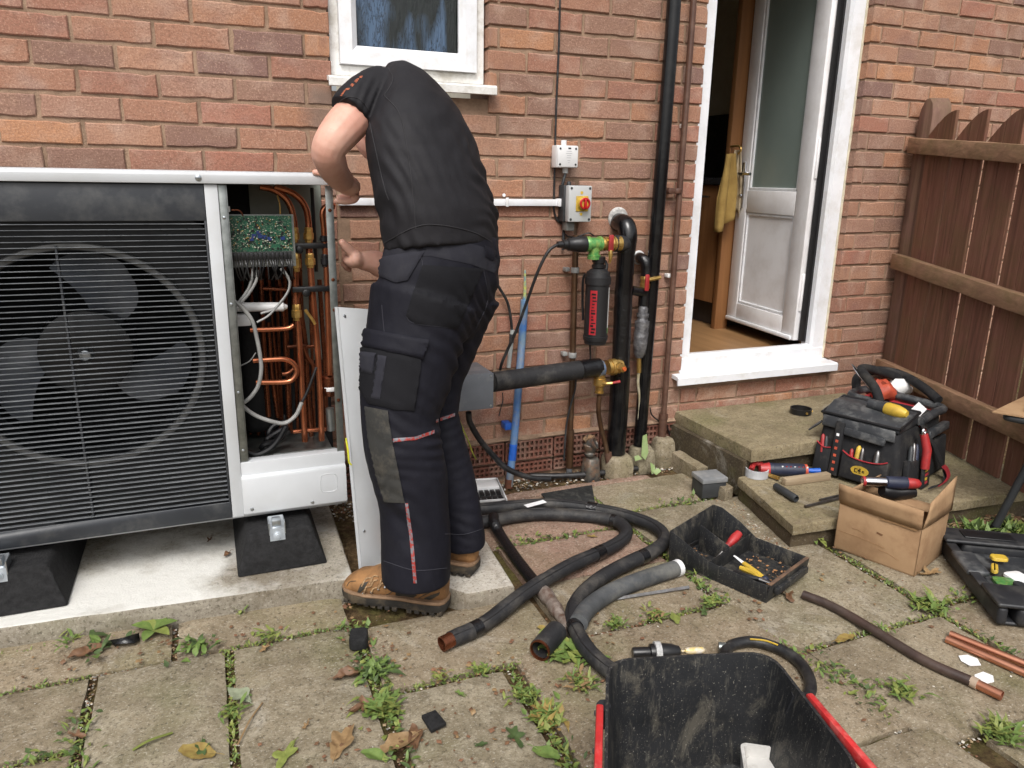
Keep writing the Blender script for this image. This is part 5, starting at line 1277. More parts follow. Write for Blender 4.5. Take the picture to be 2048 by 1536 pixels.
# left hand on the corner post: palm, four curled fingers, thumb over the lid
def finger(pts, r0, r1): 
    sp = smooth_path(pts, 4); n_ = len(sp)
    body.tube(sp, [r0 + (r1 - r0) * i / (n_ - 1) for i in range(n_)], 10); body.sphere(sp[-1], r1, 8, 6)
palm = [(-0.6745,-0.565,1.2037), (-0.6564,-0.545,1.1916), (-0.6445,-0.53,1.1764)]
body.tube(smooth_path(palm, 3), [.034, .035, .037, .038, .037, .034, .029], 14, flat=.7)
finger([(-0.6454,-0.52,1.1803), (-0.6278,-0.515,1.1693), (-0.6317,-0.51,1.1552), (-0.6531,-0.508,1.1494), (-0.6783,-0.506,1.1492)], .0105, .0085)
finger([(-0.6484,-0.535,1.1723), (-0.6294,-0.53,1.1613), (-0.6361,-0.525,1.15), (-0.6582,-0.52,1.1441), (-0.6841,-0.515,1.1466)], .0105, .0085)
finger([(-0.6488,-0.5,1.1841), (-0.6325,-0.495,1.1772), (-0.6349,-0.49,1.1658), (-0.6549,-0.488,1.16), (-0.6754,-0.49,1.1571)], .0100, .008)
finger([(-0.6523,-0.48,1.1907), (-0.6372,-0.475,1.1852), (-0.6396,-0.47,1.1752), (-0.6568,-0.468,1.1708)], .0090, .007)
finger([(-0.6811,-0.555,1.2049), (-0.696,-0.53,1.2153), (-0.7156,-0.515,1.2217), (-0.7395,-0.51,1.224)], .0125, .0095)
# right arm: comes round in front of him, hand on the edge of the unit
RA = [(-.36, -.50, 1.33), (-.33, -.42, 1.17), (-.36, -.38, 1.02), (-0.5159,-0.42,0.9536), (-0.5657,-0.435,0.9625), (-0.6082,-0.45,0.9696)]
body.tube(smooth_path(RA, 4), [.056, .055, .054, .053, .052, .050, .048, .046, .045, .044, .043, .042, .041, .040, .039, .038, .036, .034, .031, .029, .028], 16)
palm = [(-0.6082,-0.45,0.9696), (-0.63,-0.455,0.9751), (-0.6469,-0.46,0.9864)]
body.tube(smooth_path(palm, 3), [.029, .032, .036, .039, .039, .036, .030], 14, flat=.75)
finger([(-0.6342,-0.465,0.9911), (-0.6479,-0.47,1.0051), (-0.6585,-0.474,1.0159), (-0.6672,-0.476,1.0264)], .0155, .0115)
finger([(-0.6423,-0.44,0.9769), (-0.6538,-0.435,0.9676), (-0.6579,-0.43,0.9567), (-0.6507,-0.43,0.9489)], .0095, .008)
finger([(-0.6369,-0.425,0.9692), (-0.6486,-0.42,0.9584), (-0.6512,-0.415,0.9488), (-0.6439,-0.415,0.941)], .0095, .008)
finger([(-0.6314,-0.41,0.9645), (-0.6417,-0.405,0.952), (-0.6428,-0.4,0.9423), (-0.6354,-0.4,0.936)], .0092, .0078)
finger([(-0.6237,-0.4,0.9602), (-0.634,-0.395,0.9477), (-0.6338,-0.392,0.9397)], .0085, .007)
# trunk, neck and bowed head, thighs (all under the clothes except the head)
SP = [Vector((-.43, -.745, .92)), Vector((-.43, -.735, 1.04)), Vector((-.43, -.69, 1.17)), Vector((-.45, -.62, 1.29)), Vector((-.48, -.55, 1.37)), Vector((-.49, -.47, 1.40)), Vector((-.50, -.42, 1.385))]
body.tube(smooth_path(SP, 3), [.08] * 3 + [.085, .09, .095, .10] + [.105, .11, .115, .11, .10, .09, .08, .07, .062, .058, .056, .056], 18)
body.tube(smooth_path([(-.62, -.63, 1.40), (-.52, -.57, 1.385), (-.40, -.52, 1.35)], 3), [.055, .06, .065, .07, .065, .06, .055], 14)
hc = Vector((-.515, -.365, 1.345)); hd = Vector((-.35, .45, -.82)).normalized()     # face turned down towards the bay
hx, hy, hz = basis(-hd, (0, 0, 1))
body.M = Matrix((hx, hy, -hd)).transposed().to_4x4(); body.M.translation = hc
body.sphere((0, 0, 0), .098, 18, 14, (.80, 1.02, .95)); body.sphere((0, -.03, .035), .075, 14, 10, (.85, .9, .9))
body.M = Matrix.Identity(4)
up_ = hy if hy.z < 0 else -hy
chin = up_                                                     # towards the chin
fo = hc + hd * .088
body.tube([fo + chin * -.005, fo + hd * .016 + chin * .03, fo + hd * .004 + chin * .042], [.008, .013, .009], 8)      # nose
body.tube([fo + hx * -.02 + chin * .062 - hd * .012, fo + chin * .064 - hd * .004, fo + hx * .02 + chin * .062 - hd * .012], [.006, .009, .006], 8)   # lips
body.sphere(fo + chin * .09 - hd * .025, .026, 10, 8)
for s_ in (-1, 1):
    body.sphere(hc + hx * (.078 * s_) + chin * .01, .026, 8, 6, (.4, .8, 1.0))
    body.sphere(fo + hx * (.031 * s_) - hd * .012 + chin * .004, .011, 8, 6)
for pth in ([(-0.5232,-0.79,0.8424),(-0.5782,-0.83,0.6748),(-0.5959,-0.85,0.5907),(-0.5837,-0.866,0.4438),(-0.5643,-0.876,0.2659)], [(-0.4065,-0.705,0.8213),(-0.4409,-0.715,0.6406),(-0.4507,-0.73,0.5469),(-0.4145,-0.748,0.3611),(-0.3872,-0.76,0.1993)]):
    body.tube(smooth_path(pth, 3), .036, 12)
person = remeshed(body, 'person', MT['skin'], None, .0036, 4, lambda p, n_: .0009 * mnoise.fractal(p * 26, 1, 2, 3), .5)
tag(person, 'person in black t-shirt and navy work trousers bending over the open unit', 'person')
hair = MB(); hair.M = Matrix((hx, hy, -hd)).transposed().to_4x4(); hair.M.translation = hc - hd * .006 - chin * .008
hair.sphere((0, 0, 0), .102, 20, 14, (.82, 1.04, .93)); hair.M = Matrix.Identity(4)
hair.v = [v for v in hair.v]
keep = [f for f in hair.f if all((hair.v[i] - hc).dot(hd) < .035 and (hair.v[i] - hc).dot(chin) < .055 for i in f)]
hair.f = keep; hair.m = [0] * len(keep)
hair.build('hair', simple('short_dark_hair', lin(52, 40, 32), lin(38, 30, 24), .7, 0, 60, .8, 300, .003), person)

# ---- t-shirt
sh = MB()
shL = [(-0.6023,-0.725,1.0257),(-0.6162,-0.712,1.0988),(-0.6274,-0.7,1.1735),(-0.6353,-0.672,1.2463),(-0.6327,-0.655,1.3014),(-0.6105,-0.635,1.3678),(-0.5909,-0.612,1.4146),(-0.5774,-0.592,1.4525),(-0.5674,-0.575,1.4802),(-0.5526,-0.56,1.5007)]
shR = [(-0.2536,-0.725,1.0081),(-0.2471,-0.705,1.0966),(-0.2676,-0.684,1.179),(-0.2808,-0.656,1.2541),(-0.2953,-0.632,1.3168),(-0.3271,-0.606,1.3709),(-0.3706,-0.58,1.4243),(-0.4142,-0.56,1.4648),(-0.4618,-0.545,1.4925),(-0.5228,-0.54,1.5061)]
chain(sh, pairs(shL, shR), b=.62, phi=RAD(50), n=36)
sl_ = pairs([(-0.5968,-0.6,1.487),(-0.6317,-0.625,1.4661),(-0.6686,-0.65,1.4345),(-0.6993,-0.672,1.4006),(-0.7189,-0.684,1.3734)], [(-0.528,-0.6,1.4123),(-0.5488,-0.625,1.4156),(-0.5749,-0.65,1.406),(-0.5978,-0.668,1.3924),(-0.6167,-0.68,1.3721)])
chain(sh, sl_, asp=1.0, n=24)
sh.tube(smooth_path([(-.42, -.56, 1.36), (-.37, -.52, 1.33), (-.345, -.46, 1.24)], 3), [.08, .078, .076, .074, .072, .07, .068], 16)   # far sleeve
def shirt_fold(p, n_):
    d = .0022 * mnoise.fractal(p * 9, 1, 2, 3)
    d += fold(p, (-0.6078,-0.8,1.1338), (.9, 0, .45), .030, .0065, .14) + fold(p, (-0.5815,-0.78,1.2205), (1, 0, .25), .034, .005, .12, 1.0)
    d += fold(p, (-0.3077,-0.74,1.1985), (.55, 0, .85), .042, .007, .12, .6) + fold(p, (-0.2995,-0.76,1.1054), (.4, 0, 1), .036, .006, .10, 2.0)
    d += fold(p, (-0.6016,-0.7,1.4008), (1, 0, -.5), .022, .007, .055) + fold(p, (-0.4426,-0.74,1.2868), (.5, 0, 1), .07, .003, .16, 1.2)
    d *= .8
    d += .4 * fold(p, (-0.5301,-0.9,1.1139), (.2, 0, 1), .05, .0045, .12, .4) + .5 * fold(p, (-0.5749,-0.82,1.0719), (.75, 0, .65), .03, .006, .09, 2.2) + .6 * fold(p, (-0.3657,-0.74,1.2501), (.8, 0, .6), .05, .005, .13, .2) + fold(p, (-0.5043,-0.72,1.3483), (.7, 0, -.6), .06, .0035, .12, 1.7)
    return d
shirt = remeshed(sh, 't_shirt', MT['shirt'], person, .0065, 7, shirt_fold)
shirt['label'] = 'black short sleeved t-shirt with orange print on the sleeve'
# ---- trousers
tz = MB()
pel = pairs([(-0.5925,-0.735,1.0686),(-0.6055,-0.74,1.0271),(-0.6191,-0.745,0.9683),(-0.6359,-0.75,0.8958),(-0.6441,-0.755,0.8426)], [(-0.2703,-0.735,1.0625),(-0.2638,-0.74,0.9999),(-0.2664,-0.745,0.9367),(-0.293,-0.745,0.866),(-0.3322,-0.745,0.8099)])
chain(tz, pel, b=.70, phi=RAD(40), n=36)
nl = pairs([(-0.6462,-0.79,0.9155),(-0.6587,-0.8,0.838),(-0.6759,-0.815,0.7681),(-0.6906,-0.83,0.6954),(-0.6924,-0.85,0.6048),(-0.6895,-0.862,0.5274),(-0.6695,-0.868,0.4387),(-0.6538,-0.872,0.3534),(-0.6539,-0.878,0.2516),(-0.6537,-0.882,0.1927),(-0.6526,-0.884,0.1443)],
           [(-0.3601,-0.79,0.8901),(-0.3998,-0.8,0.8097),(-0.4295,-0.815,0.7369),(-0.4576,-0.83,0.6573),(-0.4956,-0.85,0.5789),(-0.4913,-0.862,0.5069),(-0.478,-0.868,0.4127),(-0.474,-0.872,0.3261),(-0.4736,-0.878,0.2206),(-0.4753,-0.882,0.1503),(-0.4763,-0.884,0.0892)])
chain(tz, nl, asp=1.0, n=28)
fl_ = pairs([(-0.5357,-0.7,0.898),(-0.5202,-0.7,0.8121),(-0.5113,-0.705,0.7328),(-0.5036,-0.715,0.6459),(-0.5032,-0.73,0.5523),(-0.4953,-0.74,0.4658),(-0.4715,-0.748,0.3657),(-0.4529,-0.755,0.273),(-0.4441,-0.76,0.1922),(-0.4404,-0.762,0.1328)],
            [(-0.2642,-0.7,0.8871),(-0.307,-0.7,0.8003),(-0.3395,-0.705,0.7209),(-0.3815,-0.715,0.6356),(-0.3973,-0.73,0.5415),(-0.3789,-0.74,0.4521),(-0.3563,-0.748,0.35),(-0.3376,-0.755,0.2555),(-0.3276,-0.76,0.1795),(-0.3214,-0.762,0.1287)])
chain(tz, fl_, asp=1.0, n=28)
def tr_fold(p, n_):
    d = .0025 * mnoise.fractal(p * 8 + Vector((3, 0, 0)), 1, 2, 3)
    d += .6 * fold(p, (-0.5532,-0.93,0.5415), (.35, 0, 1), .034, .0065, .09) + .8 * fold(p, (-0.5496,-0.92,0.6003), (.6, 0, 1), .034, .005, .08, 1)
    d += .3 * fold(p, (-0.4301,-0.8,0.4983), (-.15, 0, 1), .030, .006, .10, .5) + .25 * fold(p, (-0.3991,-0.82,0.3711), (-.3, 0, 1), .040, .005, .09)
    d += fold(p, (-0.349,-0.8,0.905), (.8, 0, .6), .035, .006, .11) + fold(p, (-0.4486,-0.84,0.7648), (.7, 0, .7), .04, .006, .11, 1.3)
    d += .7 * fold(p, (-0.5791,-0.96,0.2779), (.8, 0, .5), .07, .004, .12) + fold(p, (-0.6373,-0.96,0.4026), (.6, 0, .8), .045, .004, .08)
    d += fold(p, (-0.4057,-0.84,0.2228), (.2, 0, 1), .035, .004, .06)
    return d
trousers = remeshed(tz, 'trousers', MT['navy'], person, .0065, 6, tr_fold)
trousers['label'] = 'navy work trousers with grey knee panels and cargo pocket'

# ---- panels, pockets, seams laid on the cloth surface
def bvh(ob):
    from mathutils.bvhtree import BVHTree
    o_ = ORG[ob.name]
    return BVHTree.FromPolygons([v.co + o_ for v in ob.data.vertices], [tuple(p.vertices) for p in ob.data.polygons])
BV = {'t': bvh(trousers), 's': bvh(shirt)}
CL = cam.location.copy()
def cast(tree, p):
    d = (Vector(p) - CL).normalized(); h = tree.ray_cast(CL, d)
    return (h[0], h[1]) if h[0] is not None else (None, None)
def inside(pt, poly):
    x, y = pt; c = False; n = len(poly)
    for i in range(n):
        x1, y1 = poly[i]; x2, y2 = poly[(i + 1) % n]
        if (y1 > y) != (y2 > y) and x < (x2 - x1) * (y - y1) / (y2 - y1) + x1: c = not c
    return c
def patch(tree, poly3, name, mat, parent, lift=.003, step=.006, lip=True):
    """a sewn-on panel: the outline (points in front of the cloth) is dropped onto the surface and given thickness"""
    P = [Vector(p) for p in poly3]; n = len(P)
    # dense border
    bd = []
    for i in range(n):
        a, b = P[i], P[(i + 1) % n]; k = max(1, int((b - a).length / step)); bd += [a.lerp(b, t / k) for t in range(k)]
    bm = bmesh.new()
    vs_ = [bm.verts.new(p) for p in bd]; fc = bm.faces.new(vs_)
    bmesh.ops.triangulate(bm, faces=[fc], ngon_method='EAR_CLIP')
    for _ in range(4):
        es = [e for e in bm.edges if e.calc_length() > step * 1.8]
        if not es: break
        bmesh.ops.subdivide_edges(bm, edges=es, cuts=1); bmesh.ops.triangulate(bm, faces=[f_ for f_ in bm.faces if len(f_.verts) > 3])
    bmesh.ops.beautify_fill(bm, faces=bm.faces, edges=bm.edges)
    dead = []; base = {}
    for v in bm.verts:
        h, nn = cast(tree, v.co)
        if h is None: dead.append(v); continue
        edge = any(len(e.link_faces) == 1 for e in v.link_edges)
        base[v] = (h, nn, edge)
    for v, (h, nn, edge) in base.items(): v.co = h + nn * (lift * (.6 if edge else 1.0))
    bmesh.ops.delete(bm, geom=dead, context='VERTS')
    mb = MB(); bm.verts.index_update(); idx = {v: i for i, v in enumerate(bm.verts)}
    V = [v.co.copy() for v in bm.verts]; F = [tuple(idx[v] for v in f_.verts) for f_ in bm.faces if max(e.calc_length() for e in f_.edges) < .06]
    bm.free()
    if not F: return None
    mb.add(V, F); o = mb.build(name, mat, parent, smooth=60)
    return o
def seam(tree, pts, name, mat, parent, r=.0013, lift=.001, n=8):
    out = []
    for p in smooth_path(pts, n):
        h, nn = cast(tree, p)
        if h is not None: out.append(h + nn * lift)
    if len(out) > 1:
        m = MB(); m.tube(out, r, 5); return m.build(name, mat, parent)
T_, S_ = BV['t'], BV['s']
patch(T_, [(-0.6808,-1.1,1.0588),(-0.6424,-1.1,1.0777),(-0.606,-1.1,1.0881),(-0.5273,-1.1,1.085),(-0.4481,-1.1,1.0636),(-0.4045,-1.1,1.0282),(-0.4066,-1.1,0.998),(-0.4796,-1.1,1.0254),(-0.5744,-1.1,1.0457),(-0.6431,-1.1,1.0471),(-0.6815,-1.1,1.0348)], 'waistband', MT['navy_grey'], trousers, .002)
patch(T_, [(-0.6126,-1.1,1.0991),(-0.5784,-1.1,1.0966),(-0.5847,-1.1,1.0592),(-0.6133,-1.1,1.063)], 'belt_loop', MT['navy'], trousers, .006)
patch(T_, [(-0.4469,-1.1,1.0681),(-0.4185,-1.1,1.0539),(-0.4244,-1.1,1.031),(-0.4455,-1.1,1.0407)], 'belt_loop', MT['navy'], trousers, .006)
patch(T_, [(-0.6845,-1.1,1.0447),(-0.626,-1.1,1.0534),(-0.5859,-1.1,1.057),(-0.6261,-1.1,0.9934),(-0.6524,-1.1,0.9876),(-0.6924,-1.1,1.0055),(-0.6972,-1.1,1.0287)], 'holster_pocket', MT['navy_grey'], trousers, .007)
bp_ = patch(T_, [(-0.5921,-1.1,1.026),(-0.4478,-1.1,1.0143),(-0.4794,-1.1,0.9421),(-0.5101,-1.1,0.8763),(-0.6117,-1.1,0.8937),(-0.6323,-1.1,0.912),(-0.6127,-1.1,0.9704)], 'back_pocket', MT['black_cloth'], trousers, .004)
cp = patch(T_, [(-0.732,-1.1,0.8513),(-0.5989,-1.1,0.8118),(-0.6071,-1.1,0.7476),(-0.619,-1.1,0.6851),(-0.663,-1.1,0.6944),(-0.7231,-1.1,0.7147),(-0.7402,-1.1,0.7472)], 'cargo_pocket', MT['black_cloth'], trousers, .008)
patch(T_, [(-0.7207,-1.1,0.8882),(-0.6529,-1.1,0.8717),(-0.5816,-1.1,0.8545),(-0.5867,-1.1,0.8323),(-0.5953,-1.1,0.8103),(-0.6597,-1.1,0.8279),(-0.7277,-1.1,0.8476)], 'pocket_flap', MT['navy'], trousers, .014)
patch(T_, [(-0.7303,-1.1,0.8362),(-0.6977,-1.1,0.8294),(-0.7072,-1.1,0.7798),(-0.732,-1.1,0.7888)], 'phone_pocket', MT['navy_grey'], trousers, .014)
patch(T_, [(-0.6943,-1.1,0.828),(-0.6749,-1.1,0.8231),(-0.694,-1.1,0.7192),(-0.7136,-1.1,0.7234)], 'reflective_tape', MT['navy_grey'], trousers, .0105)
patch(T_, [(-0.7313,-1.1,0.7083),(-0.6796,-1.1,0.6924),(-0.6719,-1.1,0.624),(-0.6443,-1.1,0.4544),(-0.693,-1.1,0.4657),(-0.7113,-1.1,0.5361),(-0.7261,-1.1,0.6253)], 'knee_panel', MT['knee'], trousers, .005)
MT['piping'] = simple('reflective_piping', lin(112, 112, 118), lin(150, 50, 44), .5, 0, 95, 0, 50, .001, .05, .5, None, .5, 12, .46, .54)
patch(T_, [(-0.6696,-1.1,0.6225),(-0.6165,-1.1,0.6214),(-0.5697,-1.1,0.6326),(-0.5698,-1.1,0.625),(-0.6167,-1.1,0.6127),(-0.6698,-1.1,0.6138)], 'piping', MT['piping'], trousers, .003)
patch(T_, [(-0.5657,-1.1,0.6586),(-0.5182,-1.1,0.67),(-0.5182,-1.1,0.6625),(-0.5658,-1.1,0.651)], 'piping', MT['piping'], trousers, .003)
patch(T_, [(-0.6443,-1.1,0.4544),(-0.6369,-1.1,0.4533),(-0.6273,-1.1,0.372),(-0.6183,-1.1,0.2329),(-0.6272,-1.1,0.2347),(-0.636,-1.1,0.3735)], 'piping', MT['piping'], trousers, .003)
ST = simple('seam_thread', lin(46, 46, 54), lin(38, 38, 46), .8)
for pl in ([(-0.6107,-1.1,1.0816),(-0.5921,-1.1,1.026),(-0.6127,-1.1,0.9704)], [(-0.5887,-1.1,1.0192),(-0.5217,-1.1,1.0129),(-0.4502,-1.1,1.0074)], [(-0.6998,-1.1,0.3092),(-0.6228,-1.1,0.27),(-0.5409,-1.1,0.2601)], [(-0.5442,-1.1,0.3553),(-0.4916,-1.1,0.3464),(-0.446,-1.1,0.3526)], [(-0.6323,-1.1,0.912),(-0.6117,-1.1,0.8937),(-0.5101,-1.1,0.8763)],
           [(-0.6865,-1.1,0.9396),(-0.6803,-1.1,0.8363),(-0.6742,-1.1,0.7173)], [(-0.7206,-1.1,0.8551),(-0.6595,-1.1,0.8372),(-0.5976,-1.1,0.82)], [(-0.4478,-1.1,1.0143),(-0.436,-1.1,0.9402),(-0.4668,-1.1,0.8702)]):
    seam(T_, pl, 'seam', ST, trousers, .0011)
SS = simple('shirt_seam', lin(44, 43, 46), None, .85)
for pl in ([(-0.645,-1,1.3886),(-0.612,-1,1.3503),(-0.5963,-1,1.2756),(-0.5863,-1,1.1875),(-0.5796,-1,1.0988)], [(-0.6802,-1,1.3316),(-0.6686,-1,1.2736),(-0.6526,-1,1.1978),(-0.642,-1,1.1647)], [(-0.6356,-1,1.4459),(-0.6261,-1,1.4228),(-0.6461,-1,1.3885)], [(-0.7621,-1,1.356),(-0.7332,-1,1.3799),(-0.7028,-1,1.3794),(-0.6815,-1,1.3576)], [(-0.6563,-1,1.0676),(-0.5819,-1,1.1035),(-0.521,-1,1.1077),(-0.4332,-1,1.0881),(-0.3653,-1,1.0511)]):
    seam(S_, pl, 'seam', SS, shirt, .0012)
ORN = simple('orange_print', lin(178, 92, 56), lin(60, 40, 34), .8, 0, 260)
for pl in ([(-0.7438,-1,1.3834),(-0.7395,-1,1.3837),(-0.7304,-1,1.3954),(-0.7336,-1,1.3962)], [(-0.7336,-1,1.3952),(-0.7238,-1,1.3967),(-0.7215,-1,1.4009),(-0.7302,-1,1.3994)], [(-0.7213,-1,1.406),(-0.716,-1,1.4033),(-0.7115,-1,1.4086),(-0.7168,-1,1.4104)], [(-0.7123,-1,1.4147),(-0.707,-1,1.4119),(-0.7002,-1,1.4215),(-0.7056,-1,1.4212)], [(-0.7012,-1,1.4235),(-0.6958,-1,1.4218),(-0.6923,-1,1.427),(-0.6978,-1,1.4267)]):
    patch(S_, pl, 'sleeve_print', ORN, shirt, .0012, .004)

# ---- boots
def boot(heel, direc, zb, label, detail=True):
    M_ = frame(Vector((heel[0], heel[1], zb)), (direc[0], direc[1], 0))       # x heel -> toe, y left, z up
    bt = MB(M_); Ls = .326
    # upper: cross sections along the foot (x, half width, z low, z high, y centre)
    secs = [(a * 1.07, b, c, d, e) for a, b, c, d, e in [(.000, .022, .045, .135, 0), (.012, .036, .03, .165, 0), (.045, .042, .026, .185, 0), (.085, .043, .026, .185, 0), (.115, .042, .026, .178, 0), (.15, .043, .026, .150, .002), (.185, .047, .026, .122, .004), (.22, .050, .026, .102, .005), (.255, .048, .026, .092, .004), (.285, .038, .028, .068, .002), (.300, .022, .034, .052, 0)]]
    R_ = []
    for x, hw, zl, zh, yc in secs:
        rg = []
        for i in range(20):
            t = 2 * math.pi * i / 20; c, s = math.cos(t), math.sin(t)
            k = (abs(c) ** 2.6 + abs(s) ** 2.6) ** (-1 / 2.6)
            nar = 1.0 if s < 0 else 1 - .35 * s ** 2 * (1 if zh > .1 else .6)
            rg.append((x, yc + hw * c * k * nar, (zl + zh) / 2 + (zh - zl) / 2 * s * k))
        R_.append(rg)
    bt.loft(R_)
    bt.tube([(.065, 0, .12), (.065, 0, .22)], [.038, .036], 16)
    up_b = remeshed(bt, 'boot', MT['tan'], person, .0045, 4, lambda p, n_: .0012 * mnoise.fractal(p * 22, 1, 2, 3))
    up_b['label'] = label
    def outline(z, gr, toe=0.0):
        out = []
        for x, hw, zl, zh, yc in secs:
            out.append((x, yc + hw + gr, z))
        back = [(x, yc - hw - gr, z) for x, hw, zl, zh, yc in reversed(secs)]
        pts = out + [(Ls + gr * .9, .0, z)] + back + [(-gr * .9, 0, z)]
        return pts
    so = MB(M_); so.loft([outline(.010, .002), outline(.022, .006), outline(.034, .006)]); so.build('sole', MT['boot_sole'], up_b, smooth=50)
    we = MB(M_); we.loft([outline(.0341, .004), outline(.038, .006), outline(.043, .002)]); we.build('welt', MT['welt'], up_b, smooth=50)
    for i in range(14):       # lugs
        x = .006 + i * .0222
        if .105 < x < .135: continue
        hw = .03 + .018 * math.sin(min(1, (x + .02) / .3) * 2.4)
        for s_ in (-1, 1):
            lg_ = MB(M_); lg_.box((x, s_ * hw * .35, 0.0), (x + .015, s_ * (hw + .004), .013)); lg_.build('lug', MT['boot_sole'], up_b, bevel=.002)
    if detail:
        tr_ = bvh(up_b)
        for (pl, nm, mt, lf) in (([(-0.6792,-1.15,0.264),(-0.6303,-1.15,0.2296),(-0.6742,-1.15,0.2141),(-0.694,-1.15,0.2128),(-0.6999,-1.15,0.2222),(-0.6776,-1.15,0.2285),(-0.6713,-1.15,0.234),(-0.6856,-1.15,0.2545)], 'ankle_patch', MT['boot_dark'], .002), ([(-0.7765,-1.15,0.2663),(-0.7663,-1.15,0.2868),(-0.7473,-1.15,0.2909),(-0.7598,-1.15,0.2722),(-0.772,-1.15,0.2614)], 'tongue_edge', MT['boot_dark'], .002),
                                 ([(-0.7307,-1.15,0.2476),(-0.7197,-1.15,0.2507),(-0.7152,-1.15,0.239),(-0.7274,-1.15,0.2361)], 'scuff', MT['boot_dark'], .0008), ([(-0.6141,-1.15,0.218),(-0.5962,-1.15,0.2226),(-0.5731,-1.15,0.2262),(-0.5758,-1.15,0.2184),(-0.5938,-1.15,0.211),(-0.6091,-1.15,0.2087)], 'scuff', MT['boot_dark'], .0008)):
            patch(tr_, pl, nm, mt, up_b, lf, .004)
        for pl in ([(-0.7601,-1.15,0.2617),(-0.7537,-1.15,0.2763),(-0.743,-1.15,0.2768),(-0.7354,-1.15,0.2886),(-0.7258,-1.15,0.2893)], [(-0.7423,-1.15,0.2607),(-0.736,-1.15,0.2701),(-0.7215,-1.15,0.2725),(-0.7175,-1.15,0.2877),(-0.7066,-1.15,0.2882)], [(-0.7253,-1.15,0.2653),(-0.7202,-1.15,0.2776),(-0.7044,-1.15,0.2798),(-0.6969,-1.15,0.289)], [(-0.7642,-1.15,0.281),(-0.753,-1.15,0.2973),(-0.7399,-1.15,0.2974)], [(-0.7452,-1.15,0.2825),(-0.735,-1.15,0.3004),(-0.7232,-1.15,0.2981)]):
            seam(tr_, pl, 'lace', MT['lace'], up_b, .0024, .0025)
        for pl in ([(-0.7744,-1.15,0.2593),(-0.7464,-1.15,0.2455),(-0.7029,-1.15,0.2473),(-0.6755,-1.15,0.266)], [(-0.6472,-1.15,0.1974),(-0.6266,-1.15,0.2206),(-0.5884,-1.15,0.2348),(-0.5704,-1.15,0.2505)], [(-0.7991,-1.15,0.288),(-0.7918,-1.15,0.2971),(-0.7777,-1.15,0.2969)]):
            seam(tr_, pl, 'stitching', MT['boot_dark'], up_b, .0011)
        for (u) in [(-0.7613,-1.15,0.2619),(-0.7423,-1.15,0.2607),(-0.7253,-1.15,0.2653),(-0.7096,-1.15,0.2674)]:
            h, nn = cast(tr_, u)
            if h is not None:
                m = MB(); m.lathe(h, nn, [(0, .004), (.003, .0035), (.005, .001)], 8); m.build('eyelet', MT['zinc'], up_b)
    return up_b
boot((-.475, -.892), (-.806, .592), 0.004, 'scuffed tan work boot nearer the camera')
boot((-.352, -.792), (-.72, .69), .049, 'tan work boot on the pale concrete paver', False)


# ================================================================ tools and materials lying about
MT['cardboard'] = simple('cardboard', lin(166, 136, 104), lin(152, 122, 92), .85, 0, 9, .3, 40, .003, .05, .2, lin(130, 100, 74), .45, 9)
MT['card_edge'] = simple('cardboard_edge', lin(150, 116, 80), None, .9)
def mat_tub():
    m = Mat('dusty_black_plastic', .5, 0, .4)
    c = m.mix(m.ramp(m.noise(9, 5, .6), [(.35, 0.0), (.65, 1.0)]), lin(38, 39, 41), lin(28, 29, 31))
    c = m.mix(m.math('MULTIPLY', m.ramp(m.noise(9, 10, .8, m.stretch((1.5, 1.5, .8)), .6), [(.52, 0.0), (.62, 1.0)]), .5), c, lin(104, 99, 88))
    c = m.mix(m.math('MULTIPLY', m.ramp(m.noise(40, 6, .75, m.stretch((2.2, 2.2, .25))), [(.55, 0.0), (.68, 1.0)]), .4), c, lin(112, 108, 98))
    c = m.mix(m.math('MULTIPLY', m.ramp(m.noise(260, 3, .6), [(.64, 0.0), (.7, 1.0)]), .6), c, lin(150, 146, 136))
    m.color(c); m.bump(m.noise(120, 5, .6), .2, .002); return m.m
MT['tub'] = mat_tub()
MT['case_black'] = simple('toolcase_black', lin(42, 43, 46), lin(34, 35, 38), .48, 0, 9, .15, 160, .001, .1, .4, lin(96, 94, 90), .35, 14)
MT['bag_nylon'] = simple('black_ballistic_nylon', lin(32, 32, 34), lin(25, 25, 27), .8, 0, 12, .5, 420, .002, .06, .3, lin(86, 82, 76), .4, 12)
MT['bag_pvc'] = simple('scuffed_black_vinyl', lin(56, 58, 61), lin(40, 42, 45), .42, 0, 8, .2, 90, .002, .12, .4, lin(130, 130, 128), .45, 15)
MT['red_web'] = simple('red_webbing', lin(168, 40, 48), lin(140, 32, 40), .8)
MT['paper'] = simple('white_paper', lin(232, 232, 232), lin(220, 220, 222), .7)
MT['steel'] = simple('worn_steel', lin(140, 140, 140), lin(104, 102, 100), .35, .9, 30, .1, 120, .001, .12, .5, lin(96, 72, 58), .4, 20)
MT['wood_bar'] = mat_wood('weathered_bar', lin(176, 158, 132), lin(140, 122, 98), 0, 'x', .3)
MT['navy_grip'] = simple('navy_grip', lin(40, 46, 66), lin(30, 34, 50), .5, 0, 20, .2, 100, .002)
MT['orange'] = simple('orange_plastic', lin(186, 80, 52), lin(156, 62, 42), .6)
MT['pink_copper'] = simple('new_copper', lin(214, 152, 122), lin(198, 134, 106), .3, .9, 18, 0, 50, .001, .06)

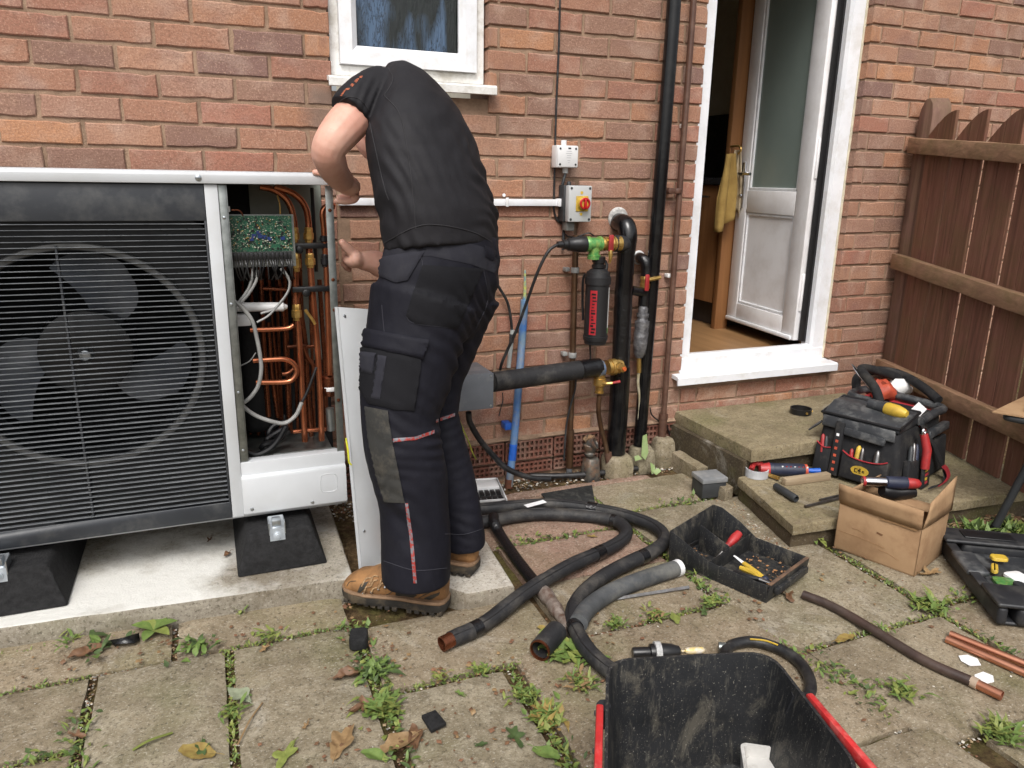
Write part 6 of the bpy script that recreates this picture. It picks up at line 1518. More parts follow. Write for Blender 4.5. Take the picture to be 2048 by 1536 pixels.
def hose_part(name, path, r, mat, par, n=8, seg=18, bands=()):
    sp = smooth_path(path, n); sd = len(ORG)
    part_tube(name, sp, [r * (1 + .07 * mnoise.noise(p * 16 + Vector((sd, 0, 0))) + .04 * mnoise.noise(p * 45)) for p in sp], mat, par, 0, seg)
    for f_ in bands:
        i = int(f_ * (len(sp) - 3)); part_tube('tape_band', sp[i:i + 3], r * 1.045, 'tape', par, 0, seg)
    side = []
    for i, p in enumerate(sp):
        t = (sp[min(i + 1, len(sp) - 1)] - sp[max(i - 1, 0)]).normalized(); x = t.cross(Vector((0, 0, 1))).normalized()
        side.append(p + (x * .55 + Vector((0, 0, .83))) * r * 1.0)
    part_tube('split_seam', side, r * .06, 'black_plastic', par, 0, 5)
def lay(name, path, r, mat, label, cat='pipe', n=8, seg=16, group=None):
    return tube_thing(name, path, r, mat, label, cat, n, seg, group)

# lagged hoses on the paving
h1 = thing('lagged_hose', [(-0.2252,-0.9127,0.03)][0], 'long black lagged pipe with bare copper end looping across the paving', 'hose', 'black lagged hoses')
hose_part('lagging', [(-0.5202,-1.0634,0.024),(-0.4088,-1.0233,0.024),(-0.2408,-0.9309,0.04),(-0.071,-0.8443,0.04),(0.0922,-0.7736,0.032),(0.1847,-0.7252,0.026),(0.2408,-0.6783,0.026),(0.2615,-0.6205,0.026),(0.2497,-0.5705,0.026),(0.1733,-0.5031,0.026),(0.0449,-0.4394,0.026),(-0.0631,-0.4184,0.026),(-0.1635,-0.4223,0.026),(-0.2505,-0.4165,0.026)], .0225, 'lag', h1, 8, 18, (.05, .3, .62))
m = MB(); m.tube([(-0.5479,-1.0747,0.024),(-0.5168,-1.065,0.026)], .0205, 18, hollow=.86); m.build('copper_end', MT['copper_dull'], h1)
h2 = thing('lagged_hose', [(0.3799,-0.706,0.03)][0], 'black lagged pipe in a wide loop running to the bucket', 'hose', 'black lagged hoses')
hose_part('lagging', [(-0.2313,-0.3139,0.03),(-0.0702,-0.3385,0.03),(0.0782,-0.3653,0.03),(0.1806,-0.4243,0.03),(0.2848,-0.5218,0.03),(0.3482,-0.6233,0.03),(0.3629,-0.7035,0.03),(0.3347,-0.7723,0.03),(0.258,-0.8267,0.03),(0.1406,-0.8685,0.03),(0.0219,-0.9173,0.03),(-0.0666,-0.9708,0.03),(-0.1306,-1.0276,0.03),(-0.1743,-1.0972,0.03),(-0.1926,-1.1703,0.03),(-0.2,-1.2422,0.03),(-0.1939,-1.3058,0.03),(-0.1799,-1.3611,0.03)], .0225, 'lag', h2, 8, 18, (.2, .5, .8))
m = MB(); a, b = [(-0.0311,-0.4142,0.058),(0.0537,-0.3965,0.058)]; a, b = Vector(a), Vector(b); sd_ = Vector((-(b - a).y, (b - a).x, 0)).normalized() * .012
m.prism([a - sd_, b - sd_, b + sd_, a + sd_], (0, 0, .0015)); m.build('paper_tag', MT['paper'], h2)
h3 = thing('grey_hose', [(0.0881,-0.9328,0.03)][0], 'faded grey lagged pipe stub with white rimmed end lying on the flags', 'hose')
part_tube('lagging', [(0.2664,-0.9468,0.026),(0.1387,-0.9676,0.026),(0.0198,-0.9952,0.026),(-0.0664,-1.033,0.026),(-0.1276,-1.0777,0.03),(-0.1748,-1.134,0.04)], .0265, simple('faded_lagging', lin(78, 80, 82), lin(60, 62, 64), .65, 0, 14, .3, 90, .003, .1, .4, lin(122, 120, 112), .5, 9), h3, 6, 18)
m = MB(); m.tube([(0.2801,-0.9439,0.026),(0.262,-0.9479,0.026)], .027, 18, hollow=.8); m.build('white_rim', MT['white_plastic'], h3)
h4 = thing('thin_black_hose', [(-0.1974,-0.6345,0.02)][0], 'thinner black hose from the pile with a taped metal coupling', 'hose')
part_tube('hose', [(-0.1689,-0.4461,0.055),(-0.1792,-0.484,0.045),(-0.1753,-0.5325,0.022),(-0.1842,-0.6822,0.02),(-0.1878,-0.822,0.02),(-0.1871,-0.9181,0.02)], .0195, 'tape', h4, 6, 14)
part_tube('taped_coupling', [(-0.1858,-0.9222,0.022),(-0.1872,-0.9817,0.022),(-0.1936,-1.0558,0.022),(-0.1993,-1.1272,0.02)], [.021, .023, .024, .022, .019, .02, .022, .019, .016, .015, .016, .017, .0165], simple('dirty_tape', lin(150, 140, 132), lin(98, 76, 64), .4, .3, 40, .6, 60, .004), h4, 4, 14)
lay('flat_steel_bar', [(-0.0157,-1.0075,0.006),(0.2594,-1.0296,0.006)], .0062, 'steel', 'slim steel bar lying across the flag beside the grey hose', 'bar', 0, 4)
cst = thing('copper_stub', [(-0.2916,-1.1548,0.02)][0], 'short wide black coated copper pipe stub with open end among weeds', 'pipe')
m = MB(); m.tube([(-0.3158,-1.1948,0.03),(-0.2848,-1.1695,0.03),(-0.2394,-1.1336,0.03)], .030, 18, hollow=.88); m.build('coated_pipe', MT['lag'], cst)
m = MB(); m.tube([(-0.3205,-1.1993,0.03),(-0.3136,-1.1937,0.03)], .0285, 18, hollow=.88); m.build('copper_lip', MT['copper_dull'], cst)

# mats, blocks, trays near the wall
m = MB(); q = [(0.1075,-0.2421,0.012),(0.3384,-0.2333,0.012),(0.2694,-0.3905,0.012),(0.1022,-0.3211,0.012)]; m.prism(q, (0, 0, .008)); tag(m.build('rubber_mat', simple('bitumen_mat', lin(40, 41, 41), lin(28, 29, 29), .8, 0, 20, .8, 120, .004, .05, .3, lin(110, 108, 102), .3, 30), bevel=.002), 'small black bitumen mat on the pink flag by the hoses', 'mat')
wt = thing('parts_organiser', [(-0.0737,-0.1223,0)][0], 'open white plastic parts tray with black compartments beside the far boot', 'tray')
TM = frame((-.175, -.262, .006), (.119, -.022, 0))
m = MB(TM); L_, Wd = .125, .215
m.box((0, 0, 0), (L_, Wd, .006)); m.box((0, 0, 0), (.005, Wd, .032)); m.box((L_ - .005, 0, 0), (L_, Wd, .032)); m.box((.005, 0, 0), (L_ - .005, .005, .032)); m.box((.005, Wd - .005, 0), (L_ - .005, Wd, .032)); m.build('tray', MT['white_plastic'], wt, bevel=.002)
for j in range(2):
    for i in range(5):
        m = MB(TM); m.box((.010 + i * .022, .014 + j * .058, .007), (.010 + i * .022 + .017, .014 + j * .058 + .048, .022)); m.build('compartment', MT['black_plastic'], wt, bevel=.001)
m = MB(TM); m.box((.006, .13, .0062), (L_ - .006, Wd - .006, .028)); m.build('lid_pad', MT['white_plastic'], wt, bevel=.002)
m = MB(frame([(-0.7471,-0.9667,0)][0], (1, -.25, 0))); m.loft([[(x * s_, y * s_, z) for x, y in rounded_rect(0, 0, .048, .058, .012)] for z, s_ in ((.003, .96), (.006, 1), (.03, 1), (.036, .92))]); tag(m.build('rubber_block', MT['rubber'], smooth=40), 'small rounded black rubber block in the joint below the near boot', 'block')
m = MB(); m.prism([(-0.667,-1.3104,0.006),(-0.6315,-1.3038,0.006),(-0.6201,-1.3545,0.006),(-0.6598,-1.3654,0.006)], (0, 0, .010)); tag(m.build('rubber_pad', MT['rubber'], bevel=.0015), 'flat square black rubber pad alone on the near flag', 'pad')
m = MB(); c_ = [(-1.3286,-0.7487,0.006)][0]; rg = [(c_[0] + (.035 + .012 * math.sin(i * 2.3)) * math.cos(i * .7), c_[1] + (.022 + .008 * math.sin(i * 1.7)) * math.sin(i * .7), .004 + .012 * abs(math.sin(i * 1.9))) for i in range(9)]; m.add(rg + [(c_[0], c_[1], .02)], [(i, (i + 1) % 9, 9) for i in range(9)]); tag(m.build('plastic_scrap', MT['tape'], solid=.002), 'crumpled scrap of black plastic by the concrete edge', 'scrap')

# bits in front of the bucket
iv = thing('inline_coupling', [(-0.0328,-1.3002,0.02)][0], 'black inline coupling with white banded ring lying before the bucket', 'coupling')
p, q = [Vector(v) for v in [(-0.0901,-1.282,0.022),(0.0125,-1.3131,0.022)]]; m = MB(); m.lathe(p, q - p, [(0, .013), (.004, .0145), (.045, .0145), (.047, .021), (.055, .022), (.085, .022), (.105, .020), (.125, .014), (.13, .006)], 20); m.build('body', MT['black_plastic'], iv, smooth=40)
m = MB(); m.lathe(p + (q - p).normalized() * .058, q - p, [(0, .0225), (.001, .0275), (.016, .0275), (.017, .0225)], 20); m.build('white_ring', simple('printed_ring', lin(188, 188, 186), lin(150, 150, 150), .5, 0, 80), iv, smooth=40)
m = MB(); p, q = [Vector(v) for v in [(0.0251,-1.3024,0.012),(0.1043,-1.3248,0.012)]]; m.lathe(p, q - p, [(0, .003), (.03, .003), (.031, .006), (.04, .009), (.07, .009), (.08, .0075), (.085, .002)], 10); tag(m.build('small_screwdriver', simple('clear_yellow_handle', lin(200, 196, 190), lin(206, 178, 88), .3, 0, 60), smooth=40), 'small screwdriver with clear handle next to the inline coupling', 'screwdriver')
hb_ = thing('braided_hose', [(0.2875,-1.405,0.02)][0], 'short curved black rubber hose with yellow stripe behind the bucket', 'hose')
part_tube('hose', [(0.1325,-1.3723,0.018),(0.1538,-1.3524,0.018),(0.1936,-1.3385,0.018),(0.2521,-1.3481,0.018),(0.2895,-1.3932,0.018),(0.3022,-1.449,0.018),(0.2888,-1.5036,0.018),(0.2555,-1.5537,0.018),(0.2103,-1.5862,0.018)], .0145, 'cable_black', hb_, 6, 14)
part_tube('fitting', [(0.1432,-1.3343,0.018),(0.167,-1.3478,0.018)], .0135, 'galv', hb_, 0, 14)
part_tube('yellow_stripe', [(0.2307,-1.3517,0.033),(0.2643,-1.3714,0.033),(0.2833,-1.4,0.033)], .0022, 'yellow', hb_, 4, 5)

# long pipe and copper lengths at the right
lp = thing('long_bent_pipe', [(0.5985,-1.4269,0.02)][0], 'long bent brown pipe with bright copper end lying diagonally on the flags', 'pipe')
part_tube('pipe', [(0.5542,-1.1968,0.014),(0.582,-1.2576,0.014),(0.5988,-1.3375,0.014),(0.6082,-1.4361,0.014),(0.6211,-1.5705,0.014),(0.6624,-1.6814,0.014)], .0135, simple('brown_coated', lin(66, 50, 44), lin(50, 38, 34), .45, 0, 12, .1, 100, .001, .1, .5, lin(100, 88, 78), .35, 10), lp, 6, 14)
m = MB(); m.tube([(0.6607,-1.6745,0.014),(0.6793,-1.7404,0.014)], .0125, 16, hollow=.86); m.build('copper_end', MT['pink_copper'], lp)
part_tube('tape', [(0.6601,-1.6722,0.014),(0.6641,-1.6883,0.014)], .0146, simple('masking', lin(170, 150, 130), None, .6), lp, 0, 14)
for i, (pp, lb_) in enumerate((([(0.7966,-1.5026,0.012),(0.8861,-1.7323,0.012)], 'bright copper pipe length at the right edge, farther of the pair'), ([(0.766,-1.5165,0.012),(0.8413,-1.7495,0.012)], 'bright copper pipe length at the right edge, nearer of the pair'))):
    m = MB(); m.tube(pp, .0105, 14, hollow=.86); tag(m.build('copper_pipe', MT['pink_copper']), lb_, 'pipe', 'pair of bright copper pipes')
for pl, lb_ in (([(0.7406,-1.5752,0.003),(0.7676,-1.5806,0.003),(0.7768,-1.6027,0.003),(0.7596,-1.6259,0.003),(0.7301,-1.6172,0.003),(0.7271,-1.5934,0.003)], 'white paper scrap between the brown pipe and copper pair'), ([(0.6793,-1.6655,0.022),(0.7112,-1.6645,0.022),(0.7201,-1.685,0.022),(0.7,-1.7027,0.022),(0.6617,-1.7007,0.022),(0.662,-1.6802,0.022)], 'white paper scrap resting against the copper end of the brown pipe')):
    m = MB(); m.prism(pl, (0, 0, .0012)); tag(m.build('paper_scrap', MT['paper']), lb_, 'paper', 'white paper scraps')
# grey box and steps items
SX = frame((.70, -.475, .002), (.11, -.012, 0))
sb_ = thing('grey_box', (.75, -.43, .0), 'small grey lidded box at the corner of the lower step', 'box')
m = MB(SX); m.box((.004, .004, 0), (.108, .092, .062)); m.build('body', MT['dark_grey_plastic'], sb_, bevel=.003)
m = MB(SX); m.box((0, 0, .0625), (.112, .096, .083)); m.build('lid', simple('grey_lid', lin(132, 134, 136), lin(112, 114, 116), .5, 0, 9, 0, 50, .001, .1, .5, lin(170, 166, 158), .4, 12), sb_, bevel=.004)
SZ = .0955
cl_ = thing('ring_clamp', (.90, -.53, SZ), 'grey ring shaped clamp holding red parts on the lower step edge', 'clamp')
rc = Vector((.912, -.530, SZ)); m = MB(); seg = 30
for (ri, ro) in ((.040, .045),):
    R_ = []
    for i in range(seg):
        a = 2 * math.pi * i / seg
        R_.append([(rc.x + r * math.cos(a), rc.y + r * math.sin(a), z) for r, z in ((ro, SZ), (ro, SZ + .032), (ri, SZ + .032), (ri, SZ))])
    R_.append(R_[0]); m.loft(R_, cap=False)
m.build('ring', simple('pale_grey_plastic', lin(186, 188, 192), None, .45), cl_, smooth=40)
m = MB(); m.tube(smooth_path([(rc.x - .03, rc.y, SZ + .03), (rc.x, rc.y + .02, SZ + .045), (rc.x + .03, rc.y + .01, SZ + .04)], 4), .011, 8); m.build('red_insert', MT['red_paint'], cl_)
m = MB(); m.tube([(rc.x + .03, rc.y - .03, SZ + .012), (rc.x + .045, rc.y - .075, SZ + .012)], .008, 8); m.build('brass_stem', MT['brass'], cl_)
p, q = [Vector(v) for v in [(0.8871,-0.6675,0.11),(0.8775,-0.7726,0.11)]]
m = MB(); m.lathe(p, q - p, [(0, .006), (.002, .0135), (.05, .0145), (.12, .0145), (.125, .011), (.11, .009)], 16); tag(m.build('black_handle_grip', MT['dark_grey_plastic'], smooth=40), 'short black rubber handle grip pointing off the ring clamp', 'handle')
p, q = [Vector(v) for v in [(0.9487,-0.5323,0.12),(1.0974,-0.6014,0.12)]]
sl_ = thing('sealant_gun', p, 'navy and red cylindrical power tool lying on the lower step', 'power tool'); L_ = (q - p).length
m = MB(); m.lathe(p, q - p, [(0, .02), (.003, .024), (.03, .027), (.032, .025), (L_ - .03, .027), (L_ - .01, .024), (L_, .012)], 20); m.build('body', MT['navy_grip'], sl_, smooth=40)
m = MB(); m.lathe(p - (q - p).normalized() * .025, q - p, [(0, .012), (.004, .022), (.035, .0255), (.04, .0275)], 20); m.build('red_cap', MT['red_paint'], sl_, smooth=40)
m = MB(); m.lathe(q - (q - p).normalized() * .012, q - p, [(0, .0245), (.01, .025), (.012, .02)], 20); m.build('red_band', MT['orange'], sl_, smooth=40)
m = MB(); m.tube([q, q + (q - p).normalized() * .05], [.009, .012], 10); m.build('blue_tip', MT['blue'], sl_)
r_ = random.Random(9); xb, yb, db = basis(q - p)
for i in range(7):
    m = MB(); h_ = .05 + i * .016; o_ = p + db * h_ + (Vector((.15, -.75, .65)).normalized()) * .0272; m.box((o_.x - .003, o_.y - .002, o_.z - .005), (o_.x + .003, o_.y + .002, o_.z + .004)); m.build('printed_letter', MT['paper'] if i % 3 == 0 else MT['red_paint'], sl_)
WM = frame((0.9462,-0.653,0.1), Vector((1.1577,-0.6641,0.1)) - Vector((0.9462,-0.653,0.1)))
m = MB(WM); Lw = (Vector((1.1577,-0.6641,0.1)) - Vector((0.9462,-0.653,0.1))).length; m.box((0, -.004, -.005), (Lw, .024, .024)); tag(m.build('timber_bar', MT['wood_bar'], bevel=.003), 'pale worn square bar lying on the lower step before the bag', 'bar')
for i, (a, lb_) in enumerate((([(0.8729,-0.8402,0.102),(1.0753,-0.8237,0.102)], 'thin steel rod on the lower step, nearer of two beside the box'), ([(0.9666,-0.8136,0.102),(1.1003,-0.8034,0.102)], 'thin steel rod on the lower step, farther of two beside the box'))):
    m = MB(); m.tube(a, .0055, 8); tag(m.build('steel_rod', MT['steel']), lb_, 'rod', 'steel rods on the step')
kc_ = Vector((1.392,-0.2222,0.216)); m = MB(); R_ = []
for i in range(32):
    a = 2 * math.pi * i / 32
    R_.append([(kc_.x + r * math.cos(a), kc_.y + r * math.sin(a), z) for r, z in ((.046, .216), (.047, .240), (.0425, .240), (.042, .216))])
R_.append(R_[0]); m.loft(R_, cap=False); pc = m.build('pipe_clip_ring', MT['black_plastic'], smooth=40); tag(pc, 'black plastic ring clip lying on the upper doorstep', 'clip')
for a in (-100, -35):
    m = MB(); m.cyl((kc_.x + .045 * math.cos(RAD(a)), kc_.y + .045 * math.sin(RAD(a)), .228), (kc_.x + .051 * math.cos(RAD(a)), kc_.y + .051 * math.sin(RAD(a)), .228), .005, 8); m.build('rivet', MT['brass'], pc)

# ---------------------------------------------------------------- tool bag
A0, B0, C0, D0 = Vector((1.175, -.555, SZ)), Vector((1.292, -.850, SZ)), Vector((1.70, -.70, SZ)), Vector((1.585, -.405, SZ))
zt = .322
A1, B1, C1, D1 = Vector((1.225, -.525, zt)), Vector((1.325, -.80, zt)), Vector((1.715, -.66, zt)), Vector((1.615, -.385, zt))
bag = thing('tool_bag', A0, 'large black fabric tool bag with pockets and yellow oval badge on the lower step', 'tool bag')
def bil(P00, P10, P01, P11, s, t, out=0.0):
    n_ = (P10 - P00).cross(P01 - P00).normalized()
    return P00.lerp(P10, s).lerp(P01.lerp(P11, s), t) + n_ * out
def FF(s, t, o=0.0): return bil(A0, B0, A1, B1, s, t, o)      # front (left in view)
def FS(s, t, o=0.0): return bil(B0, C0, B1, C1, s, t, o)      # side (right in view)
m = MB(); m.loft([[A0, B0, C0, D0], [FF(0, .5, .012), FS(0, .5, .012) + (FF(1, .5, .006) - FF(1, .5)), bil(C0, D0, C1, D1, 0, .5), D0.lerp(D1, .5)], [A1, B1, C1, D1]]); m.build('body', MT['bag_nylon'], bag, bevel=.022, bseg=3, smooth=60)
def fpatch(F, poly, o0, o1, name, mat, bev=.003, par=None):
    m = MB(); n = len(poly); lo = [F(s, t, o0) for s, t in poly]; hi = [F(s, t, o1) for s, t in poly]
    m.add(lo + hi, [tuple(range(n))[::-1], tuple(range(n, 2 * n))] + [(i, (i + 1) % n, n + (i + 1) % n, n + i) for i in range(n)])
    return m.build(name, mat, par or bag, bevel=bev, smooth=45)
# vinyl lid over the front half, sloping
L0, L1 = FF(-.02, 1.02, .008), FF(1.02, 1.02, .008)
bk = (D1 - A1) * .42 + Vector((0, 0, .036))
m = MB(); m.loft([[L0, L0 + bk * .5 + Vector((0, 0, .022)), L0 + bk, L0 + bk - Vector((0, 0, .05)), L0 - Vector((0, 0, .02))], [L1, L1 + bk * .5 + Vector((0, 0, .022)), L1 + bk, L1 + bk - Vector((0, 0, .05)), L1 - Vector((0, 0, .02))]]); m.build('lid', MT['bag_pvc'], bag, bevel=.009, bseg=3, smooth=60)
m = MB(); m.tube([L0 + Vector((0, 0, .002)), L1 + Vector((0, 0, .002))], .006, 8); m.tube([L0 + bk, L1 + bk], .007, 8); m.tube([L0, L0 + bk], .006, 8); m.tube([L1, L1 + bk], .006, 8); m.build('lid_piping', MT['black_plastic'], bag)
fpatch(FF, [(.02, .80), (.98, .80), (.98, .99), (.02, .99)], .010, .022, 'front_flap', MT['bag_pvc'], .005)
fpatch(FF, [(.34, .73), (.86, .70), (.88, .84), (.34, .86)], .014, .032, 'pocket_flap', MT['bag_pvc'], .005)
fpatch(FF, [(.01, .03), (.22, .03), (.22, .46), (.12, .44), (.01, .52)], .008, .030, 'pocket', MT['bag_nylon'], .006)
fpatch(FF, [(.36, .03), (.93, .03), (.95, .47), (.85, .41), (.70, .38), (.50, .40), (.37, .48)], .008, .040, 'pocket', MT['bag_nylon'], .006)
st_ = fpatch(FF, [(.225, .02), (.335, .02), (.345, .92), (.235, .94)], .012, .036, 'front_strap', MT['bag_nylon'], .003)
for i, t in enumerate((.10, .22, .34, .46, .58, .69)):
    fpatch(FF, [(.265, t), (.30, t), (.30, t + .045), (.265, t + .045)], .0362, .0375, 'strap_mark', MT['paper'] if i == 5 else MT['orange'], 0, st_)
m = MB(); ce = FF(.62, .22, .0415); s_d = (B0 - A0).normalized(); pts_ = [ce + s_d * (.034 * math.cos(a)) + Vector((0, 0, .019 * math.sin(a))) for a in [2 * math.pi * i / 18 for i in range(18)]]
m.prism(pts_, s_d.cross(Vector((0, 0, 1))) * .002); lg_ = m.build('oval_badge', MT['yellow'], bag)
for (dx, dz, w_, h_) in ((-.018, 0, .003, .016), (-.012, .006, .008, .003), (-.012, -.007, .008, .003), (-.001, .001, .011, .007), (.001, .008, .006, .004), (.001, -.007, .007, .003), (.014, .002, .009, .003), (.014, -.003, .009, .003)):
    c_ = ce + s_d * dx + Vector((0, 0, dz)) + s_d.cross(Vector((0, 0, 1))) * .0022
    m = MB(); m.prism([c_ + s_d * (-w_ / 2) + Vector((0, 0, -h_ / 2)), c_ + s_d * (w_ / 2) + Vector((0, 0, -h_ / 2)), c_ + s_d * (w_ / 2) + Vector((0, 0, h_ / 2)), c_ + s_d * (-w_ / 2) + Vector((0, 0, h_ / 2))], s_d.cross(Vector((0, 0, 1))) * .0006); m.build('badge_mark', MT['black_plastic'], lg_)
for pl in ([FF(.02, .52, .032), FF(.12, .45, .033), FF(.21, .47, .032)], [FF(.38, .48, .042), FF(.50, .41, .043), FF(.70, .39, .043), FF(.85, .42, .043), FF(.94, .47, .042)]):
    m = MB(); m.tube(smooth_path(pl, 5), .0026, 6); m.build('red_binding', MT['red_web'], bag)
def hand_tool(F, s, t0, t1, o, r, mat, name, lean=0.0):
    m = MB(); a, b = F(s, t0, o), F(s + lean, t1, o); m.lathe(a, b - a, [(0, r), ((b - a).length * .7, r), ((b - a).length * .9, r * .8), ((b - a).length, r * .3)], 10); return m.build(name, mat, bag, smooth=50)
hand_tool(FF, .10, .35, .66, .022, .009, MT['red_paint'], 'pliers_handle', -.03); hand_tool(FF, .14, .35, .64, .022, .008, MT['dark_grey_plastic'], 'pliers_handle', -.02)
hand_tool(FF, .47, .3, .54, .022, .008, MT['red_paint'], 'screwdriver_handle'); hand_tool(FF, .54, .3, .62, .022, .011, MT['yellow'], 'knife_handle', .02); hand_tool(FF, .60, .3, .60, .026, .009, MT['steel'], 'spanner', .01); hand_tool(FF, .78, .3, .62, .026, .012, MT['steel'], 'chisel_blade', .02)
# side face
fpatch(FS, [(.08, .02), (.52, .02), (.52, .48), (.30, .44), (.08, .50)], .008, .034, 'pocket', MT['bag_nylon'], .006)
fpatch(FS, [(.56, .02), (.98, .02), (.98, .62), (.56, .60)], .006, .03, 'end_pocket', MT['bag_nylon'], .008)
fpatch(FS, [(.52, .68), (1.0, .70), (1.0, .84), (.52, .82)], .006, .036, 'pocket_flap', MT['bag_pvc'], .006)
for s_, t1, mt in ((.14, .72, MT['dark_grey_plastic']), (.20, .74, MT['steel']), (.27, .70, MT['navy_grip'])): hand_tool(FS, s_, .35, t1, .024, .010, mt, 'driver_handle', .02)
m = MB(); m.tube([FS(.30, .30, .055), FS(.29, .62, .06), FS(.26, .88, .05)], [.016, .017, .015], 10); rt = m.build('red_grip', MT['red_paint'], bag)
m = MB(); e_ = FS(.25, .93, .05); R_ = []
for i in range(16):
    a = 2 * math.pi * i / 16; cdir = (C0 - B0).normalized() * math.cos(a) + Vector((0, 0, 1)) * math.sin(a); nn_ = (C0 - B0).cross(Vector((0, 0, 1))).normalized()
    R_.append([e_ + cdir * (.013 + .005 * math.cos(b)) + nn_ * (.005 * math.sin(b)) for b in [2 * math.pi * k / 6 for k in range(6)]])
R_.append(R_[0]); m.loft(R_, cap=False); m.build('steel_ring', MT['chrome'], rt)
tg = fpatch(FS, [(.26, -.02), (.42, -.02), (.43, .40), (.27, .44)], .046, .056, 'hanging_tag', MT['bag_nylon'], .003)
for (t, w_, mt) in ((.32, .06, MT['red_web']), (.24, .05, MT['yellow']), (.17, .07, MT['red_web']), (.10, .05, MT['yellow']), (.04, .06, MT['red_web'])):
    fpatch(FS, [(.31, t), (.31 + w_, t), (.31 + w_, t + .04), (.31, t + .045)], .0562, .0572, 'tag_print', mt, 0, tg)
m = MB()
pth = smooth_path([FS(.42, .95, .02), FS(.58, .55, .045), FS(.68, .12, .07), FS(.60, -.02, .085), FS(.42, -.01, .09), FS(.25, .02, .085)], 6)
dr_ = (C0 - B0).normalized()
for_r = [[p - Vector((0, 0, .0)) + dr_ * .016 , p + dr_ * -.016, p + dr_ * -.016 + Vector((0, .003, .003)), p + dr_ * .016 + Vector((0, .003, .003))] for p in pth]
m.loft(for_r); m.build('shoulder_strap', MT['bag_nylon'], bag)
m = MB(); p_ = [FS(.60, .22, .078), FS(.66, .14, .082), FS(.66, .03, .09), FS(.54, -.01, .095), FS(.40, 0.0, .098)]
m.loft([[p + dr_ * .018, p + dr_ * -.018, p + dr_ * -.018 + Vector((0, .002, .004)), p + dr_ * .018 + Vector((0, .002, .004))] for p in smooth_path(p_, 5)]); m.build('red_strap_lining', MT['red_web'], bag)
m = MB(); m.tube(smooth_path([FF(-.01, .86, .0), FF(-.10, .74, .0), FF(-.16, .66, .0)], 4), [.012, .013, .013, .013, .012, .011, .011, .01, .009], 8, flat=.4); m.build('side_strap', MT['bag_pvc'], bag)
# open rear half: rim, lining, contents
m = MB(); r0 = L1 + (D1 - A1) * .44 + Vector((0, 0, -.01)); rimp = [L1 + Vector((.02, .02, .0)), C1 + Vector((.01, -.01, .03)), D1 + Vector((.0, .02, .04)), L0 + bk * 1.0, L1 + bk * 1.0]
rimq = [FS(.42, 1.02, .01), FS(.75, 1.06, .012), FS(1.0, 1.06, .0), bil(C0, D0, C1, D1, .5, 1.1), D1 + Vector((0, 0, .03)), (A1 + (D1 - A1) * .55) + Vector((0, 0, .035)), (A1 + (D1 - A1) * .5).lerp(B1 + (C1 - B1) * .5, .5) + Vector((0, 0, .03))]
m.tube(smooth_path(rimq + [rimq[0]], 5), .017, 10); m.build('padded_rim', MT['bag_pvc'], bag)
m = MB(); cc_ = sum(rimq, Vector((0, 0, 0))) / len(rimq); m.add([p + Vector((0, 0, -.02)) for p in rimq] + [cc_ + Vector((0, 0, -.06))], [(i, (i + 1) % 7, 7) for i in range(7)]); m.build('red_lining', MT['red_web'], bag)
m = MB(); pp_ = [rimq[0] + Vector((.02, .03, .0)), rimq[1] + Vector((-.01, .03, .005)), rimq[2] + Vector((-.06, .06, .012)), rimq[0] + Vector((.06, .10, .012))]; m.prism(pp_, (0, 0, .002)); tag(m.build('receipt_sheet', MT['paper']), 'folded white paper sheet tucked in the open tool bag', 'paper')
# padded carry handles
hd1 = smooth_path([D1 + Vector((-.06, .02, .02)), D1 + Vector((-.02, .06, .07)), D1 + Vector((.06, .04, .10)), D1 + Vector((.14, -.02, .09)), C1 + Vector((.02, .12, .07)), C1 + Vector((.0, .02, .04))], 6)
hd2 = smooth_path([rimq[6] + Vector((-.02, .0, .0)), rimq[6] + Vector((-.01, .05, .06)), rimq[5] + Vector((.08, .04, .10)), D1 + Vector((.06, -.02, .10)), D1 + Vector((.14, -.03, .07))], 6)
for h_ in (hd1, hd2):
    m = MB(); m.tube(h_, .019, 12); m.build('carry_handle', MT['bag_nylon'], bag)
m = MB(); p, q = [Vector(v) for v in ((1.5072,-0.3619,0.47), (1.4647,-0.5774,0.37))]; m.lathe(p, q - p, [(0, .001), (.03, .006), (.032, .009), (.06, .009), (.062, .0105), ((q - p).length, .0105)], 14); tag(m.build('chrome_rod', MT['chrome'], smooth=40), 'pointed chrome bar sticking out of the open tool bag', 'bar')
cut = thing('cutter_tool', L0 + bk * .5, 'yellow and black power cutter lying on the lid of the tool bag', 'power tool')
p, q = L0.lerp(L1, .45) + bk * .55 + Vector((0, 0, .03)), L0.lerp(L1, .92) + bk * .45 + Vector((0, 0, .03))
m = MB(); m.lathe(p, q - p, [(0, .012), (.004, .021), (.08, .023), (.11, .024), (.125, .022)], 16); m.build('grip', MT['bag_pvc'], cut, smooth=40)
m = MB(); m.lathe(p + (q - p) * .5, q - p, [(0, .023), (.01, .026), (.05, .025), (.07, .020), (.085, .013)], 14); m.build('yellow_head', MT['yellow'], cut, smooth=40)
m = MB(); m.cyl(p + (q - p) * .82, p + (q - p) * 1.05, .012, 12); m.build('collet', MT['black_plastic'], cut)
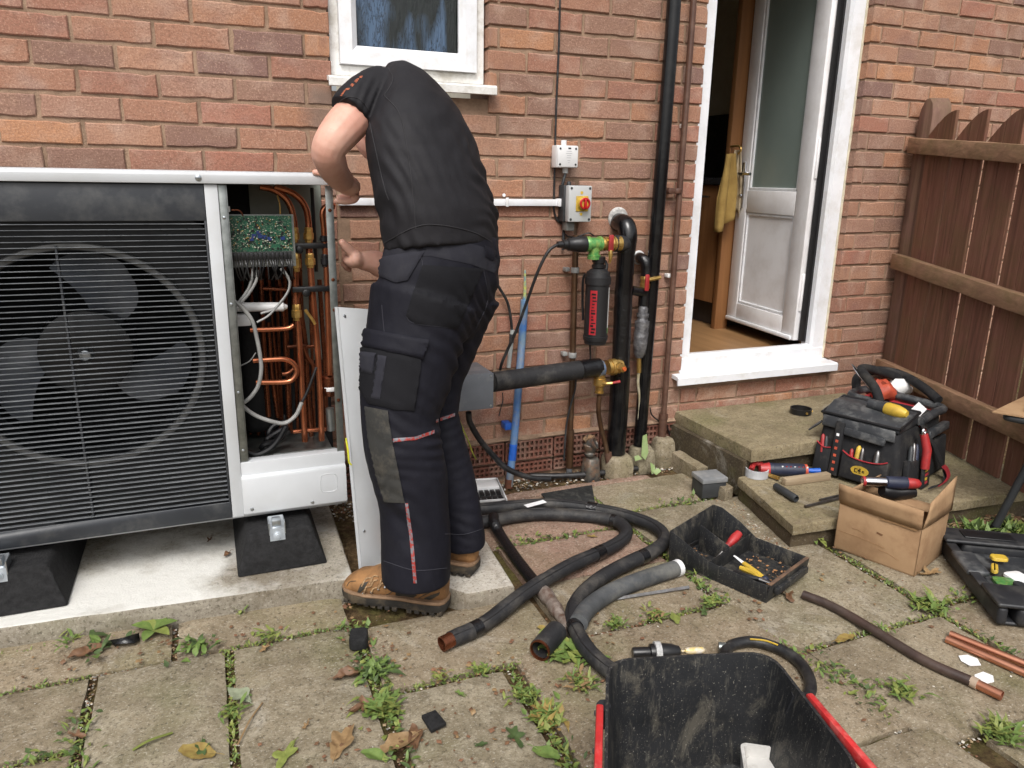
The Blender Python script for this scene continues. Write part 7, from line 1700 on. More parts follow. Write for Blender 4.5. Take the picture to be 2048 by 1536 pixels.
for i, (dx, dy, mt, nm, lb_) in enumerate(((.06, .06, 'orange', 'orange_glove', 'orange work glove bundled in the rear of the tool bag'), (.14, .03, 'label_white', 'grey_rag', 'pale rag lying in the rear of the tool bag'), (.02, .0, 'orange', 'red_pouch', 'red pouch peeping between the handles of the tool bag'))):
    c_ = D1 + Vector((dx - .02, dy - .07, .035)); m = MB(); rg = []
    for k in range(5):
        z = c_.z - .03 + k * .017; rr = .05 * math.cos((k - 1.5) * .45)
        rg.append([(c_.x + rr * (1.2 + .25 * math.sin(a * 3 + k + i)) * math.cos(a), c_.y + rr * (.8 + .2 * math.cos(a * 2 + k)) * math.sin(a), z + .008 * math.sin(a * 4 + i)) for a in [2 * math.pi * j / 14 for j in range(14)]])
    m.loft(rg); tag(m.build(nm, MT[mt], smooth=60), lb_, 'cloth')

# ---------------------------------------------------------------- cardboard box
cb = thing('cardboard_box', (1.05, -1.08, 0), 'open brown cardboard box standing on the flags before the lower step', 'box')
a0, b0 = Vector((.893, -.972, .003)), Vector((.985, -1.222, .003)); ex = (b0 - a0); ey = Vector((-ex.y, ex.x, 0)).normalized() * .235
if ey.x < 0: ey = -ey
Hh = .165; up_v = Vector((0, 0, Hh)); tk_ = .0035
def wall_panel(p, q, h, name, mat='cardboard', n_in=None):
    m = MB(); m.prism([p, q, q + h, p + h], n_in * tk_); return m.build(name, MT[mat], cb, bevel=.0008)
inn = ey.normalized(); ins = ex.normalized()
wall_panel(a0, b0, up_v, 'side', n_in=inn); wall_panel(b0, b0 + ey, up_v, 'side', n_in=-ins); wall_panel(a0 + ey, b0 + ey, up_v, 'side', n_in=-inn); wall_panel(a0, a0 + ey, up_v, 'side', n_in=ins)
m = MB(); m.prism([a0, b0, b0 + ey, a0 + ey], (0, 0, .004)); m.build('base', MT['cardboard'], cb)
def flap(p, q, dirv, L_, nrm_, skew=0.0, bend=.006):
    m = MB(); n = 8; rows = []
    for j in range(4):
        t = j / 3; row = []
        for i in range(n + 1):
            s = i / n; row.append(p.lerp(q, s) + dirv * (L_ * t * (1 + skew * (s - .5))) + nrm_ * (bend * math.sin(t * 2.2 + s * 2)))
        rows.append(row)
    V = [v for r in rows for v in r]; F = [(j * (n + 1) + i, j * (n + 1) + i + 1, (j + 1) * (n + 1) + i + 1, (j + 1) * (n + 1) + i) for j in range(3) for i in range(n)]
    m.add(V, F); return m.build('flap', MT['cardboard'], cb, solid=.0032)
flap(a0 + up_v + Vector((0, 0, .001)), b0 + up_v + Vector((0, 0, .001)), (Vector((0, 0, 1)) - inn * .28).normalized(), .075, -inn, -.15)
flap(b0 + up_v + Vector((0, 0, .001)), b0 + ey + up_v + Vector((0, 0, .001)), (Vector((0, 0, 1)) + ins * .04 + inn * .12).normalized(), .105, ins, .25)
flap(b0 + ey + up_v + Vector((0, 0, .001)), a0 + ey + up_v + Vector((0, 0, .001)), (Vector((0, 0, -.25)) - inn * .97).normalized(), .05, -inn)
flap(a0 + ey + up_v + Vector((0, 0, .001)), a0 + up_v + Vector((0, 0, .001)), (Vector((0, 0, .85)) + ins * .45).normalized(), .06, ins)
tear = MB(); e1 = a0.lerp(b0, .52) + up_v * .985 - inn * .004; tear.prism([e1, a0.lerp(b0, .97) + up_v * .99 - inn * .004, a0.lerp(b0, .94) + up_v * .94 - inn * .004, a0.lerp(b0, .72) + up_v * .95 - inn * .004, e1 + Vector((0, 0, -.008))], inn * .001); tear.build('tear', MT['card_edge'], cb)
for (t0_, t1_, s0_, s1_) in ((.40, .37, .03, .62), (.55, .52, .20, .36), (.30, .22, .55, .80)):
    cz = MB(); q0, q1 = a0.lerp(b0, s0_) + up_v * t0_ - inn * .0006, a0.lerp(b0, s1_) + up_v * t1_ - inn * .0006; cz.tube([q0, q0.lerp(q1, .5) + Vector((0, 0, .004)), q1], .0009, 4); cz.build('crease', MT['card_edge'], cb)
st1 = MB(); st1.prism([a0.lerp(b0, .50) + up_v * .66 - inn * .0008, a0.lerp(b0, .58) + up_v * .64 - inn * .0008, a0.lerp(b0, .56) + up_v * .60 - inn * .0008, a0.lerp(b0, .50) + up_v * .62 - inn * .0008], inn * .0005); st1.build('stain', simple('stain_brown', lin(112, 78, 52), None, .9), cb)
tch = thing('hot_air_tool', b0, 'chrome nosed navy and red hand tool resting on top of the cardboard box', 'power tool')
p, q = Vector((1.0047,-0.9506,0.225)), Vector((1.1789,-1.0404,0.225)); L_ = (q - p).length; dq = (q - p).normalized()
m = MB(); m.lathe(p, dq, [(0, .010), (.004, .0155), (.02, .017), (L_ * .42, .017)], 18); m.build('chrome_nose', MT['chrome'], tch, smooth=40)
m = MB(); m.lathe(p + dq * (L_ * .40), dq, [(0, .018), (.004, .022), (L_ * .30, .023), (L_ * .36, .021)], 18); m.build('navy_body', MT['navy_grip'], tch, smooth=40)
m = MB(); m.lathe(p + dq * (L_ * .75), dq, [(0, .019), (L_ * .1, .019), (L_ * .2, .016), (L_ * .25, .006)], 18); m.build('red_end', MT['red_paint'], tch, smooth=40)
m = MB(); m.lathe(p + dq * .001, dq, [(0, .016), (.006, .0178), (.009, .017)], 18); m.build('red_tip_ring', MT['red_paint'], tch, smooth=40)
m = MB(); m.tube(smooth_path([p + dq * .07 + Vector((0, 0, -.03)), p + dq * .12 + Vector((0, .01, -.04)), p + dq * .19 + Vector((0, .01, -.034))], 4), [.02, .024, .026, .027, .027, .026, .025, .022, .018], 12); tag(m.build('black_tool_handle', MT['black_plastic']), 'black plastic tool handle inside the mouth of the cardboard box', 'handle')

# ---------------------------------------------------------------- low black tote tray with loose tools
TM = frame((.296, -.862, .003), (.133, -.320, 0))
ty_ = thing('tote_tray', (.45, -.95, .0), 'black plastic tote tray with divided bay and dusty bottom', 'tray')
L_, Wd = .347, .262
def tw(poly, t, name='wall'):
    m = MB(TM); m.prism(poly, t); return m.build(name, MT['tub'], ty_, bevel=.0012)
m = MB(TM); m.box((0, 0, 0), (L_, Wd, .004)); m.build('floor', MT['tub'], ty_)
tw([(0, 0, .004), (L_, 0, .004), (L_, -.004, .058), (.150, -.004, .058), (.138, -.004, .062), (.012, -.004, .108), (0, -.004, .108)], (0, .003, 0))
tw([(0, Wd, .004), (L_, Wd, .004), (L_, Wd + .004, .056), (.165, Wd + .004, .058), (.10, Wd + .004, .095), (.03, Wd + .004, .122), (-.004, Wd + .004, .122)], (0, -.003, 0))
tw([(0, 0, .004), (0, Wd, .004), (-.006, Wd, .122), (-.006, 0, .108)], (.003, 0, 0)); tw([(L_, 0, .004), (L_, Wd, .004), (L_ + .006, Wd, .056), (L_ + .006, 0, .058)], (-.003, 0, 0))
tw([(.142, .002, .004), (.142, Wd - .002, .004), (.148, Wd - .002, .070), (.148, .002, .060)], (.003, 0, 0), 'divider')
tw([(.03, .13, .004), (.142, .13, .004), (.142, .13, .062), (.03, .13, .100)], (0, .003, 0), 'divider'); tw([(.006, .02, .004), (.006, .12, .004), (.03, .12, .05), (.03, .02, .05)], (.003, 0, 0), 'divider')
tw([(.16, .004, .004), (L_ - .02, .004, .004), (L_ - .02, .05, .030), (.16, .05, .030)], (0, 0, .003), 'tool_shelf')
m = MB(TM); m.box((L_ + .004, .03, .02), (L_ + .02, Wd - .03, .042)); m.build('grip_lip', MT['tub'], ty_, bevel=.004)
m = MB(TM); m.box((L_ - .004, .006, .0565), (L_ + .007, Wd - .006, .0605)); m.build('worn_rim', simple('worn_brown_edge', lin(112, 86, 66), lin(84, 66, 54), .8), ty_, bevel=.001)
def TP(x, y, z): return TM @ Vector((x, y, z))
m = MB(); p, q = TP(.125, .225, .075), TP(.120, .165, .048); dq = (q - p).normalized(); m.lathe(p, dq, [(0, .004), (.004, .013), (.03, .016), (.055, .013), (.065, .010), (.07, .011), (.075, .010)], 14)
sd1 = m.build('handled_gouge', MT['red_paint'], smooth=40); tag(sd1, 'tool with rounded red handle standing in the tote tray', 'hand tool')
m = MB(); m.lathe(p + dq * .075, dq, [(0, .008), (.004, .005), (.06, .004), (.062, .007), (.08, .006)], 10); m.build('shaft', MT['steel'], sd1, smooth=40)
kf = thing('yellow_knife', TP(.25, .09, .03), 'yellow utility knife lying in the tote tray', 'knife')
p, q = TP(.165, .125, .040), TP(.30, .075, .030); p2 = p.lerp(q, .32)
m = MB(); m.tube([p2, p2.lerp(q, .3), p2.lerp(q, .7), q], [.008, .010, .011, .009], 8, flat=.7); m.build('handle', MT['yellow'], kf)
m = MB(); m.tube([p, p2], [.004, .007], 6, flat=.5); m.build('blade_guard', MT['paper'], kf)
m = MB(); m.sphere(q, .012, 10, 8); m.build('end_knob', MT['navy_grip'], kf)
plr = thing('pliers', TP(.27, .04, .02), 'pliers with black and yellow handles at the near end of the tote tray', 'pliers')
for s_, mt in ((-.010, 'black_plastic'), (.010, 'yellow')):
    m = MB(); m.tube(smooth_path([TP(.22, .045 + s_ * 2, .042), TP(.265, .045 + s_ * 1.6, .044), TP(.30, .045, .044)], 4), [.007, .008, .0085, .0085, .008, .008, .007, .006, .005], 8); m.build('handle', MT[mt], plr)
m = MB(); m.tube([TP(.298, .045, .044), TP(.335, .047, .042)], [.009, .003], 8, flat=.6); m.build('jaw', MT['steel'], plr)
m = MB(); r_ = random.Random(12)
for i in range(150):
    x, y = (r_.uniform(.16, L_ - .01), r_.uniform(.06, Wd - .01)) if i % 3 else (r_.uniform(.01, .13), r_.uniform(.01, Wd - .02))
    if i % 2: x = L_ - .012 - abs(r_.gauss(0, .012))
    s_ = r_.uniform(.002, .006); a = r_.uniform(0, 6); z = .006 + r_.uniform(0, .006)
    m.M = TM @ Matrix.Translation((x, y, z)) @ Matrix.Rotation(a, 4, 'Z') @ Matrix.Rotation(r_.uniform(-.6, .6), 4, 'X'); m.box((-s_, -s_ * .5, 0), (s_, s_ * .5, .001))
tag(m.build('wood_chips', simple('chips', lin(170, 124, 82), lin(120, 92, 66), .9), smooth=0), 'wood chips and grit strewn in the tote tray', 'debris', kind='stuff')

# ---------------------------------------------------------------- open tool case at the right edge
CM = frame(Vector((.968, -1.512, .003)), Vector((.273, .436, 0)))       # x along the left edge going away, y to the left
tcs = thing('open_tool_case', (1.2, -1.4, 0), 'open black plastic tool case with grey trays at the right edge', 'tool case')
Lc, Wc = .50, .46
def cbx(a, b, name, mat='case_black', bev=.006, par=None):
    m = MB(CM); m.box((a[0], -a[1], a[2]), (b[0], -b[1], b[2])); return m.build(name, MT[mat], par or tcs, bevel=bev, bseg=3)
cbx((0.01, 0.01, 0), (Lc - .01, Wc - .01, .012), 'floor')
cbx((0, 0, .004), (Lc, .028, .060), 'side_wall', bev=.01); cbx((0, .052, .004), (.11, Wc, .062), 'front_wall', bev=.014); cbx((Lc - .09, .052, .004), (Lc, Wc, .060), 'rear_wall', bev=.014)
cbx((-.006, -.006, .0625), (.118, Wc, .076), 'rim', bev=.006); cbx((Lc - .10, -.006, .0622), (Lc + .006, Wc, .075), 'rim', bev=.006); cbx((.12, -.006, .0605), (Lc - .102, .024, .065), 'rim', bev=.002)
cbx((.20, -.012, .050), (.34, .055, .0685), 'lid_tongue', 'bag_pvc', .008); cbx((.13, .05, .0125), (.40, .30, .036), 'grey_tray', 'bag_pvc', .006)
cbx((.03, .10, .0763), (.09, .20, .081), 'latch_recess', 'black_plastic', .002); cbx((.045, .12, .0812), (.062, .16, .085), 'latch', 'galv', .001)
cbx((Lc - .075, .06, .0755), (Lc - .02, .22, .080), 'handle_recess', 'black_plastic', .004); cbx((-.0085, .16, .02), (-.002, .23, .045), 'catch', 'bag_pvc', .003)
for i, (x, y, w_, h_, mt, nm) in enumerate(((.185, .095, .075, .06, 'green', 'green_sheet'), (.23, .145, .06, .06, 'paper', 'white_packet'), (.155, .15, .05, .05, 'label_white', 'white_label'), (.26, .09, .02, .06, 'yellow', 'yellow_strip'), (.33, .13, .05, .035, 'yellow', 'yellow_strip'), (.145, .115, .03, .04, 'dark_grey_plastic', 'dark_clip'))):
    m = MB(CM @ Matrix.Translation((x, -y, .038 + .004 * i)) @ Matrix.Rotation(.4 * i, 4, 'Z')); m.loft([[(a * s_, b * s_, z) for a, b in rounded_rect(0, 0, w_, h_, .012)] for z, s_ in ((0, 1), (.008, .98), (.010, .9))])
    tag(m.build(nm, MT[mt], smooth=40), ('bright green plastic cover inside the open tool case', 'white packet lying in the open tool case', 'small white label card in the open tool case', 'narrow yellow strip near the tongue of the open tool case', 'yellow strip against the rear wall of the open tool case', 'dark clip by the front wall of the open tool case')[i], 'tool case contents')

# ---------------------------------------------------------------- folding table corner at the right edge
tbl = thing('folding_table', (1.55, -1.1, 0), 'dark folding table corner with tubular leg at the right edge', 'table')
tp0 = [Vector(v) for v in ((1.3924,-1.1206,0.48), (1.6292,-1.0447,0.48))]
dt = Vector((.55, -.62, 0)).normalized(); 
m = MB(); c0_ = tp0[0]; e1 = Vector((1.0, .30, 0)).normalized(); e2 = Vector((.42, -1.0, 0)).normalized()
pl = [c0_ + e1 * .03, c0_ + e1 * .008 + e2 * .008, c0_ + e2 * .03, c0_ + e2 * .5, c0_ + e2 * .5 + e1 * .5, c0_ + e1 * .5]
m.prism([p - Vector((0, 0, .022)) for p in pl], (0, 0, .022)); m.build('table_top', MT['dark_grey_plastic'], tbl, bevel=.009, bseg=3)
m = MB(); m.tube([Vector((1.538, -1.079, .0)), Vector((1.538, -1.079, .0)).lerp(Vector((1.5631,-1.1296,0.25)), 2.0)], .0135, 12); m.build('leg', MT['dark_grey_plastic'], tbl)
m = MB(); m.tube([Vector((1.538, -1.079, .0)), Vector((1.538, -1.079, .0)).lerp(Vector((1.5631,-1.1296,0.25)), .12)], .017, 12); m.build('foot_cap', MT['black_plastic'], tbl)
m = MB(); q = [c0_ + e1 * -.01 + e2 * -.02, c0_ + e2 * .22 + e1 * .02, c0_ + e2 * .22 + e1 * .4, c0_ + e1 * .4 + e2 * -.03]; m.prism([p + Vector((0, 0, .002)) for p in q], (0, 0, .004)); tag(m.build('cardboard_sheet', MT['cardboard']), 'brown cardboard sheet on the table corner at the right edge', 'cardboard')
m = MB(); q = [c0_ + e1 * .06 + e2 * .05, c0_ + e1 * .08 + e2 * .2, c0_ + e1 * .3 + e2 * .22, c0_ + e1 * .3 + e2 * .0]; m.prism([p + Vector((0, 0, .007)) for p in q], (0, 0, .02)); tag(m.build('white_cloth', MT['paper'], bevel=.008), 'white folded cloth on the cardboard sheet at the right edge', 'cloth')

# ---------------------------------------------------------------- bucket with red handle in the foreground
bk_ = thing('bucket', (-.22, -1.85, 0), 'large dusty black builders bucket with red handle in the foreground', 'bucket')
b_bl, b_br, b_fr, b_fl = Vector((-.345, -1.588)), Vector((-.012, -1.682)), Vector((-.095, -2.02)), Vector((-.520, -1.90))
def bucket_ring(z, ins, grow=0.0):
    c = (b_bl + b_br + b_fr + b_fl) / 4; cs = [p + (c - p).normalized() * ins for p in (b_bl, b_br, b_fr, b_fl)]
    out = []; n = 4
    for i in range(4):
        p, a, b = cs[i], cs[i - 1], cs[(i + 1) % 4]; r = .058
        pa, pb = p + (a - p).normalized() * r, p + (b - p).normalized() * r
        for k in range(6):
            t = k / 5; out.append(((pa * (1 - t) ** 2 + p * 2 * t * (1 - t) + pb * t * t).x, (pa * (1 - t) ** 2 + p * 2 * t * (1 - t) + pb * t * t).y, z))
    return out
m = MB(); m.loft([bucket_ring(.0, .05), bucket_ring(.004, .038), bucket_ring(.13, .018), bucket_ring(.262, .0), bucket_ring(.268, -.004), bucket_ring(.268, .004), bucket_ring(.258, .006), bucket_ring(.13, .024), bucket_ring(.02, .042), bucket_ring(.012, .05)]); m.build('shell', MT['tub'], bk_, smooth=50)
for (p, q, sd) in ((b_br, b_fr, 1), (b_bl, b_fl, -1)):
    d2 = (q - p).normalized(); nrm2 = Vector((d2.y, -d2.x)) * (-1 if sd > 0 else 1)
    if (nrm2.x > 0) != (sd > 0): nrm2 = -nrm2
    def hp(t, z, o): v = p + (q - p) * t + nrm2 * o; return Vector((v.x, v.y, z))
    m = MB(); m.prism([hp(.40, .272, .006), hp(1.1, .286, .006), hp(1.1, .262, .006), hp(.42, .250, .006), hp(.385, .26, .006)], (nrm2.x * .014, nrm2.y * .014, 0)); hnd = m.build('red_handle', simple('worn_red_handle', lin(196, 46, 46), lin(170, 38, 40), .5, 0, 20, .2, 100, .001, .1, .5, lin(220, 150, 140), .4, 14), bk_, bevel=.004)
    for t in (.45, .72):
        m = MB(); a_ = hp(t, .264, .0205); m.lathe(a_, (nrm2.x, nrm2.y, 0), [(0, .006), (.002, .005), (.003, .002)], 10); m.build('handle_pin', MT['dark_grey_plastic'], hnd)
    m = MB(); m.tube([hp(.30, .20, .002), hp(.33, .25, .006)], .014, 8); m.build('handle_lug', MT['case_black'], bk_)
wb = MB(frame((-0.0738,-1.8022,0.03), (.8, -.5, .0))); wb.loft([[(x * s_, y * s_, z) for x, y in rounded_rect(0, 0, .13, .10, .014)] for z, s_ in ((0, .9), (.07, 1.0), (.074, 1.0), (.074, .9), (.06, .86), (.05, .8))])
wbo = wb.build('white_container', simple('soiled_white_plastic', lin(206, 204, 200), lin(190, 188, 184), .45, 0, 10, 0, 50, .001, .1, .5, lin(120, 112, 100), .5, 14), smooth=40); tag(wbo, 'soiled white plastic container inside the bucket', 'container')

# ---------------------------------------------------------------- tea towels hung by the kitchen cabinet
def cloth_strip(name, pts_top, L_, mat, label, seed, taper=.0):
    m = MB(); n, k = 14, 16; a, b = Vector(pts_top[0]), Vector(pts_top[1]); V = []
    for j in range(k + 1):
        t = j / k
        for i in range(n + 1):
            s = i / n; wd = .35 + .65 * min(1, t * 1.6 + .1)
            p = a.lerp(b, .5 + (s - .5) * wd) + Vector((0, 0, -L_ * t * (1 + .12 * math.sin(s * 3 + seed))))
            p += Vector((.010 * math.sin(s * 14 + seed + t), -.018 * math.cos(s * 11 + seed * 2 + t * 1.5) * (.4 + t), 0)); V.append(p)
    F = [(j * (n + 1) + i, j * (n + 1) + i + 1, (j + 1) * (n + 1) + i + 1, (j + 1) * (n + 1) + i) for j in range(k) for i in range(n)]
    m.add(V, F); o = m.build(name, mat, smooth=180, solid=.002); return tag(o, label, 'tea towel', 'tea towels')
cloth_strip('tea_towel', [(1.5231,0.7,1.3547), (1.6371,0.7,1.3704)], .36, simple('yellow_towel', lin(160, 132, 72), lin(140, 112, 58), .9, 0, 20, .5, 400, .002), 'yellow tea towel hanging beside the door leaf', 1)
cloth_strip('tea_towel', [(1.6198,0.73,1.3834), (1.6981,0.73,1.3856)], .33, simple('cream_towel', lin(196, 180, 150), lin(170, 150, 120), .9, 0, 30, .5, 400, .002), 'cream patterned tea towel hanging behind the yellow one', 4)
m = MB(); hk_ = Vector((1.6401,0.71,1.3835)); m.tube(smooth_path([hk_ + Vector((.0, .07, .02)), hk_ + Vector((0, .0, .02)), hk_ + Vector((0, -.02, .0)), hk_ + Vector((0, 0, -.02))], 4), .006, 8); tag(m.build('towel_hook', MT['brass']), 'brass hook holding the tea towels on the oak panel', 'hook')


# ================================================================ weeds, fallen leaves, gravel
def leaf_mat(name, c1, c2, tr=.25):
    m = Mat(name, .55, 0, .35)
    c = m.mix(m.ramp(m.noise(60, 4, .6), [(.35, 0.0), (.65, 1.0)]), c1, c2)
    c = m.mix(m.math('MULTIPLY', m.rand, .35), c, tuple(x * .55 for x in c1[:3]) + (1,))
    m.color(c); m.bump(m.noise(180, 3, .6), .3, .001); return m.m
LM_ = [leaf_mat('fresh_leaf', lin(108, 128, 66), lin(84, 106, 50)), leaf_mat('lime_leaf', lin(130, 138, 72), lin(106, 116, 56)), leaf_mat('dark_leaf', lin(80, 98, 56), lin(62, 78, 44)),
       leaf_mat('dead_leaf', lin(118, 88, 64), lin(90, 64, 46)), leaf_mat('dry_leaf', lin(150, 124, 88), lin(122, 96, 66)), leaf_mat('yellow_leaf', lin(152, 134, 74), lin(124, 98, 54)), leaf_mat('grey_leaf', lin(150, 156, 130), lin(128, 136, 110))]
def leaf(mb, base, d, L_, w, up=(0, 0, 1), droop=.25, fold_=.2, lobes=0, n=6):
    d = Vector(d).normalized(); u = Vector(up); s = d.cross(u).normalized(); u = s.cross(d).normalized(); base = Vector(base)
    V = []; F = []
    for i in range(n + 1):
        t = i / n; hw = w * math.sin(math.pi * min(1, .06 + t * .94)) ** .8
        if lobes: hw *= 1 + .45 * math.sin(t * math.pi * lobes * 2)
        if i == n: hw = .0004
        c = base + d * (L_ * t) + u * (L_ * (.35 * t - droop * 2.2 * t * t) * .6)
        V += [c - s * hw + u * (hw * fold_), c, c + s * hw + u * (hw * fold_)]
    for i in range(n):
        a = i * 3; F += [(a, a + 1, a + 4, a + 3), (a + 1, a + 2, a + 5, a + 4)]
    mb.add(V, F)
def weed(p, n, L_, w, mats, label, seed, lobes=0, rise=.5, big=False, sp=1.0, name='weed', cat='weed', grp='weeds in the paving joints'):
    r_ = random.Random(seed); t = thing(name, p, label, cat, grp); p = Vector(p)
    if big:
        for i in range(n):
            a = 2 * math.pi * i / n + r_.uniform(-.25, .25); m = MB(); leaf(m, p + Vector((0, 0, .004)), (math.cos(a), math.sin(a), rise * r_.uniform(.5, 1.2)), L_ * r_.uniform(.8, 1.15), w, droop=.3, lobes=lobes); m.build('leaf', LM_[mats[i % len(mats)]], t, smooth=80)
        return t
    groups = {}; n = int(n * 3.2); S0 = L_ * .95; L_ *= .62; w *= .60
    for i in range(n):
        a = r_.uniform(0, 2 * math.pi); q = p + Vector((r_.gauss(0, .5), r_.gauss(0, .5), 0)) * S0
        k = r_.choice(mats); m = groups.setdefault(k, MB())
        leaf(m, q + Vector((0, 0, r_.uniform(.0, .012))), (math.cos(a), math.sin(a), rise * r_.uniform(.2, 1.6)), L_ * r_.choice((.35, .5, .7, .9, 1.2, 1.5)) * r_.uniform(.8, 1.2), w * r_.uniform(.5, 1.4), droop=r_.uniform(.0, .5), lobes=lobes, n=4)
    for k, m in groups.items(): m.build('foliage', LM_[k], t, smooth=80)['kind'] = 'stuff'
    return t
g_ = lambda s: s
weed([(-1.2609,-0.7075,0)][0], 6, .062, .017, [0, 0, 1], 'broad leaved rosette weed against the concrete base edge', 1, big=True)
weed([(-1.4671,-0.6807,0)][0], 9, .035, .006, [1, 0], 'tiny tufted weed by the concrete base at the far left', 2)
weed([(-1.0338,-0.685,0)][0], 8, .036, .007, [0, 1], 'small upright weed by the concrete base near the middle', 3)
weed([(-1.162,-0.8413,0)][0], 12, .052, .011, [0, 2, 0], 'lobed green weed on the joint below the rosette', 4, lobes=1)
weed([(-1.4002,-0.7483,0)][0], 6, .055, .014, [0, 2], 'drooping green leaf clump behind the brown dead leaves', 5)
weed([(-1.0698,-1.1297,0)][0], 18, .03, .006, [0, 1], 'row of small green sprouts in the joint left of centre', 6)
weed([(-0.98,-0.8513,0)][0], 10, .04, .007, [1, 0], 'flat serrated weed beside the boot toe joint', 7, lobes=2)
weed([(-0.7288,-1.0985,0)][0], 34, .042, .010, [0, 0, 2], 'leafy green weed patch below the black rubber block', 8, lobes=1)
weed([(-0.7436,-1.2427,0)][0], 40, .045, .011, [0, 0, 1], 'dense green weed strip left of the rubber pad', 9, lobes=1)
weed([(-0.5829,-1.1762,0)][0], 16, .022, .005, [1, 4], 'low mossy sprouts in the joint right of the weed patch', 10)
weed([(-0.4812,-1.1906,0)][0], 30, .022, .005, [1, 0], 'bright mossy sprouts along the joint under the bare copper end', 11)
weed([(-0.2457,-1.1999,0)][0], 26, .055, .014, [0, 0, 1], 'bright green lobed weed spreading beside the copper stub', 12, lobes=2)
weed([(-0.4107,-1.3196,0)][0], 34, .034, .006, [0, 1], 'feathery green weed on the joint left of the bucket', 13, lobes=2)
weed([(-0.392,-1.411,0)][0], 46, .042, .008, [1, 0, 5], 'tangled yellow green weeds nearest the left side of the bucket', 14, lobes=1)
weed([(-0.2639,-1.3243,0)][0], 34, .036, .006, [1, 0, 4], 'wispy weeds against the back corner of the bucket', 15)
weed([(-0.0543,-1.1272,0)][0], 24, .028, .006, [0, 1], 'small weeds in the joint behind the inline coupling', 16)
weed([(0.08,-1.1228,0)][0], 26, .03, .006, [0, 1, 4], 'green sprouts in the joint in front of the steel bar', 17)
weed([(0.2699,-1.1244,0)][0], 24, .03, .007, [0, 1], 'light green weeds under the near corner of the tote tray', 18, lobes=1)
weed([(0.8791,-0.9046,0)][0], 9, .05, .013, [0, 0, 1], 'clover like weed at the corner of the cardboard box', 19)
weed([(0.8809,-1.3694,0)][0], 30, .055, .008, [0, 1], 'grassy star shaped weed between the flags by the tool case', 20, lobes=1)
weed([(0.6393,-1.4096,0)][0], 14, .025, .005, [1, 0], 'small pale sprouts in the joint crossed by the brown pipe', 21)
weed([(0.4705,-1.629,0)][0], 24, .042, .008, [0, 1], 'green weed tuft in the joint right of the bucket', 22, lobes=1)
weed([(0.5638,-1.8227,0)][0], 60, .04, .006, [0, 1], 'mossy green weed mass at the lower right corner', 23)
weed((1.46, -1.075, 0), 40, .06, .014, [0, 2, 0], 'leafy bush of weeds under the folding table at the step edge', 24, lobes=1, rise=1.6)
weed((1.60, -1.10, 0), 46, .06, .014, [0, 2, 1], 'taller green weeds around the table leg at the right edge', 25, lobes=1, rise=1.8)
weed((1.36, -1.02, 0), 22, .05, .013, [0, 0], 'green weeds between the cardboard box and the table leg', 26, lobes=1, rise=1.4)

def dead(p, L_, label, k, seed, name='fallen_leaf', ang=None, curl=.5):
    r_ = random.Random(seed); p = Vector(p); m = MB(); a = r_.uniform(0, 6.28) if ang is None else ang
    n, rows = 22, 5; V = []; F = []; asp_ = r_.uniform(.5, .8); fr = r_.uniform(1.6, 2.6); lob = r_.choice((0, .12, .3)); cr = L_ * curl * r_.uniform(.5, 1.3) * (1.2 if k in (3, 4) else .5); bend = r_.uniform(.3, 1.2) * (1.0 if k in (3, 4) else .4)
    for j in range(rows + 1):
        t = j / rows
        for i in range(n):
            th = 2 * math.pi * i / n
            rr = L_ * t * (.72 + lob * math.cos(fr * 2 * th) + .08 * mnoise.noise(Vector((math.cos(th) * 3, math.sin(th) * 3, seed))) + (.22 if abs(math.cos(th)) > .93 else 0))
            x, y = rr * math.cos(th), rr * asp_ * math.sin(th)
            z = .004 + cr * .7 * abs(mnoise.noise(Vector((x / L_ * 1.7, y / L_ * 1.7, seed * .37)))) * (.4 + t) + bend * y * y / L_ * .9 + .25 * abs(y) * curl
            V.append((p.x + x * math.cos(a) - y * math.sin(a), p.y + x * math.sin(a) + y * math.cos(a), p.z + z))
    for j in range(rows):
        for i in range(n):
            F.append((j * n + i, j * n + (i + 1) % n, (j + 1) * n + (i + 1) % n, (j + 1) * n + i))
    m.add(V, F); e_ = Vector((math.cos(a), math.sin(a), 0)); m.tube(smooth_path([p + e_ * L_ * .6 + Vector((0, 0, .008)), p + e_ * L_ * 1.0 + Vector((0, 0, .012)), p + e_ * L_ * 1.35 + Vector((.004, .006, .005))], 3), .0009, 4)
    return tag(m.build(name, LM_[k], smooth=80), label, 'leaf', 'fallen leaves on the patio')
LS = .82
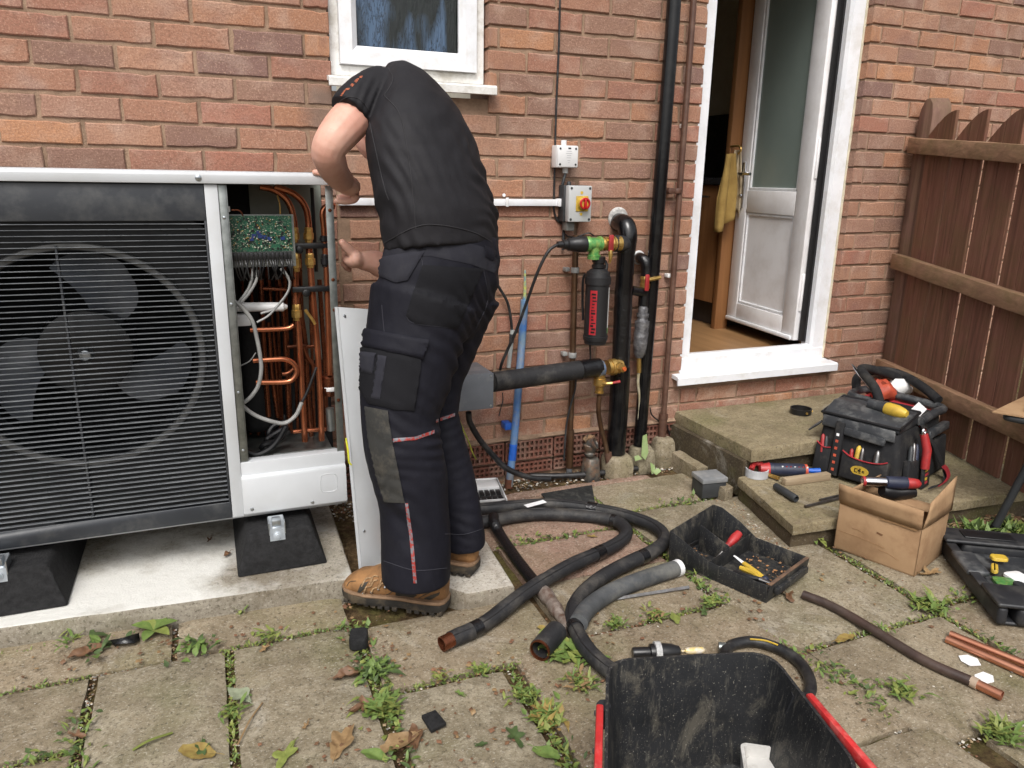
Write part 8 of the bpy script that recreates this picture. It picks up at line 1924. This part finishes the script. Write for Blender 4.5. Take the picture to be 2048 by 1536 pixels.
for u, L_, k, lb in (([(-1.4217,-0.7634,0)], .055, 3, 'crumpled brown dead leaf at the far left by the concrete edge'), ([(-1.1487,-1.2411,0)], .055, 5, 'large mottled brown and green leaf at the bottom edge'), ([(-1.1386,-1.2322,0)], .03, 2, 'dark green leaf overlapping the mottled leaf at the bottom edge'),
                     ([(-1.3967,-1.0944,0)], .028, 3, 'small rust brown leaf in the left joint'), ([(-1.0543,-1.079,0)], .05, 6, 'long grey green leaf lying across the joint left of centre'), ([(-0.7974,-1.0941,0)], .05, 3, 'dark brown curled leaf left of the green weed patch'),
                     ([(-0.7766,-1.2303,0)], .052, 3, 'brown crinkled leaf beside the dense weed strip'), ([(-0.8509,-1.3244,0)], .062, 4, 'tan and yellow dead leaf at the bottom centre'), ([(-0.732,-1.3691,0)], .06, 4, 'pale tan dead leaf below the rubber pad'), ([(-0.6962,-1.3627,0)], .05, 3, 'brown leaf tips curling up next to the tan leaf'),
                     ([(-0.7915,-1.3867,0)], .045, 0, 'fresh green fallen leaf at the bottom edge among dead leaves'), ([(-0.9731,-1.3183,0)], .045, 1, 'pale green leaf at the bottom edge near the middle'), ([(-0.4408,-1.511,0)], .042, 0, 'round green leaf at the bottom edge left of the bucket'), ([(-0.4843,-1.4373,0)], .04, 2, 'dark green leaf left of the tangled weeds'),
                     ([(-0.5639,-1.4356,0)], .018, 2, 'tiny green leaf alone on the flag near the bottom'), ([(-0.5557,-1.2556,0)], .02, 0, 'tiny star shaped green leaf on the flag under the hose end'), ([(0.1231,-1.1606,0)], .035, 1, 'yellow green leaf in front of the tote tray'), ([(0.2238,-1.159,0)], .03, 2, 'dark leaf by the joint before the tote tray'),
                     ([(0.5119,-1.4084,0)], .05, 5, 'orange brown leaf flat in the joint under the brown pipe'), ([(0.5155,-1.1759,0)], .035, 3, 'dry purple brown leaf at the end of the brown pipe'), ([(-1.1081,-0.3202,0.06)], .022, 3, 'dead leaf on the concrete base beneath the unit'), ([(-1.0584,-0.446,0.06)], .022, 3, 'dead leaf against the right rubber foot'),
                     ([(-0.9837,-0.9027,0)], .022, 4, 'small dry star shaped leaf below the concrete base'), ([(-0.9192,-1.2397,0)], .016, 4, 'tiny dry leaf on the flag in the lower left'), ([(-0.2505,-1.0808,0)], .035, 5, 'yellow autumn leaf beside the copper stub'), ([(0.1405,-0.6176,0)], .02, 5, 'tiny yellow leaf inside the hose loop'),
                     ([(0.9923,-0.9249,0)], .03, 3, 'rust brown leaf by the box corner and the step'), ([(1.0499,-1.227,0)], .05, 4, 'dry tan leaf between the cardboard box and the tool case')):
    dead(u[0], L_ * LS, lb, k, int(L_ * 1000) + k * 7 + len(lb))
# stems and straws
for i, (pth, lb) in enumerate((([(-1.2795,-1.1841,0.004),(-1.2447,-1.1748,0.012),(-1.2003,-1.159,0.006)], 'long yellow green grass blade on the lower left flag'), ([(-1.0667,-1.2506,0.006),(-1.0365,-1.1824,0.01),(-1.0053,-1.122,0.004)], 'thin straw lying over the joint left of centre'))):
    m = MB(); m.tube(smooth_path(pth, 5), .0022 if i else .004, 5, flat=.4); tag(m.build('grass_straw', LM_[1 if i == 0 else 4]), lb, 'straw')

# gravel and litter: uncountable
def scatter(name, n, region, mats, smin, smax, label, cat, seed, flat=.6, z=-.014):
    r_ = random.Random(seed); m = MB()
    for i in range(n):
        x, y = region(r_); s_ = r_.uniform(smin, smax); m.mi = r_.randrange(len(mats))
        m.M = Matrix.Translation((x, y, z + s_ * .35)) @ Matrix.Rotation(r_.uniform(0, 6.28), 4, 'Z') @ Matrix.Rotation(r_.uniform(-.5, .5), 4, 'X')
        a, b, c = s_ * r_.uniform(.7, 1.3), s_ * r_.uniform(.6, 1.1), s_ * flat * r_.uniform(.5, 1.1)
        m.add([(-a, 0, 0), (0, -b, 0), (a * .9, .1 * b, 0), (.1 * a, b, 0), (0, 0, c), (.1 * a, 0, -c)], [(0, 1, 4), (1, 2, 4), (2, 3, 4), (3, 0, 4), (1, 0, 5), (2, 1, 5), (3, 2, 5), (0, 3, 5)])
    m.M = Matrix.Identity(4)
    return tag(m.build(name, mats, smooth=0), label, cat, kind='stuff')
SM_ = [simple('stone_buff', lin(160, 140, 108), lin(132, 112, 84), .9), simple('stone_grey', lin(132, 128, 120), lin(104, 100, 92), .9), simple('litter_brown', lin(110, 80, 56), lin(82, 60, 42), .9), simple('litter_rust', lin(128, 92, 68), lin(104, 72, 52), .9), simple('stone_pale', lin(200, 194, 182), lin(176, 170, 158), .85)]
scatter('gravel', 1500, lambda r: (r.uniform(-.68, .84), -.005 - abs(r.gauss(0, .075))), SM_, .003, .009, 'gravel and brick grit along the foot of the wall', 'gravel', 1)
scatter('step_grit', 500, lambda r: ((lambda t: (.70 + .14 * t + r.gauss(0, .022), -.95 + .75 * t))(r.random())), SM_, .002, .006, 'pale grit in the gutter beside the steps', 'gravel', 2, z=-.003)
scatter('leaf_litter', 700, lambda r: (r.uniform(.98, 1.75), -.98 - abs(r.gauss(0, .07))), [SM_[2], SM_[3], LM_[4], SM_[0]], .005, .014, 'brown leaf litter under the table at the step edge', 'leaf litter', 3, .25, .002)
JO = [(-2.3, -.857, -.75, -.857), (-1.391, -1.9, -1.391, -.86), (-1.073, -2.1, -1.073, -.86), (-.738, -2.0, -.735, -.86), (-2.2, -1.127, -1.40, -1.127), (-.722, -1.185, -.30, -1.185), (-.402, -2.0, -.40, -1.19), (-.38, -1.131, .33, -1.131), (.313, -1.12, .312, -.2), (.372, -1.75, .313, -1.12), (.46, -1.85, .38, -1.45), (.39, -1.40, .89, -1.40),
      (.889, -1.8, .889, -.96), (.9, -1.363, 1.5, -1.363), (.45, -1.806, 1.0, -1.806), (.32, -.467, .8, -.467), (-.2, -.568, .3, -.568), (-1.208, -.85, -1.208, -.7), (-2.2, -.66, -.75, -.73)]
def joint_pt(r_, wid=.007):
    a = r_.choices(JO, [math.hypot(j[2] - j[0], j[3] - j[1]) for j in JO])[0]; t = r_.random(); return (a[0] + (a[2] - a[0]) * t + r_.gauss(0, wid), a[1] + (a[3] - a[1]) * t + r_.gauss(0, wid))
scatter('joint_grit', 4500, lambda r: joint_pt(r, .006), SM_, .0015, .0055, 'grit and crumbs lodged in the paving joints', 'grit', 4)
mo = [MB(), MB()]; r_ = random.Random(31)
for i in range(7000):
    x, y = joint_pt(r_, .006)
    if mnoise.noise(Vector((x * 3, y * 3, 1))) < -.12: continue
    a = r_.uniform(0, 6.28); leaf(mo[i % 2], (x, y, -.014 + r_.uniform(0, .008)), (math.cos(a), math.sin(a), r_.uniform(.2, 1.6)), r_.uniform(.006, .017), r_.uniform(.0015, .0035), n=2)
for k in (0, 1): tag(mo[k].build('joint_moss', LM_[k], smooth=80), ('green moss and seedlings growing in the paving joints', 'lime green moss growing in the paving joints')[k], 'moss', kind='stuff')
scatter('paving_crumbs', 420, lambda r: (r.uniform(-1.7, 1.4), r.uniform(-1.9, -.75)), [SM_[4], SM_[0], SM_[2], SM_[1]], .0012, .0034, 'crumbs and flecks strewn over the flags', 'crumbs', 6, .5, .003)

cw = [MB(), MB(), MB()]; r_ = random.Random(77)
for i in range(3200):
    x, y = joint_pt(r_, .020)
    v_ = mnoise.noise(Vector((x * 2.2 + 5, y * 2.2, 4)))
    if v_ < .12 or (x < -.8 and v_ < .3): continue
    a = r_.uniform(0, 6.28); leaf(cw[i % 3], (x, y, r_.uniform(-.006, .006)), (math.cos(a), math.sin(a), r_.uniform(.1, 1.0)), r_.uniform(.008, .028), r_.uniform(.002, .006), droop=r_.uniform(0, .5), lobes=i % 2, n=3)
for k in (0, 1, 2): tag(cw[k].build('creeping_weeds', LM_[k], smooth=80), ('fine creeping green weeds spreading from the joints', 'pale creeping weeds spreading from the joints', 'dark creeping weeds spreading from the joints')[k], 'weeds', kind='stuff')
def litter_pt(r):
    c = r.choice(((-.72, -1.35, .12, .12), (-.78, -1.42, .12, .08), (-.38, -1.4, .1, .18), (-1.25, -.80, .2, .04), (-.2, -1.2, .12, .08), (.2, -1.12, .3, .04), (.9, -1.2, .06, .25), (-.7, -.95, .06, .1), (.35, -1.2, .05, .3)))
    return (r.gauss(c[0], c[2]), r.gauss(c[1], c[3]))
scatter('leaf_crumbs', 420, litter_pt, [SM_[2], SM_[3], LM_[4], LM_[3]], .003, .009, 'brown leaf crumbs on the near flags', 'leaf litter', 8, .2, .004)
